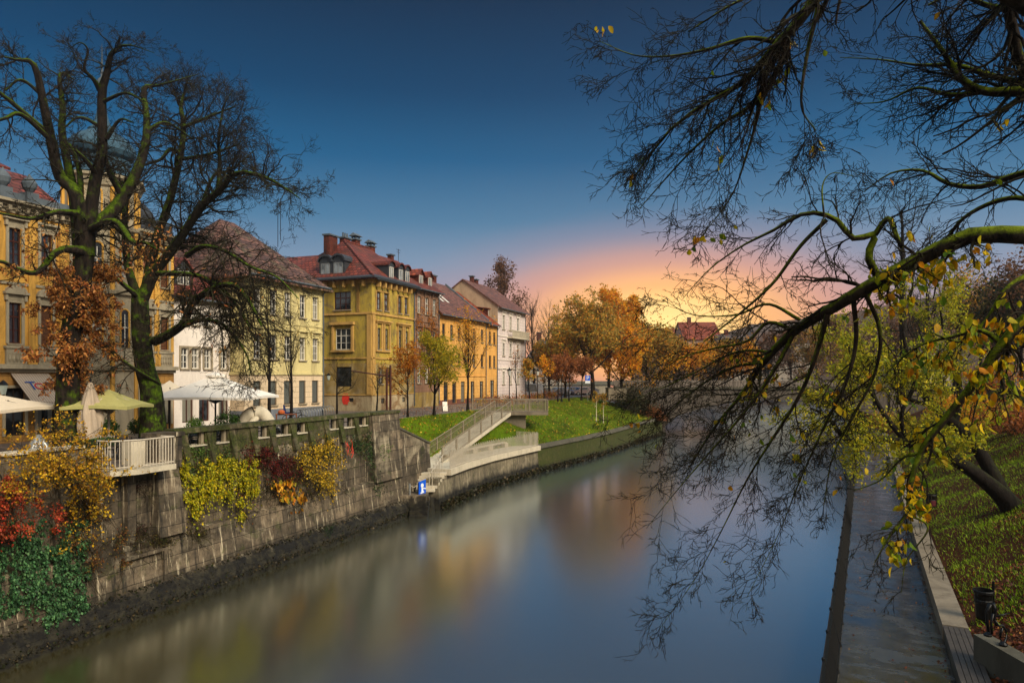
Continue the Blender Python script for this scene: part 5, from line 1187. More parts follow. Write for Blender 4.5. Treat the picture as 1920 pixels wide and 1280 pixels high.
# café chairs and tables
def chair_proto():
    e = empty('cafe_chair', (0,0,0), 0, 'black metal café chair', 'chair', 'black café chairs behind the parapet')
    mb = MB(); mb.box(-.21,.21,-.21,.21,.43,.46); mb.build('seat', M['black'], e)
    mb = MB()
    for k in range(4): mb.box(-.2,.2,.2,.225,.56+k*.09,.6+k*.09)
    mb.bar((-.2,.21,.44),(-.2,.24,.92),.035); mb.bar((.2,.21,.44),(.2,.24,.92),.035); mb.build('backrest', M['black'], e)
    for sx in (-1,1):
        for sy in (-1,1): mb = MB(); mb.bar((sx*.18,sy*.18,.43),(sx*.21,sy*.22,0),.03); mb.build('leg', M['black'], e)
    return e
def table_proto():
    e = empty('cafe_table', (0,0,0), 0, 'black round café table', 'table', 'black café tables behind the parapet')
    mb = MB(); mb.lathe([(.0,.72),(.38,.72),(.38,.75),(0,.75)], n=16); mb.build('tabletop', M['black'], e)
    mb = MB(); mb.tube([(0,0,.02),(0,0,.72)], .03, 6); mb.lathe([(.22,0),(.22,.03),(.04,.06)], n=10); mb.build('base', M['black'], e); return e
cp, tp = chair_proto(), table_proto(); first = [True, True]
spots = [(218,26.2,'on the balcony terrace left'),(243,26.6,'on the balcony terrace middle'),(268,27.0,'by the balcony pedestal')]
tbl = [(228,27.6),(262,28.2),(358,30.0),(378,30.6),(412,31.6),(430,32.6),(490,34.4),(528,36.2),(562,37.8)]
def what(px):
    near = [(228,'behind the balcony railing'),(262,'beside the balcony pedestal'),(358,'seen through the second parapet opening, left part'),(378,'seen through the second parapet opening, right part'),
            (412,'seen through the third parapet opening, left part'),(430,'just past the third parapet opening'),(490,'seen through the fourth parapet opening'),(528,'seen through the fifth parapet opening'),(562,'seen through the sixth parapet opening')]
    return min(near, key=lambda t_: abs(t_[0]-px))[1]
side_w = ['left', 'back', 'right', 'front']
for i, (px, D) in enumerate(tbl):
    lc = XD(px, D); t_ = tp if i == 0 else copy_tree(tp); t_.location = lc; t_['label'] = 'black round café table '+what(px)
    for j in range(3):
        a = j*2.1+i*.9; c = cp if (i == 0 and j == 0) else copy_tree(cp); c.location = (lc.x+.62*math.cos(a), lc.y+.62*math.sin(a), 0); c.rotation_euler = (0,0,a-math.pi/2)
        dx, dy = math.cos(a), math.sin(a); c['label'] = 'black café chair '+('right of' if j == 0 else ('behind' if j == 1 else 'before'))+' the table '+what(px).replace('seen through the ', 'in the ').replace('just past the', 'past the').replace(' part', '')
# sculpture
sc_e = empty('stone_sculpture', XD(480, 36.5), .2, 'smooth beige stone arch sculpture with round hollows behind the parapet', 'sculpture')
mb = MB(); pts = [(-.78+.0,0,0),(-.74,0,.55),(-.5,0,1.15),(-.1,0,1.42),(.3,0,1.35),(.62,0,.95),(.95,0,.45),(1.15,0,0)]; sp_ = spline(pts, 20); mb.tube([tuple(p) for p in sp_], [.22+.14*math.sin(i/19*math.pi) for i in range(20)], 14); mb.build('arch', M['pale_stone'], sc_e, True)
mb = MB(); sp_ = spline([(-.5,-.35,0),(-.35,-.45,.6),(0,-.3,1.05),(.2,.1,1.2)], 12); mb.tube([tuple(p) for p in sp_], [.12+.05*math.sin(i/11*math.pi) for i in range(12)], 10); mb.build('arm', M['pale_stone'], sc_e, True)
# bicycle stands
proto = None
for i in range(12):
    u = i/11; p = XD(563, 50.5).lerp(XD(618, 56.5), u)
    if proto is None:
        proto = empty('bicycle_stand', p, TH, 'silver hoop bicycle stand', 'bicycle stand', 'bicycle stands in a row before the yellow house'); mb = MB()
        k = 10; mb.tube([(0,-.38,0),(0,-.38,.6)]+[(0,-.38*math.cos(math.pi*j/k),.6+.3*math.sin(math.pi*j/k)) for j in range(1, k)]+[(0,.38,.6),(0,.38,0)], .03, 6); mb.build('hoop', M['grey_metal'], proto, True)
        mb = MB(); mb.box(-.06,.06,-.45,-.31,0,.015); mb.box(-.06,.06,.31,.45,0,.015); mb.build('foot', M['grey_metal'], proto); c = proto
    else: c = place_copy(proto, p)
    c['label'] = 'silver hoop bicycle stand in the long row before the yellow house'
# bicycle with blue child seat
bi = empty('bicycle', XD(553, 47.5), .1, 'parked black bicycle with a blue child seat near the hoop stands', 'bicycle')
for x in (-.52, .52):
    mb = MB(); mb.tube([(x+.33*math.cos(q*math.pi/10),0,.34+.33*math.sin(q*math.pi/10)) for q in range(21)], .022, 5); w1 = mb.build('wheel', M['black'], bi)
    mb = MB()
    for q in range(8): mb.bar((x,0,.34),(x+.32*math.cos(q*math.pi/4),0,.34+.32*math.sin(q*math.pi/4)),.008)
    mb.build('spokes', M['grey_metal'], w1)
mb = MB()
for a, c in (((-.52,.34),(-.15,.8)),((-.15,.8),(.0,.3)),((-.52,.34),(.0,.3)),((-.12,.75),(.38,.82)),((.0,.3),(.4,.7)),((.38,.95),(.52,.34))): mb.bar((a[0],0,a[1]),(c[0],0,c[1]),.035)
mb.build('frame', M['black'], bi); mb = MB(); mb.bar((.36,-.25,.98),(.36,.25,.98),.03); mb.build('handlebar', M['black'], bi); mb = MB(); mb.box(-.25,-.02,-.07,.07,.84,.9); mb.build('saddle', M['black'], bi)
mb = MB(); mb.hexa([(-.62,-.15,.75),(-.28,-.15,.75),(-.28,.15,.75),(-.62,.15,.75)],[(-.72,-.17,.86),(-.28,-.17,.86),(-.28,.17,.86),(-.72,.17,.86)]); mb.hexa([(-.72,-.17,.86),(-.62,-.17,.86),(-.62,.17,.86),(-.72,.17,.86)],[(-.78,-.15,1.35),(-.72,-.15,1.35),(-.72,.15,1.35),(-.78,.15,1.35)]); mb.build('child_seat', plain('blue_seat', (24,44,92), .5), bi)
# wooden trestle
tt = empty('wooden_trestle', XD(537, 43), .2, 'rusty brown tubular barrier with a small orange bag on it, behind the parapet', 'barrier')
mb = MB()
for x in (-.6, .0, .6): mb.bar((x,0,0),(x,0,.95),.06)
mb.bar((-.65,0,.95),(.65,0,.95),.06); mb.bar((-.65,0,.5),(.65,0,.5),.04); mb.build('frame', plain('rust', (120,70,46), .7), tt); mb = MB(); mb.lathe([(.0,0),(.2,.02),(.22,.15),(.1,.25),(0,.26)], (-.3,0,.98), 10); mb.build('bag', plain('bag', (180,90,40), .7), tt)
# tall rusty posts near the corner
po = empty('steel_posts', XD(728, 52), 0, 'pair of tall rusty steel posts with a long arm before the corner house', 'post')
for dx in (-.12,.16): mb = MB(); mb.bar((dx,0,0),(dx,0,4.0+dx*1.2),.12); mb.build('post', M['brown_wood'], po)
mb = MB(); mb.bar((-2.8,0,3.75),(.0,0,3.35),.07); mb.build('arm', M['brown_wood'], po)
# street lamps
def lamp_proto():
    e = empty('street_lamp', (0,0,0), 0, 'lamp', 'street lamp', 'street lamps along the street')
    mb = MB(); mb.lathe([(.14,0),(.14,.25),(.08,.35),(.055,.9),(.045,3.3),(.07,3.35),(.05,3.42)], n=10); mb.build('post', M['iron'], e)
    mb = MB(); mb.lathe([(.1,3.42),(.14,3.46),(.22,3.95),(.2,3.97)], n=6); mb.build('lamp_glass', plain('lamp_glass', (190,186,176), .3), e)
    mb = MB(); mb.lathe([(.27,3.97),(.25,4.02),(.08,4.2),(.03,4.3),(.0,4.34)], n=6); mb.build('cap', M['iron'], e); return e
lp = lamp_proto()
for i, (px, D, lb) in enumerate([(955,75,'black street lamp in front of the white gabled house'),(1008,84,'black street lamp right of the white gabled house, carrying a small notice'),(1053,90,'black street lamp under the rust coloured trees'),(1187,108,'thin lamp at the far end of the lawn by the bridge')]):
    c = lp if i == 0 else copy_tree(lp); c.location = XD(px, D, 0 if i < 3 else -1.6); c['label'] = lb
    if i == 3: c.scale = (.8,.8,.8)
def wall_lamp(px, D, z, lb):
    e = empty('wall_lantern', XD(px, D, z), TH, lb, 'lantern'); mb = MB(); mb.tube([(0,.5,-.1),(0,.25,.0),(0,0,.05),(0,0,.0)], .02, 5); mb.build('bracket', M['iron'], e)
    mb = MB(); mb.lathe([(.1,-.5),(.19,-.1),(.17,-.08)], n=6); mb.build('lamp_glass', plain('lantern_glass', (170,180,170), .2), e); mb = MB(); mb.lathe([(.23,-.08),(.08,.08),(0,.14)], n=6); mb.lathe([(0,-.56),(.1,-.5),(.02,-.48)], n=6); mb.build('cap', M['iron'], e)
wall_lamp(6, 30, 3.05, 'black lantern on a bracket left of the grey awning'); wall_lamp(472, 49.5, 3.55, 'black lantern on the left end of the pale yellow house'); wall_lamp(616, 64, 3.5, 'black lantern on the side of the ochre corner house')
# sandwich board
sb = empty('sandwich_board', XD(834, 66), .4, 'white leaning sandwich board on the pavement before the orange house', 'sign'); mb = MB()
sb.scale = (.8,.8,.8); mb.hexa([(-.3,-.25,0),(.3,-.25,0),(.3,-.2,0),(-.3,-.2,0)],[(-.3,0,1.1),(.3,0,1.1),(.3,.04,1.1),(-.3,.04,1.1)]); mb.build('panel', M['white_c'], sb); mb = MB(); mb.hexa([(-.3,.25,0),(.3,.25,0),(.3,.29,0),(-.3,.29,0)],[(-.3,.05,1.1),(.3,.05,1.1),(.3,.09,1.1),(-.3,.09,1.1)]); mb.build('rear_panel', M['grey_metal'], sb)
# parking sign
ps = empty('parking_sign', XD(1102, 92), 0, 'blue square parking sign with a white letter P on a thin post', 'sign')
mb = MB(); mb.bar((0,.04,0),(0,.04,3.3),.06); mb.build('post', M['grey_metal'], ps); mb = MB(); mb.box(-.33,.33,-.02,.02,2.75,3.45); mb.build('panel', M['sign_blue'], ps); mb = MB(); mb.box(-.33,.33,-.02,.02,2.4,2.72); mb.build('lower_panel', M['sign_white'], ps)
letter('P', 0, -.03, 2.85, .75, M['sign_white'], ps, (R(90),0,0))
# cars
M['tyre'] = plain('tyre', (16,16,17), .8); 
def car(loc, rz, colr, label, van=False):
    e = empty('parked_car' if not van else 'parked_van', loc, rz, label, 'car' if not van else 'van', None if van else 'cars parked at the end of the street')
    m_ = plain('paint_%d_%d' % (colr[0], colr[2]), colr, .25, .2, .03, spec=.6)
    h = 1.42 if not van else 2.2; L_ = 4.1 if not van else 4.9; ln = [(-L_/2,.35),(-L_/2,.75),(-L_/2+.15,.85),(-L_/2+.9,.95),(-L_/2+1.5,h-.05),(-L_/2+1.9,h),(L_/2-1.0 if not van else L_/2-.2,h),(L_/2-.3 if not van else L_/2-.05,.98 if not van else h-.2),(L_/2,.85),(L_/2,.35)]
    n_ = len(ln); mb = MB(); vs = []
    for y, s_ in ((-.82,1),(.82,1)):
        for x, z in ln: vs.append((x, y*(1 if z < 1 else .86), z))
    mb.add(vs, [tuple(range(n_)), tuple(reversed(range(n_, 2*n_)))]+[(i, n_+i, n_+(i+1)%n_, (i+1)%n_) for i in range(n_)]); body = mb.build('body', m_, e)
    mb = MB()
    for y in (-1, 1):
        yy = y*.80; mb.add([(-L_/2+1.15,yy,.98),(L_/2-1.0,yy,.98),(L_/2-1.25,y*.735,h-.1),(-L_/2+1.65,y*.735,h-.1)], [(0,1,2,3)]);
    mb.add([(-L_/2+.93,-.72,.99),(-L_/2+.93,.72,.99),(-L_/2+1.44,.64,h-.09),(-L_/2+1.44,-.64,h-.09)], [(0,1,2,3)])
    g_ = mb.build('windows', M['glass'], e); g_.scale = (1.01, 1.03, 1.0)
    for x in (-L_/2+.8, L_/2-.8):
        for y in (-.8, .8):
            mb = MB(); k = 14; mb.tube([(x, y-.1, .31), (x, y+.1, .31)], .31, 16); w1 = mb.build('wheel', M['tyre'], e); mb = MB(); mb.tube([(x, y-.11, .31), (x, y+.11, .31)], .18, 12); mb.build('rim', M['grey_metal'], w1)
    for y in (-.6,.6): mb = MB(); mb.box(-L_/2-.015, -L_/2+.02, y-.14, y+.14, .62, .76); mb.build('headlight', M['white_c'], e)
car(XD(988, 106), .2, (214,214,214), 'white parked van just right of the white gabled house', True)
for px, D, c_, lb in ((1047,118,(196,196,200),'silver parked car behind the rust coloured trees, left of the blue cars'),(1066,121,(70,92,140),'blue parked car between two street trees'),(1078,124,(40,60,104),'dark blue parked car behind the lighter blue one'),(1090,121,(150,130,128),'pinkish grey parked car left of the parking sign'),(1101,124,(190,190,194),'pale grey parked car under the parking sign'),(1016,117,(176,172,168),'light grey parked car right of the second street lamp')):
    car(XD(px, D), .5, c_, lb)
# low kiosk / planter box by the bridge head
kb = empty('concrete_planter', XD(1155, 104), .1, 'big square concrete box at the top of the lawn by the bridge', 'planter'); mb = MB(); mb.box(-1.4,1.4,-1,1,-.2,1.5); mb.build('box', M['concrete'], kb); mb = MB(); mb.box(-1.45,1.45,-1.05,1.05,1.5,1.62); mb.build('rim', M['concrete_dark'], kb)
# retaining garden wall behind the cars
gw = empty('garden_wall', (0,0,0), 0, 'long pale garden wall with a dark top behind the parked cars', 'wall'); a, c = XD(1000, 128), XD(1140, 132); mb = MB(); mb.hexa([(a.x,a.y,0),(c.x,c.y,0),(c.x,c.y+.4,0),(a.x,a.y+.4,0)],[(a.x,a.y,1.5),(c.x,c.y,1.5),(c.x,c.y+.4,1.5),(a.x,a.y+.4,1.5)]); mb.build('wall', M['pale_stone'], gw)
mb = MB(); mb.hexa([(a.x,a.y-.05,1.5),(c.x,c.y-.05,1.5),(c.x,c.y+.45,1.5),(a.x,a.y+.45,1.5)],[(a.x,a.y-.05,1.65),(c.x,c.y-.05,1.65),(c.x,c.y+.45,1.65),(a.x,a.y+.45,1.65)]); mb.build('coping', M['slate'], gw)

# ------------------------------------------------------------------ climbers on the quay wall
def inpoly(px, py, poly):
    c = np.zeros(len(px), bool); n_ = len(poly)
    for i in range(n_):
        x1, y1 = poly[i]; x2, y2 = poly[(i+1) % n_]
        m_ = ((y1 > py) != (y2 > py)) & (px < (x2-x1)*(py-y1)/(y2-y1+1e-9)+x1); c ^= m_
    return c
def wall_o(z): return np.where(z > -2.93, .2+(z+2.95)*.12, np.where(z > -4.6, (z+4.6)*.13, -.1))
def climber(label, poly, n, size, cols, out=(.05,.3), name='climbing_plant', asp=.75, hang=.4, stems=14, mid=.3, cat='plant', clump=1.0, sag=0.0, strands=None):
    """leaves in ragged hanging clumps over the wall, thin or absent between them"""
    xs = [p[0] for p in poly]; ys = [p[1] for p in poly]; per = 34; m_ = max(4, int(n*.95/per))
    px = rng.uniform(min(xs), max(xs), m_*5); py = rng.uniform(min(ys), max(ys), m_*5); k = inpoly(px, py, poly); px, py = px[k][:m_], py[k][:m_]; m_ = len(px)
    ph = rng.random(4)*6; k = np.sin(px*.16+ph[0])*np.sin(py*.05+ph[1])+.7*np.sin(px*.31+py*.1+ph[2])+rng.normal(0, .5, m_) > -.25; px, py = px[k], py[k]; m_ = len(px)
    if strands:
        ns, y0, la, lb = strands; sx = np.linspace(min(xs), max(xs), ns)+rng.normal(0, 2.5, ns); sl = rng.uniform(la, lb, ns); w_ = rng.integers(0, ns, m_)
        px = sx[w_]+rng.normal(0, 2.2, m_); py = y0+(sx[w_]-min(xs))*-.08+rng.random(m_)**.8*sl[w_]
    e = empty(name, fr(XW, s_px((min(xs)+max(xs))/2, .3, XW), .3, 0), 0, label, cat); org = np.array(e.location)
    cnt = np.maximum(4, (per*rng.exponential(1.0, m_)).astype(int)); who = np.repeat(np.arange(m_), cnt); N = len(who)
    sc_ = (rng.uniform(2.5, 5.0, m_) if strands else rng.uniform(4.0, 9.5, m_))[who]; dx = rng.normal(size=N)*sc_; dy = rng.normal(size=N)*sc_*.8+np.where(rng.random(m_)[who] < .3, rng.exponential(14, N), 0)*hang
    bul = rng.uniform(out[0], out[1], m_)[who]*(1-.6*np.minimum(1, (dx/sc_)**2*.4))*(.55+.45*rng.random(N))
    X, Y = px[who]+dx, py[who]+dy; o = .3; kk = (X-960)/FP
    def sp(o): return (-XW+.932*o+.3625*kk*o)/(.3625-.932*kk)
    s = sp(.3); Dp = .932*s+.3625*.3; z = CZ-(Y-HY)/FP*Dp; o = wall_o(z)-bul; s = sp(o); Dp = .932*s+.3625*o; z = CZ-(Y-HY)/FP*Dp
    C = np.stack([XW+.3625*s-.932*o, Dp, z], 1)-org; outv = np.array([.932, -.3625, -hang])
    V, Q = leaves(C, size, asp, np.tile(outv, (N, 1)), hang, .5); dark = [tuple(int(v*.5) for v in c) for c in cols[:2]]
    np_mesh('foliage', V, Q, leafmat(label[:20], cols[:1]+dark[:1]+cols[1:]+dark[1:], .3), e)
    if stems:
        a = Acc(); ix = rng.integers(0, N, stems); s_ = C[ix]-np.array([.932, -.3625, 0])*.12
        d = np.tile([0, 0, -1.], (stems, 1))+rng.normal(size=(stems, 3))*.5
        T_, Rr = grow(s_, d, np.full(stems, 1.1*mid*3), np.full(stems, .012), 6, .25, (0, 0, -.1)); a.add(*tubes(T_, Rr, 4))
        s2, d2, l2, r2 = spawn(T_, Rr, 6, .1, 1, 45, lambda L_, t_: L_*.4, .6); a.add(*tubes(*grow(s2, d2, l2, r2, 4, .3), 3)); a.build('stem', M['bark_thin'], e)
    return e
M['bark_thin'] = bark('thin_bark', (70,54,40), .3)
def shrub(label, c_px, D0, rad, n, size, cols, up=.6, asp=.7, name='shrub', stems=26, lean=(0,0,0), z0=None, twl=1.0):
    """a loose twiggy bush rooted behind/below and spreading; leaves sit on its twigs"""
    p = P(c_px[0], c_px[1], D0); e = empty(name, p, 0, label, 'shrub')
    S0 = rng.normal(size=(stems, 3))*np.array([.3, .2, .15])*rad; d = norm(rng.normal(size=(stems, 3))*.75+np.array([0, 0, up])+np.array(lean))
    T_, Rr = grow(S0, d, rng.uniform(.6, 1.15, stems)*rad*twl, np.full(stems, .016), 8, .12, (0, 0, -.06)); a = Acc(); a.add(*tubes(T_, Rr, 4))
    s2, d2, l2, r2 = spawn(T_, Rr, 9, .15, 1, 45, lambda L_, t_: L_*.42, .6); P2, R2 = grow(s2, d2, l2, r2, 5, .16, (0, 0, -.05)); a.add(*tubes(P2, R2, 3))
    s3, d3, l3, r3 = spawn(P2, R2, 5, .2, 1, 45, lambda L_, t_: L_*.45, .6); P3, R3 = grow(s3, d3, l3, r3, 3, .2, (0, 0, -.05)); a.add(*tubes(P3, R3, 3)); a.build('stem', M['bark_thin'], e)
    pts = P3[:, 1:].reshape(-1, 3); ix = rng.integers(0, len(pts), n); c = pts[ix]+rng.normal(size=(n, 3))*.03; V, Q = leaves(c, size, asp, droop=.3); np_mesh('foliage', V, Q, leafmat(label[:20], cols, .35), e); return e
climber('dark green ivy curtain hanging to the water at the lower left corner', [(-60,1000),(150,990),(158,1080),(148,1175),(130,1120),(118,1170),(96,1130),(84,1195),(60,1200),(44,1150),(20,1185),(0,1195),(-60,1240)], 34000, .08, [(46,84,50),(62,108,62),(34,62,38),(80,130,80),(100,140,84)], (.08,.42), 'ivy', hang=.7, clump=1.4, strands=(26, 985, 120, 215))
climber('scarlet and rust leaved climber at the left edge above the ivy', [(-60,905),(30,890),(90,925),(120,960),(110,1000),(50,995),(0,1020),(-60,1030)], 7500, .07, [(176,60,36),(150,52,32),(196,96,46),(120,60,36),(196,56,40),(168,92,44)], (.7,1.5), stems=30)
climber('twiggy rust brown creeper at the foot of the yellow shrub', [(120,930),(200,940),(245,1000),(250,1050),(215,1075),(160,1060),(130,1010)], 3600, .06, [(112,66,34),(130,84,40),(90,50,30),(150,110,40),(84,82,34)], (.2,.6), stems=60, mid=.45)
shrub('large golden yellow shrub overhanging the quay wall below the parapet', (125, 905), 22.3, 1.85, 7600, .07, [(222,172,24),(236,190,44),(190,140,24),(130,118,36),(206,140,26),(110,104,36),(150,104,40)], .75, twl=1.05)
climber('golden leaves hanging from the big shrub over the rust creeper', [(110,870),(190,860),(215,900),(200,960),(150,990),(120,950)], 1800, .08, [(226,176,20),(200,140,24),(240,200,50),(140,110,30)], (.4,1.0), stems=30)
climber('yellow green creeper draped in long tongues right of the balcony', [(340,880),(400,868),(440,880),(482,892),(478,905),(462,925),(460,958),(450,940),(438,930),(430,960),(415,948),(400,972),(392,950),(382,985),(368,960),(352,950),(343,920)], 20000, .08, [(178,172,16),(196,180,24),(140,150,20),(222,186,24),(110,128,22)], (.1,.45), hang=.8, clump=1.6, strands=(15, 862, 30, 118))
climber('fine mid green creeper just under the mossy parapet', [(336,840),(380,838),(450,836),(470,870),(440,888),(400,880),(345,895)], 4200, .065, [(70,104,46),(92,124,50),(52,80,36),(110,136,60)], (.04,.2), clump=1.3)
climber('dark crimson creeper mound below the parapet buttresses', [(452,846),(480,836),(512,842),(540,858),(560,868),(572,885),(560,900),(530,893),(500,880),(470,880),(455,870)], 4600, .07, [(96,22,20),(70,18,18),(120,36,28),(88,44,34)], (.15,.45), stems=50, clump=1.6)
climber('reddish brown bare creeper trailing to the right of the crimson mound', [(540,858),(580,860),(590,890),(560,905),(535,890)], 1500, .055, [(110,62,40),(90,48,34)], (.1,.3), stems=60)
climber('bushy golden climber below the parapet near the red fence scraps', [(560,850),(590,828),(625,822),(642,835),(640,870),(630,905),(615,925),(600,905),(580,900),(570,880)], 5200, .085, [(206,164,24),(190,150,26),(226,180,40),(150,130,30),(120,110,30)], (.2,.6), hang=.6, clump=1.5)
climber('orange and green large leaved creeper hanging low on the quay', [(504,905),(520,892),(560,895),(572,915),(565,935),(545,945),(535,940),(520,930),(508,925)], 520, .2, [(222,150,20),(206,120,20),(120,130,30),(232,170,40)], (.1,.35), hang=1.0, clump=1.6, stems=8)
climber('dark ivy with long strands hanging beside the stone pillar', [(655,825),(690,800),(705,815),(728,835),(722,850),(712,870),(716,915),(708,950),(702,900),(694,865),(668,850)], 4200, .07, [(40,66,36),(56,84,40),(30,48,28),(76,104,50)], (.06,.3), 'ivy', clump=1.5)
climber('light green grassy tuft on top of the stone pillar ivy', [(700,832),(730,836),(728,846),(705,845)], 700, .1, [(110,150,40),(90,130,36)], (.1,.4), asp=.3, stems=0, clump=2)
climber('small green tuft growing on the wall foot', [(606,985),(628,983),(634,1000),(610,1005)], 700, .07, [(50,80,36),(36,60,28)], (.3,.45), asp=.4, stems=0, clump=2)
climber('dark dry creeper stems on the pier below the balcony', [(238,905),(290,900),(300,960),(270,1000),(300,1010),(260,1015),(240,960)], 500, .05, [(80,34,30),(60,40,30)], (.0,.15), stems=50)
climber('dry brown growth along the wall ledge', [(250,1005),(330,990),(400,975),(380,1000),(300,1018),(250,1025)], 2600, .07, [(84,62,36),(60,48,30),(100,88,40),(56,66,30)], (.05,.3), stems=40, asp=.4, clump=1.5)
climber('small leaved dark creeper between the parapet buttresses', [(470,880),(560,905),(640,900),(650,930),(600,930),(560,950),(500,945),(470,930)], 2200, .055, [(54,46,30),(70,56,34),(44,40,24)], (.02,.12), stems=70)
climber('mixed green and brown creeper trailing along the whole wall top under the parapet', [(335,850),(480,838),(640,815),(735,800),(738,830),(650,850),(600,880),(560,905),(500,890),(440,880),(340,890)], 6500, .06, [(84,100,40),(110,110,40),(60,70,30),(120,84,40),(96,60,36)], (.05,.3), stems=50, hang=1.0)
climber('olive and rust leaves trailing in the gap between the yellow and crimson creepers', [(440,890),(500,885),(520,910),(500,935),(470,945),(450,930)], 1500, .06, [(130,120,34),(100,80,36),(140,70,34)], (.05,.3), stems=30, hang=1.0)
nt_e = empty('plastic_netting', fr(XW, s_px(648,.1,XW), .05, 0), TH, 'torn red plastic netting hanging on the wall below the parapet', 'netting'); mb = MB()
for k in range(12): x = rng.uniform(-.3,.5); z = rng.uniform(-.9,.0); mb.tube([(x,-.1,z),(x+rng.uniform(-.1,.1),-.16,z-.15),(x+rng.uniform(-.2,.2),-.1,z-.35)], .016, 4)
mb.build('strip', plain('red_plastic', (206,60,36), .5), nt_e)
hd = empty('box_hedge', fr(XW, s_px(178,.7,XW), .75, .8), TH, 'clipped dark green box hedge on the low parapet left of the balcony', 'hedge')
N = 2600; C = np.stack([rng.uniform(-.75,.75,N), rng.uniform(-.22,.22,N), rng.uniform(.0,.3,N)], 1); V, Q = leaves(C, .05, .6); np_mesh('foliage', V, Q, M['topiary'], hd); mb = MB(); mb.box(-.72,.72,-.18,.18,.0,.24); mb.build('core', plain('hedge_core', (18,26,12), .9), hd)
# ------------------------------------------------------------------ trees
M['bark'] = bark('mossy_bark', (44,36,30), .95, (82,104,14), thr=.10); M['bark_dark'] = bark('dark_bark', (34,28,24), .35, (62,70,24)); M['bark_old'] = bark('green_moss_bark', (46,40,30), .9, (96,124,22), thr=.12)
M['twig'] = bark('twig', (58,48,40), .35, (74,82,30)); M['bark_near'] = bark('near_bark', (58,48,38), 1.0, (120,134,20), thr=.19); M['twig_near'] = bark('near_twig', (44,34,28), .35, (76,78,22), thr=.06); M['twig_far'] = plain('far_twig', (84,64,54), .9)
M['chestnut'] = leafmat('chestnut_leaf', [(176,112,48),(146,84,38),(200,140,70),(112,62,32),(214,156,80),(158,84,42),(84,52,30)], .3)
def limb(acc, pts, n=22, sides=9, wob=.0, rs=1.0):
    q = []
    for p in pts:
        v = P(p[0], p[1], p[2]) if len(p) == 4 else Vector(p[0]); q.append((v.x, v.y, v.z, p[3] if len(p) == 4 else p[1]))
    s = spline(q, n)
    if wob: s[1:-1, :3] += rng.normal(size=(n-2, 3))*wob
    s[:, 3] = np.maximum(s[:, 3]*rs, .003)
    if acc is not None: acc.add(*tubes(s[None, :, :3], s[None, :, 3], sides))
    return s[None, :, :3], s[None, :, 3]
def twigs(acc, L_, n1, l1, n2, n3, trop=(0,0,0), side=None, wig=.12, r1=None, t0=.1, n4=0, ang=50, collect=None, l2=.45, l3=.5, scale_r=1.0):
    """sprays from a list of limbs; returns twig end points"""
    ends = []
    for (Pn, Rn) in L_:
        seg = np.linalg.norm(Pn[:, 1:]-Pn[:, :-1], axis=2).sum(); c = max(1, int(n1*seg))
        s, d, ln_, r = spawn(Pn, Rn, c, t0, 1, ang, lambda a, t: np.full(len(a), l1)*(1.15-.45*t), .4, side=side); r = np.minimum(r, .022*l1*scale_r)
        P1, R1 = grow(s, d, ln_, r, 8, wig, trop, .35, .03); acc.add(*tubes(P1, R1, 4))
        s, d, q, r = spawn(P1, R1, n2, .12, 1, 42, lambda a, t: a*l2*(1.2-.5*t), .6); P2, R2 = grow(s, d, q, r, 5, wig*1.3, np.array(trop)*.8, .4, .05); acc.add(*tubes(P2, R2, 3))
        s, d, q, r = spawn(P2, R2, n3, .15, 1, 40, lambda a, t: a*l3, .65); P3, R3 = grow(s, d, q, r, 3, wig*1.5, np.array(trop)*.6, .5, .06); acc.add(*tubes(P3, R3, 3))
        ends.append(P3[:, 1:].reshape(-1, 3))
        if n4: s, d, q, r = spawn(P3, R3, n4, .2, 1, 40, lambda a, t: a*.55, .75); acc.add(*tubes(*grow(s, d, q, r, 2, wig*1.5, trop, .6), 3))
    return np.concatenate(ends)
def rebase(acc, o):
    o = np.array(o); acc.V = [v-o for v in acc.V]
def big_tree(name, label, base, limbs, tw, barkm, twigm, leaf=None, extra=None, cat='tree', rsc=None):
    tr, cr, lf = Acc(), Acc(), Acc(); LL = [limb(tr, l_, rs=(rsc[i] if rsc else 1)) for i, l_ in enumerate(limbs)]
    ends = tw(cr, LL)
    for a in (tr, cr): rebase(a, base)
    e = empty(name, base, 0, label, cat); tr.build('trunk', M[barkm], e); c = cr.build('crown', M[twigm], e)
    if leaf: V, Q = leaf(ends); V = V-np.array(base); np_mesh('foliage', V, Q, M[leaf.mat], c)
    if extra: extra(e, c, LL, ends)
    return e
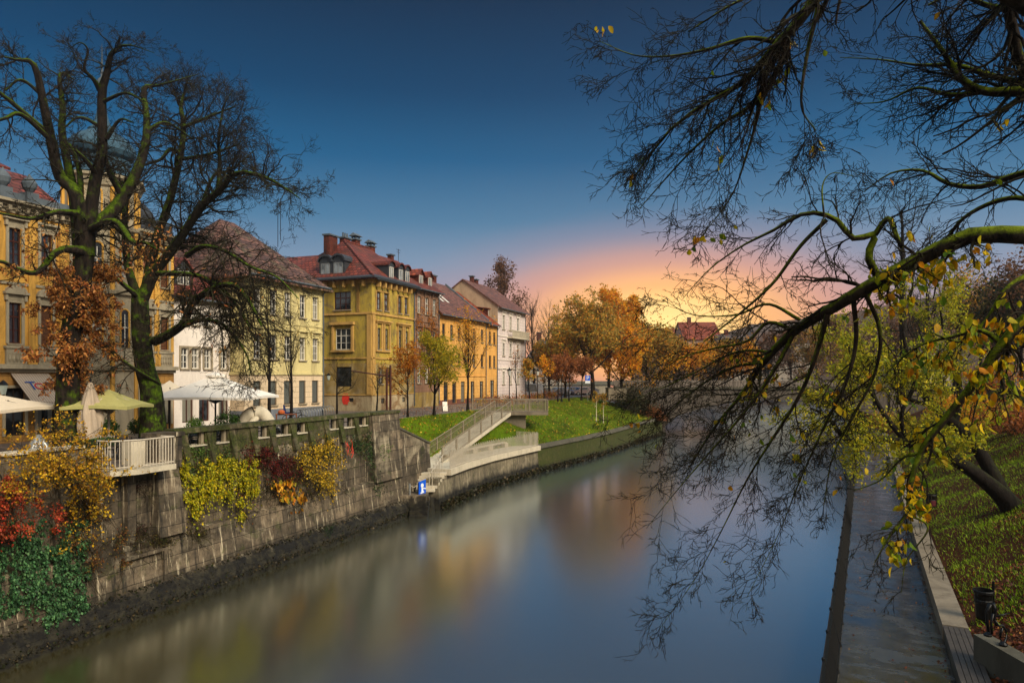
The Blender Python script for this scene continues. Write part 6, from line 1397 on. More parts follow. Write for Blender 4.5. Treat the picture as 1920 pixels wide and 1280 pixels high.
# left chestnut with brown leaves
D1 = 27.5
t1 = [[((-17.9,27.6,-.2),.62),(128,740,27.6,.44),(132,640,27.5,.40),(148,560,27.5,.38),(160,470,27.5,.36),(165,420,27.4,.3)],
      [(162,480,27.5,.33),(144,367,27.2,.25),(113,332,27,.22),(96,263,26.6,.18),(82,195,26.3,.15),(64,122,26,.11),(30,112,25.6,.05),(0,105,25.4,.02)],
      [(150,480,27.7,.25),(137,360,28.2,.19),(117,253,28.6,.15),(118,205,28.8,.12),(113,140,29,.08),(140,150,29.2,.03)],
      [(165,440,27.5,.3),(172,384,27.5,.24),(180,330,27.4,.22),(192,281,27.3,.19),(191,177,27,.16),(200,140,26.8,.13),(206,110,26.7,.1),(214,96,26.6,.08),(240,84,26.4,.03),(290,100,26,.01)],
      [(188,170,27,.12),(176,150,26.7,.08),(158,128,26.4,.05),(165,95,26.2,.04),(150,80,26,.02),(130,92,26,.01)],
      [(165,430,27.6,.3),(206,401,28.2,.26),(247,343,29,.22),(272,274,29.6,.18),(275,219,30,.14),(270,167,30.2,.12),(300,160,30.4,.05),(370,140,31,.02)],
      [(93,253,26.6,.12),(69,232,26.2,.1),(17,188,25.6,.08),(-20,160,25.2,.05)], [(96,263,26.6,.1),(40,215,25.5,.08),(10,222,25,.06),(-30,235,24.5,.03)],
      [(155,470,27.2,.2),(110,470,26.4,.13),(70,510,25.6,.1),(35,505,25,.08),(0,490,24.4,.06),(-40,500,24,.04)], [(145,400,27,.14),(105,398,26.2,.1),(60,410,25.4,.07),(0,400,24.6,.04)],
      [(170,430,27.3,.16),(215,415,26.6,.12),(250,455,26,.1),(270,455,25.6,.06),(300,470,25.2,.03)], [(150,380,27.5,.14),(150,330,28,.11),(140,290,28.3,.08),(130,270,28.5,.05)],
      [(185,330,27.4,.12),(160,300,26.8,.08),(140,280,26.4,.05)], [(230,370,28.6,.14),(205,320,28.4,.11),(197,290,28.2,.08),(190,270,28,.05)], [(200,260,27.2,.09),(225,225,27,.05),(250,230,26.8,.02)],
      [(270,250,29.8,.1),(310,230,30.4,.06),(360,260,31,.03)],[(192,240,27.2,.08),(150,220,26.8,.05),(120,240,26.4,.03)],[(80,180,26.3,.07),(40,150,25.8,.05),(10,170,25.4,.03)],[(195,190,27,.08),(235,175,26.6,.05),(270,190,26.2,.03)]]
def tw1(cr, LL):
    RMIN[0] = .0075
    a = twigs(cr, LL[1:], 2.9, 1.5, 7, 4, (0,0,.015), None, .19, n4=2, t0=.2, scale_r=1.05)
    b_ = twigs(cr, LL[:1], 5.0, 1.5, 6, 5, (0,0,-.10), None, .15, n4=0, t0=.2); tw1.low = b_; return a
def ex1(e, c, LL, ends):
    b_ = tw1.low; ok = (b_[:, 2] > .4) & (b_[:, 2] < 8.0); b_ = b_[ok]; n_ = 15000; ix = rng.integers(0, len(b_), n_)
    cl = b_[ix]; 
    # a few more on drooping shoots towards the right
    c2 = ends[(ends[:, 2] < 9.0) & (ends[:, 2] > 2)]; c2 = c2[rng.integers(0, len(c2), 900)] if len(c2) else cl[:0]
    C = np.concatenate([cl, c2]); C = np.repeat(C, 1, 0)+rng.normal(size=C.shape)*.07-np.array(e.location)
    V, Q = leaves(C, .125, .45, droop=.9); np_mesh('foliage', V, Q, M['chestnut'], c)
big_tree('chestnut_tree', 'old bare chestnut tree nearest the left edge, its trunk wrapped in brown orange leaves', Vector((-17.9,27.6,0)), t1, tw1, 'bark', 'twig', extra=ex1)
t2 = [[((-16.3,31,-.2),.66),(284,740,31,.48),(272,690,31,.42),(264,620,31,.40),(262,560,31,.36)],
      [(262,570,31,.3),(290,510,31,.24),(325,466,30.6,.2),(378,387,30,.17),(409,360,29.6,.15),(443,325,29.2,.11),(490,330,28.6,.08),(530,350,28,.05),(562,372,27.6,.02)],
      [(275,540,31.2,.26),(292,453,31.5,.2),(320,370,31.8,.17),(340,281,32,.14),(344,232,32.1,.12),(339,202,32.2,.09),(345,175,32.3,.05),(350,150,32.3,.02)],
      [(258,560,31,.22),(240,500,31,.17),(234,435,31,.14),(234,384,31,.11),(228,340,31,.07)],
      [(285,520,31,.2),(310,480,31.6,.16),(330,450,32,.13),(370,400,32.6,.1),(400,330,33,.07),(430,320,33,.05),(480,280,33.4,.02)],
      [(290,640,31,.22),(320,625,30.4,.2),(345,605,30,.17),(360,570,29.6,.15),(400,540,29,.12),(440,535,28.6,.1),(470,570,28.2,.07),(490,610,28,.04)],
      [(290,512,31,.13),(330,513,30.4,.12),(375,518,29.8,.1),(420,545,29.4,.08),(455,590,29,.05),(480,640,28.8,.02)], [(350,480,30.6,.12),(380,462,30,.1),(420,470,29.4,.08),(470,500,29,.06),(520,520,28.6,.04),(560,560,28.2,.02)],
      [(345,610,30,.12),(380,600,29.6,.09),(420,610,29.2,.07),(460,660,28.8,.04),(470,700,28.6,.02)],
      [(409,360,29.6,.1),(412,300,29.6,.08),(410,260,29.4,.06),(420,200,29.2,.03),(440,165,29,.01)], [(340,290,32,.1),(320,280,31.6,.09),(300,300,31.2,.06),(270,310,31,.03)],
      [(340,240,32,.09),(390,220,31.6,.06),(440,200,31.2,.03)], [(330,300,31.9,.09),(390,290,31,.07),(450,270,30.4,.03)], [(262,560,31,.14),(240,540,30.4,.11),(210,520,30,.08),(180,530,29.6,.05)],
      [(300,720,31,.08),(250,690,30,.07),(210,660,29.4,.05),(190,640,29,.03)]]
def tw2(cr, LL):
    RMIN[0] = .0075
    a = twigs(cr, LL[1:5]+LL[9:13], 4.0, 2.2, 7, 5, (0,0,.0), None, .19, n4=2, t0=.2, scale_r=1.1)
    b_ = twigs(cr, LL[5:9]+LL[13:], 4.0, 2.4, 8, 5, (.0,0,-.09), None, .15, n4=2, t0=.25); tw2.low = b_; return a
def ex2(e, c, LL, ends):
    b_ = tw2.low; b_ = b_[(b_[:, 2] > 2.2) & (b_[:, 2] < 8)]; n_ = 1500; C = b_[rng.integers(0, len(b_), n_)]; k = rng.random(n_) < np.clip(1.2-(C[:, 0]+17)*.22, .12, 1); C = C[k]
    C = C+rng.normal(size=C.shape)*.05-np.array(e.location); V, Q = leaves(C, .14, .42, droop=1.0); np_mesh('foliage', V, Q, M['chestnut'], c)
big_tree('chestnut_tree', 'large bare tree with a bright green mossy trunk, right of the brown leaved one', Vector((-16.3,31,0)), t2, tw2, 'bark_old', 'twig', extra=ex2)

# the near tree on the right, its trunk outside the picture
M['leaf_big'] = leafmat('elm_leaf', [(222,184,18),(232,196,26),(200,166,18),(110,132,22),(70,104,20),(226,166,22),(164,164,24),(124,144,24),(206,132,22)], .5)
TB = (9.0,5.4,-2.9)
near = [[(TB,.42),((8.8,5.5,0),.34),((8.7,5.6,3),.3),((8.9,5.6,6),.24),((8.8,5.7,9.5),.16)],
  [((8.7,5.6,3.6),.2),(2300,420,6.1,.15),(2050,440,6.3,.12),(1920,442,6.5,.11),(1820,442,6.8,.105),(1720,488,7.1,.095),(1640,530,7.3,.088),(1560,578,7.6,.08),(1490,620,8,.066),(1430,680,8.3,.05),(1395,735,8.6,.035),(1340,800,8.8,.02),(1290,880,9,.01)],
  [((8.8,5.6,5.2),.18),(2000,60,6.2,.12),(1760,-140,6.3,.1),(1600,-90,6.4,.085),(1535,-10,6.5,.07),(1490,50,6.6,.06),(1455,85,6.7,.05),(1400,150,6.9,.038),(1340,185,7.0,.03),(1260,240,7.2,.02),(1190,330,7.4,.008)],
  [(1462,80,6.7,.035),(1400,72,6.8,.026),(1330,92,7,.02),(1260,105,7.2,.014),(1190,104,7.4,.009),(1125,78,7.6,.004)], [(1470,75,6.7,.04),(1465,120,6.9,.033),(1420,190,7.1,.026),(1350,235,7.2,.02),(1280,300,7.4,.013),(1200,390,7.6,.006)],
  [(1440,110,6.8,.03),(1425,200,7,.022),(1400,290,7.2,.015),(1370,370,7.4,.009),(1310,450,7.5,.004)], [(1535,10,6.5,.03),(1512,110,6.6,.022),(1503,200,6.7,.013),(1530,245,6.8,.006)], [(1550,-40,6.5,.03),(1470,-30,6.6,.022),(1380,5,6.8,.015),(1290,60,7,.007)],
  [(1650,525,7.3,.055),(1628,480,7.3,.05),(1640,440,7.3,.045),(1600,447,7.3,.04),(1565,410,7.4,.035),(1510,400,7.5,.03),(1450,432,7.7,.022),(1390,462,7.9,.015),(1330,505,8.1,.009),(1280,560,8.2,.004)], [(1550,412,7.4,.03),(1500,462,7.6,.026),(1450,530,7.8,.022),(1390,585,8,.016),(1320,640,8.2,.008)],
  [(1545,405,7.4,.014),(1542,350,7.4,.01),(1560,325,7.4,.007),(1600,330,7.4,.004)], [(1640,440,7.3,.04),(1665,410,7.2,.035),(1680,440,7.1,.03),(1690,465,7.1,.02)],
  [(1552,588,7.6,.05),(1530,665,7.8,.042),(1500,740,8,.035),(1450,820,8.2,.026),(1400,900,8.4,.018),(1350,1000,8.6,.011),(1300,1090,8.8,.007),(1235,1180,9,.003)],
  [(1490,622,8,.045),(1448,700,8.1,.036),(1390,780,8.3,.026),(1320,860,8.5,.016),(1260,930,8.7,.009),(1212,990,8.9,.004)], [(1600,560,7.5,.045),(1605,640,7.6,.038),(1585,720,7.7,.03),(1545,800,7.9,.022),(1500,900,8.1,.014),(1460,1000,8.3,.008),(1400,1120,8.4,.003)],
  [(1430,680,8.3,.035),(1370,690,8.4,.024),(1290,740,8.6,.015),(1230,800,8.8,.007)], [(1490,620,8,.045),(1440,605,8.1,.035),(1400,640,8.2,.026),(1330,655,8.4,.018),(1260,680,8.6,.01),(1200,740,8.8,.004)],
  [(1450,660,8.2,.03),(1380,660,8.3,.022),(1300,700,8.5,.014),(1235,730,8.7,.008),(1175,755,8.9,.003)], [(1500,600,7.9,.035),(1440,570,8,.026),(1380,590,8.1,.018),(1300,590,8.3,.01),(1240,560,8.4,.004)],
  [(1620,545,7.4,.04),(1650,620,7.4,.034),(1640,700,7.5,.026),(1600,780,7.6,.02),(1560,860,7.8,.012),(1540,980,8,.006)],
  [((8.8,5.6,4.6),.16),(2150,170,6.6,.11),(2000,182,6.8,.09),(1920,172,7,.075),(1850,172,7.1,.06),(1805,150,7.2,.05),(1770,100,7.3,.035),(1725,40,7.4,.02)], [(1930,160,7,.05),(1850,140,7.2,.04),(1790,122,7.4,.03),(1720,122,7.6,.02),(1650,112,7.8,.012),(1575,108,8,.005)],
  [((8.8,5.6,7),.14),(2000,-100,6.6,.08),(1900,0,6.8,.07),(1905,80,6.9,.06),(1920,150,7,.05)], [(1850,172,7.1,.04),(1780,178,7.3,.03),(1720,165,7.5,.02),(1660,190,7.7,.012),(1600,195,7.9,.005)], [(1900,20,6.8,.05),(1850,10,7,.035),(1790,-10,7.1,.025),(1740,10,7.2,.014)],
  [(2100,360,7,.07),(1980,318,7.3,.06),(1900,330,7.6,.05),(1840,350,7.8,.042),(1780,345,8,.035),(1730,320,8.2,.025),(1670,325,8.4,.015),(1620,360,8.6,.006)], [(2000,400,7.2,.05),(1920,372,7.6,.04),(1860,380,7.8,.035),(1800,415,8,.028),(1770,470,8.2,.02),(1750,560,8.4,.01)],
  [((8.8,5.5,2.2),.14),(2200,560,5.9,.08),(2000,560,6,.06),(1920,600,6.1,.055),(1870,660,6.2,.05),(1810,740,6.3,.042),(1760,800,6.4,.035),(1725,850,6.5,.03),(1705,920,6.5,.022),(1700,965,6.5,.018),(1668,1005,6.5,.012),(1640,1055,6.5,.006)],
  [(1700,962,6.5,.014),(1740,990,6.4,.01),(1700,1050,6.5,.006),(1690,1110,6.5,.003)], [(1725,850,6.5,.016),(1690,860,6.6,.012),(1650,900,6.8,.008),(1600,920,7,.004)],
  [(1880,645,6.2,.03),(1840,620,6.3,.024),(1790,630,6.5,.018),(1720,650,6.7,.01),(1660,700,6.9,.005)], [(1960,500,6.4,.04),(1890,540,6.3,.03),(1850,600,6.4,.022),(1800,640,6.5,.014),(1740,620,6.6,.006)]]
def tw3(cr, LL):
    RMIN[0] = .0036
    a = twigs(cr, LL[2:8], 5.6, .9, 7, 4, (-.02,.0,-.07), (-.6,.1,-.35), .16, n4=1, t0=.12, ang=50, scale_r=1.25)
    b_ = twigs(cr, LL[8:12]+LL[1:2], 4.6, .75, 6, 4, (-.02,0,-.04), (-.3,.1,-.1), .18, n4=1, t0=.3, ang=54, scale_r=1.2)
    c_ = twigs(cr, LL[12:20], 5.2, .95, 8, 4, (-.03,0,-.07), (-.5,.1,-.35), .16, n4=1, t0=.12, ang=48, scale_r=1.25)
    d_ = twigs(cr, LL[20:27], 4.6, .9, 7, 4, (-.04,0,-.03), (-.4,.1,-.2), .18, n4=1, t0=.12, ang=50, scale_r=1.2)
    e_ = twigs(cr, LL[27:], 4.5, .55, 5, 3, (0,0,-.10), None, .18, n4=0, t0=.2, scale_r=1.0); RMIN[0] = .0015; tw3.parts = (a, b_, c_, d_, e_); return c_
def ex3(e, c, LL, ends):
    o = np.array(e.location); A = np.concatenate(tw3.parts); px = 960+A[:, 0]/A[:, 1]*FP; py = HY-(A[:, 2]-CZ)/A[:, 1]*FP
    # where this tree has kept its leaves: thick on the low right limbs, single ones elsewhere
    w = np.full(len(A), .012); 
    for cx, cy, sx, sy, k in ((1820,600,110,110,3.0),(1720,560,80,60,1.6),(1740,800,60,110,2.0),(1690,900,45,60,1.5),(1680,500,60,40,.8),(1430,710,40,50,.6),(1500,740,60,60,.45),(1670,1020,40,50,1.2),(1400,830,30,40,.25),(1900,760,60,100,1.6),(1580,910,20,25,.4)):
        w += k*np.exp(-((px-cx)/sx)**2-((py-cy)/sy)**2)
    w[(px < 1100) | (px > 2100)] = 0; w /= w.sum(); ix = rng.choice(len(A), 430, p=w); C = A[ix]; 
    cl = np.repeat(C[:150], 4, 0); cl = cl+rng.normal(size=cl.shape)*.05; C = np.concatenate([C, cl])-o
    V, Q = leaves(C, .082, .64, droop=1.3, shape='oval', var=.3); np_mesh('foliage', V, Q, M['leaf_big'], c)
big_tree('near_tree', 'close mossy tree at the right with bare drooping branches and large yellow leaves', Vector(TB), near, tw3, 'bark_near', 'twig_near', extra=ex3, rsc=[1,.8]+[.8]*6+[.8]*4+[.62]*8+[.75]*7+[.9]*5)

# leaning small-leaved tree on the slope
M['leaf_small'] = leafmat('small_leaf', [(176,170,26),(200,182,30),(126,136,24),(214,186,40),(90,104,20),(150,156,28)], .45)
tb = P(1896, 948, 31.7)
t4 = [[(1900,955,31.7,.5),(1880,930,31.7,.42),(1845,900,31.5,.34),(1800,868,31.2,.28),(1760,850,31,.22),(1700,830,30.6,.18),(1650,822,30.2,.15),(1600,832,30,.14),(1572,808,29.8,.11),(1550,780,29.6,.08),(1520,765,29.4,.04)],
      [(1880,925,31.8,.36),(1850,870,32,.3),(1825,830,32.2,.27),(1790,795,32.4,.24),(1750,760,32.6,.2),(1720,720,32.8,.15),(1700,660,33,.1),(1690,600,33,.05)], [(1790,795,32.4,.16),(1800,740,32.6,.13),(1790,680,32.8,.1),(1770,620,33,.06),(1760,560,33,.03)],
      [(1700,830,30.6,.14),(1660,780,30.6,.11),(1630,730,30.6,.09),(1600,690,30.6,.06),(1590,640,30.6,.03)], [(1750,760,32.6,.13),(1700,745,32.2,.1),(1650,700,32,.07),(1610,650,32,.04)], [(1700,830,30.6,.11),(1690,780,30.4,.09),(1710,730,30.4,.07),(1720,690,30.2,.03)]]
def tw4(cr, LL): RMIN[0] = .0015; return twigs(cr, LL, 2.4, 2.3, 7, 5, (0,0,.02), None, .15, n4=0, t0=.3, scale_r=.6)
def lf4(ends): C = ends[rng.integers(0, len(ends), 26000)]; C = C+rng.normal(size=C.shape)*.1; return leaves(C, .105, .65, droop=.3)
lf4.mat = 'leaf_small'
big_tree('leaning_tree', 'dark forked tree leaning over the footpath with small yellow green leaves', tb, t4, tw4, 'bark_dark', 'twig', leaf=lf4)

# street and background trees, grown where they stand
TM = {k: leafmat(k, v, .6 if k in ('lf_gold', 'lf_yellow', 'lf_orange') else .45) for k, v in dict(
    lf_orange=[(206,130,30),(186,104,30),(222,150,40),(150,90,30)], lf_yellow=[(214,176,30),(190,164,34),(150,146,34),(226,190,50),(120,130,30)], lf_rust=[(170,98,48),(146,80,42),(188,116,56),(120,76,44)],
    lf_gold=[(250,176,30),(255,196,44),(240,146,26),(220,140,34),(190,150,50)], lf_olive=[(146,132,50),(170,144,56),(110,108,44),(190,150,54),(216,146,50)], lf_dark=[(40,50,26),(56,62,30),(30,38,20),(70,70,34)], lf_brown=[(110,74,50),(90,64,46),(130,90,60)]).items()}
def tree(label, px, D, h, th, sp, leafm=None, n=0, ls=.2, barkm='bark_dark', z=0.0, name='street_tree', group='young trees along the street', r=None, **k):
    parts = auto_tree(h, th, sp, r or h*.014, leaf=n, lsize=ls, **k)
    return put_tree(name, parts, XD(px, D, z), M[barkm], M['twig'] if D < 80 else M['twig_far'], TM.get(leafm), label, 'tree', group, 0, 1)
tree('slim bare tree just right of the stone arch sculpture', 505, 41, 9.0, 2.6, 1.9, barkm='bark_dark', n1=16, n2=8, n3=5, up=.75, rise=38, wig=.1, r=.12)
tree('slim bare tree second right of the stone sculpture', 545, 45, 8.6, 2.6, 1.9, n1=16, n2=8, n3=5, up=.75, rise=38, wig=.1, r=.12)
tree('thin bare street tree before the side of the corner house', 632, 50, 5.4, 1.8, 2.0, n1=14, n2=7, n3=4, up=.25, rise=65, r=.10)
tree('small bare street tree with a green tuft, left of the rusty posts', 706, 54, 4.6, 1.6, 1.9, 'lf_olive', 120, .12, n1=12, n2=7, n3=4, up=.2, rise=60, r=.09)
tree('small orange leaved street tree left of the yellow green one', 765, 55.7, 6.2, 1.6, 2.3, 'lf_orange', 3000, .14, n1=22, n2=8, n3=5, up=.35, rise=52, r=.09)
tree('bushy yellow green street tree before the brown house', 814, 58.7, 7.0, 1.5, 3.2, 'lf_yellow', 7500, .15, n1=28, n2=8, n3=5, up=.25, rise=58, r=.12)
tree('tall half bare street tree with sparse orange leaves', 877, 66, 10.2, 2.2, 3.6, 'lf_gold', 1500, .15, n1=26, n2=9, n3=6, up=.5, rise=48, r=.13)
tree('nearly bare street tree before the white gabled house', 968, 79, 7.2, 2.2, 2.1, 'lf_orange', 160, .16, n1=12, n2=7, n3=4, up=.5, r=.09)
tree('greenish yellow street tree beside the white gabled house', 993, 84, 5.4, 1.8, 2.0, 'lf_olive', 1900, .2, n1=14, n2=7, n3=4, up=.4, r=.1)
tree('half bare street tree right of the second lamp', 1020, 88, 6.2, 2.0, 2.1, 'lf_gold', 900, .2, n1=14, n2=7, n3=4, up=.4, r=.1)
tree('rust brown street tree beside the third lamp', 1046, 90, 5.6, 1.7, 3.0, 'lf_rust', 3600, .2, n1=16, n2=7, n3=5, up=.35, r=.1)
tree('rust brown street tree right of the third lamp', 1067, 92, 6.0, 1.7, 3.0, 'lf_rust', 3400, .2, n1=16, n2=7, n3=5, up=.35, r=.1)
tree('rust brown street tree before the parking sign', 1090, 94, 5.8, 1.8, 3.0, 'lf_rust', 3200, .2, n1=16, n2=7, n3=5, up=.35, r=.12)
bgk = dict(name='background_tree', group='tall trees behind the street')
tree('tall dark half leafed tree rising behind the white gabled house', 940, 128, 27, 12, 6, 'lf_brown', 3600, .36, n1=18, n2=7, n3=5, up=.7, r=.35, **bgk)
tree('bare tree behind the gabled house, second from it', 970, 132, 20, 6, 7.5, 'lf_brown', 1300, .3, n1=22, n2=8, n3=5, up=.6, r=.3, **bgk)
tree('bare purplish tree right of the gabled house, nearest to it', 1002, 126, 19, 5, 7.5, None, 0, n1=24, n2=8, n3=6, up=.6, r=.28, **bgk)
tree('wide bare tree above the brown hip roof', 1030, 130, 18, 5, 8, None, 0, n1=24, n2=8, n3=6, up=.5, r=.28, **bgk)
tree('big olive and orange tree at the head of the lawn, its trunk on the street', 1112, 100, 14.5, 3.4, 7.5, 'lf_olive', 20000, .32, n1=34, n2=10, n3=6, up=.22, rise=62, r=.36, **bgk)
tree('tall golden tree behind the olive one', 1142, 112, 18.0, 3, 6.5, 'lf_gold', 15000, .34, n1=30, n2=9, n3=6, up=.4, rise=55, r=.3, **bgk)
tree('golden tree with a thin rusty top nearest the sunset', 1186, 116, 17.5, 3, 5.6, 'lf_gold', 13000, .34, n1=30, n2=8, n3=6, up=.4, rise=52, r=.3, **bgk)
tree('low golden olive tree left of the bridge', 1165, 106, 12, 1.5, 6.0, 'lf_gold', 13000, .34, n1=30, n2=8, n3=5, up=.25, rise=60, r=.25, **bgk)
tree('yellow olive tree behind the left end of the bridge', 1212, 120, 12.5, 1.5, 7, 'lf_olive', 13000, .36, n1=30, n2=8, n3=5, up=.25, rise=60, r=.25, **bgk)
tree('small orange tree below the big olive tree', 1060, 108, 10, 1.5, 5.5, 'lf_orange', 9000, .3, n1=26, n2=8, n3=5, up=.25, rise=60, r=.2, **bgk)
tree('olive tree behind the rust coloured street trees', 1030, 112, 9.5, 1.5, 5.0, 'lf_olive', 7500, .3, n1=26, n2=8, n3=5, up=.25, rise=60, r=.2, **bgk)
fk = dict(name='distant_tree', group='trees beyond the bridge')
for i, (px, D, h, lm, lb) in enumerate([(1262,150,11,'lf_olive','yellowish tree beyond the bridge, leftmost'),(1300,146,9,'lf_gold','low golden tree beyond the bridge below the red roofs'),(1345,152,10,'lf_olive','olive tree beyond the bridge below the tallest roof'),(1390,150,10,'lf_gold','golden tree beyond the bridge right of the tallest roof'),
        (1440,156,12,'lf_brown','brown tree beyond the middle of the bridge'),(1485,150,13,'lf_brown','brown leafed tree beyond the right part of the bridge'),(1530,146,12,'lf_olive','olive tree beyond the right end of the bridge'),(1580,140,14,'lf_brown','taller brown tree at the right bridge head')]):
    tree(lb, px, D, h*1.1, 1.5, 6.5, lm, 6000, .38, n1=26, n2=8, n3=5, up=.25, rise=60, r=.22, **fk)
rk = dict(name='park_tree', group='trees at the top of the right bank')
tree('tall bare dark tree on the right bank, its curved crown above the mossy branch', 1695, 47, 15.5, 5.5, 5.0, None, 0, z=1.4, n1=16, n2=9, n3=6, up=.45, l4=2, wig=.2, r=.36, barkm='bark_dark', **rk)
for i, (px, D, h, lm, n_, lb) in enumerate([(1640,92,12,None,0,'bare tree at the far end of the footpath'),(1740,60,13,None,0,'bare tree right behind the tall curved one'),(1790,66,12,'lf_olive',2500,'olive leafed tree on top of the right bank'),(1840,72,11,'lf_brown',3200,'brown leafed tree on top of the right bank'),
        (1880,60,10,'lf_dark',5200,'dark evergreen tree at the right edge'),(1915,75,12,'lf_dark',5200,'dark tall evergreen farther behind the right edge'),(1600,104,9,'lf_olive',4000,'olive tree leaning over the far right bank'),(1680,84,9,'lf_brown',2600,'brown tree beside the far footpath'),(1720,98,11,'lf_dark',4500,'dark tree far behind the slope'),(1960,50,11,'lf_brown',2500,'brown tree cut by the right edge')]):
    tree(lb, px, D, h, 2.5, 5.4, lm, n_, .24, z=1.6 if px > 1650 else -1.2, n1=22, n2=9, n3=6, up=.35, rise=52, r=.22, **rk)
# hedges and shrubs
def bush(label, px, D, z, r, cols, n=1500, ls=.16, hgt=1.0, name='shrub', group=None, stems=14):
    e = empty(name, XD(px, D, z), 0, label, 'shrub', group); u = norm(rng.normal(size=(n, 3))); u[:, 2] = np.abs(u[:, 2]); rr = r*rng.random((n, 1))**.4*(1+.25*np.sin(u[:, :1]*5+px)*np.sin(u[:, 1:2]*6)+.12*rng.normal(size=(n, 1)))
    C = u*rr*np.array([1, 1, hgt]); V, Q = leaves(C, ls, .65, droop=.2); np_mesh('foliage', V, Q, TM[cols] if isinstance(cols, str) else leafmat(label[:18], cols, .35), e)
    a = Acc(); s = rng.normal(size=(stems, 3))*.08*r; s[:, 2] = 0; d = norm(rng.normal(size=(stems, 3))*.7+[0, 0, 1.0]); P1, R1 = grow(s, d, np.full(stems, r*1.05*max(hgt, .8)), np.full(stems, .02*r+.008), 5, .12); a.add(*tubes(P1, R1, 4))
    s, d, q, rr_ = spawn(P1, R1, 5, .2, 1, 40, lambda L_, t: L_*.4, .6); a.add(*tubes(*grow(s, d, q, rr_, 3, .15), 3)); a.build('stem', M['bark_thin'], e); return e
hp = None
for i in range(14):
    d = 71+i*2.3; x = interp(TE, d)-.9; e = empty('hedge_plant', (x, d, 0), rng.random()*6, 'small rust leaved hedge plant in the row on top of the lawn', 'hedge plant', 'rust leaved hedge plants along the top of the lawn')
    n = 260; u = rng.normal(size=(n, 3))*np.array([.42,.5,.32])+[0,0,.62]; V, Q = leaves(u, .13, .7); np_mesh('foliage', V, Q, TM['lf_rust' if i % 3 else 'lf_olive'], e); a = Acc(); s = rng.normal(size=(9, 3))*.25; s[:, 2] = 0; a.add(*tubes(*grow(s, np.tile([0,0,1.], (9,1)), np.full(9, .95), np.full(9, .014), 4, .1), 3)); a.build('stem', M['bark_thin'], e)
for i in range(7):
    d = 51.5+i*2.3; x = interp(TE, d)-.7; e = empty('hedge_plant', (x, d, 0), rng.random()*6, 'thin almost leafless hedge plant by the street trees', 'hedge plant', 'thin hedge plants behind the small lawn')
    n = 60; u = rng.normal(size=(n, 3))*np.array([.45,.5,.2])+[0,0,.35]; V, Q = leaves(u, .09, .7); np_mesh('foliage', V, Q, TM['lf_rust'], e); a = Acc(); s = rng.normal(size=(9, 3))*.3; s[:, 2] = 0; a.add(*tubes(*grow(s, np.tile([0,0,1.], (9,1)), np.full(9, .55), np.full(9, .01), 4, .12), 3)); a.build('stem', M['bark_thin'], e)
for px, D, z, r, cl, lb in ((1180,104,-1.0,3.0,'lf_dark','dark evergreen shrub left of the bridge abutment'),(1205,102,-2.6,2.6,'lf_dark','dark shrub on the lawn end below the bridge'),(1222,101.5,-3.2,2.2,'lf_rust','rust brown shrub at the corner of the bridge and wall'),(1196,108,.0,3.0,'lf_olive','olive shrub on the bridge head'),
        (1870,50,-.4,2.0,'lf_orange','orange shrub on the right slope below the park wall'),(1830,54,-.2,1.8,'lf_gold','golden shrub next to the orange one on the slope'),(1905,44,-.3,2.0,'lf_rust','rust brown shrub at the right edge of the slope'),(1860,76,2.0,3.2,'lf_orange','orange bush behind the park wall'),(1790,72,-.6,2.4,'lf_gold','golden bush low on the slope behind the leaning tree'),
        (1655,92,-3.6,2.2,'lf_olive','olive bush beside the far end of the footpath'),(1690,70,-2.2,1.6,'lf_yellow','yellow green bush on the slope beside the footpath')):
    bush(lb, px, D, z, r, cl, 2600 if r > 2 else 1600, .2)
# stakes of the two saplings
for px, lb in ((1118,'left of the two white trunked saplings staked on the lawn'),(1131,'right of the two white trunked saplings staked on the lawn')):
    D = 84; x = XD(px, D).x; u = max(.05, min(.9, (x-interp(TE, D))/(bank_low(D)[0]-interp(TE, D)))); p = bank_pt(D, u)
    e = empty('sapling', p, 0, lb, 'tree'); a, c_, f_ = auto_tree(4.2, 1.6, 1.0, .06, 8, 5, 4, .5, 500, .14); a.build('trunk', M['pale_stone'], e); c2 = c_.build('crown', M['twig'], e); f_.build('foliage', TM['lf_olive'], c2, smooth=False)
    mb = MB()
    for dx in (-.5,.5): mb.bar((dx,0,-.2),(dx,0,.9),.06)
    mb.bar((-.5,0,.75),(.5,0,.75),.05); mb.build('stake', M['wood_slat'], e)
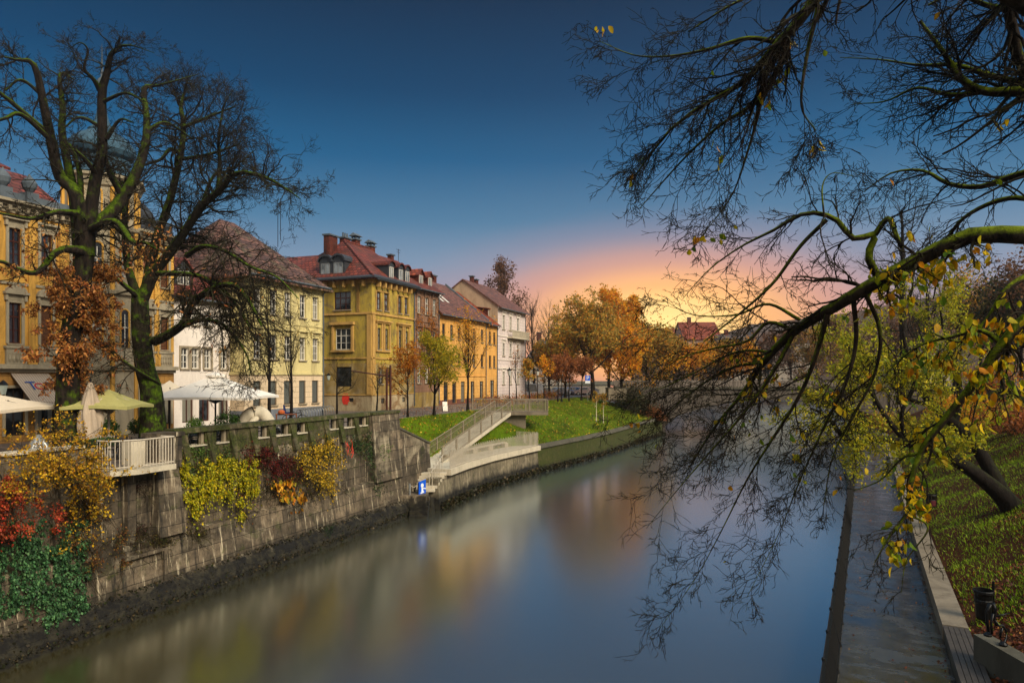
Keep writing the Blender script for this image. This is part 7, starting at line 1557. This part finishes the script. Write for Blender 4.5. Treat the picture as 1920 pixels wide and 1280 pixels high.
# ivy on the brown house and abutment
for px0, px1, y0, y1, lb, cm in ((778,822,628,700,'orange and rust creeper on the front of the brown house','lf_orange'),):
    s0_, s1_ = s_px(px0), s_px(px1); o_ = empty('climbing_plant', fr(XB, (s0_+s1_)/2, -.1, 5), TH, lb, 'plant'); N = 1500; x = rng.uniform(-(s1_-s0_)/2, (s1_-s0_)/2, N); z = rng.normal(3.2, 1.6, N); k = (np.sin(x*2.1)*np.sin(z*1.7)+rng.normal(0, .5, N)) > -.1
    C = np.stack([x, -.02-.12*rng.random(N), z-0], 1)[k]; V, Q = leaves(C, .16, .7, np.tile([0,-1,-.5], (len(C),1)), .4); np_mesh('foliage', V, Q, TM[cm], o_); a = Acc(); s = np.stack([rng.uniform(-2,2,24), np.full(24,-.02), np.full(24,.0)], 1); P1, R1 = grow(s, np.tile([0,0,1.], (24,1)), np.full(24,5.), np.full(24,.03), 10, .15); P1[:, :, 1] = -.05; a.add(*tubes(P1, R1, 4)); a.build('stem', M['bark_thin'], o_)
# hanging wires
w_e = empty('hanging_chain', P(524, 440, 26), 0, 'two thin dark chains hanging down from the bare branches', 'chain'); mb = MB()
mb.tube([P(521,372,26)-Vector(w_e.location), P(521,462,26)-Vector(w_e.location)], .012, 4); mb.tube([P(526,372,26)-Vector(w_e.location), P(526,450,26)-Vector(w_e.location)], .012, 4); mb.build('chain', M['iron'], w_e)

# ------------------------------------------------------------------ evening haze
hz = bpy.data.materials.new('haze'); hz.use_nodes = True; hn = hz.node_tree.nodes; hn.clear(); ho = hn.new('ShaderNodeOutputMaterial'); pv_ = hn.new('ShaderNodeVolumePrincipled')
pv_.inputs['Color'].default_value = (1.0, .84, .68, 1); pv_.inputs['Density'].default_value = .0007; pv_.inputs['Anisotropy'].default_value = .8
hz.node_tree.links.new(pv_.outputs[0], ho.inputs['Volume']); sc.cycles.volume_bounces = 0
mb = MB(); mb.box(-320, 330, -110, 480, -7.6, 48); o = mb.build('haze', hz); tag(o, kind='stuff')
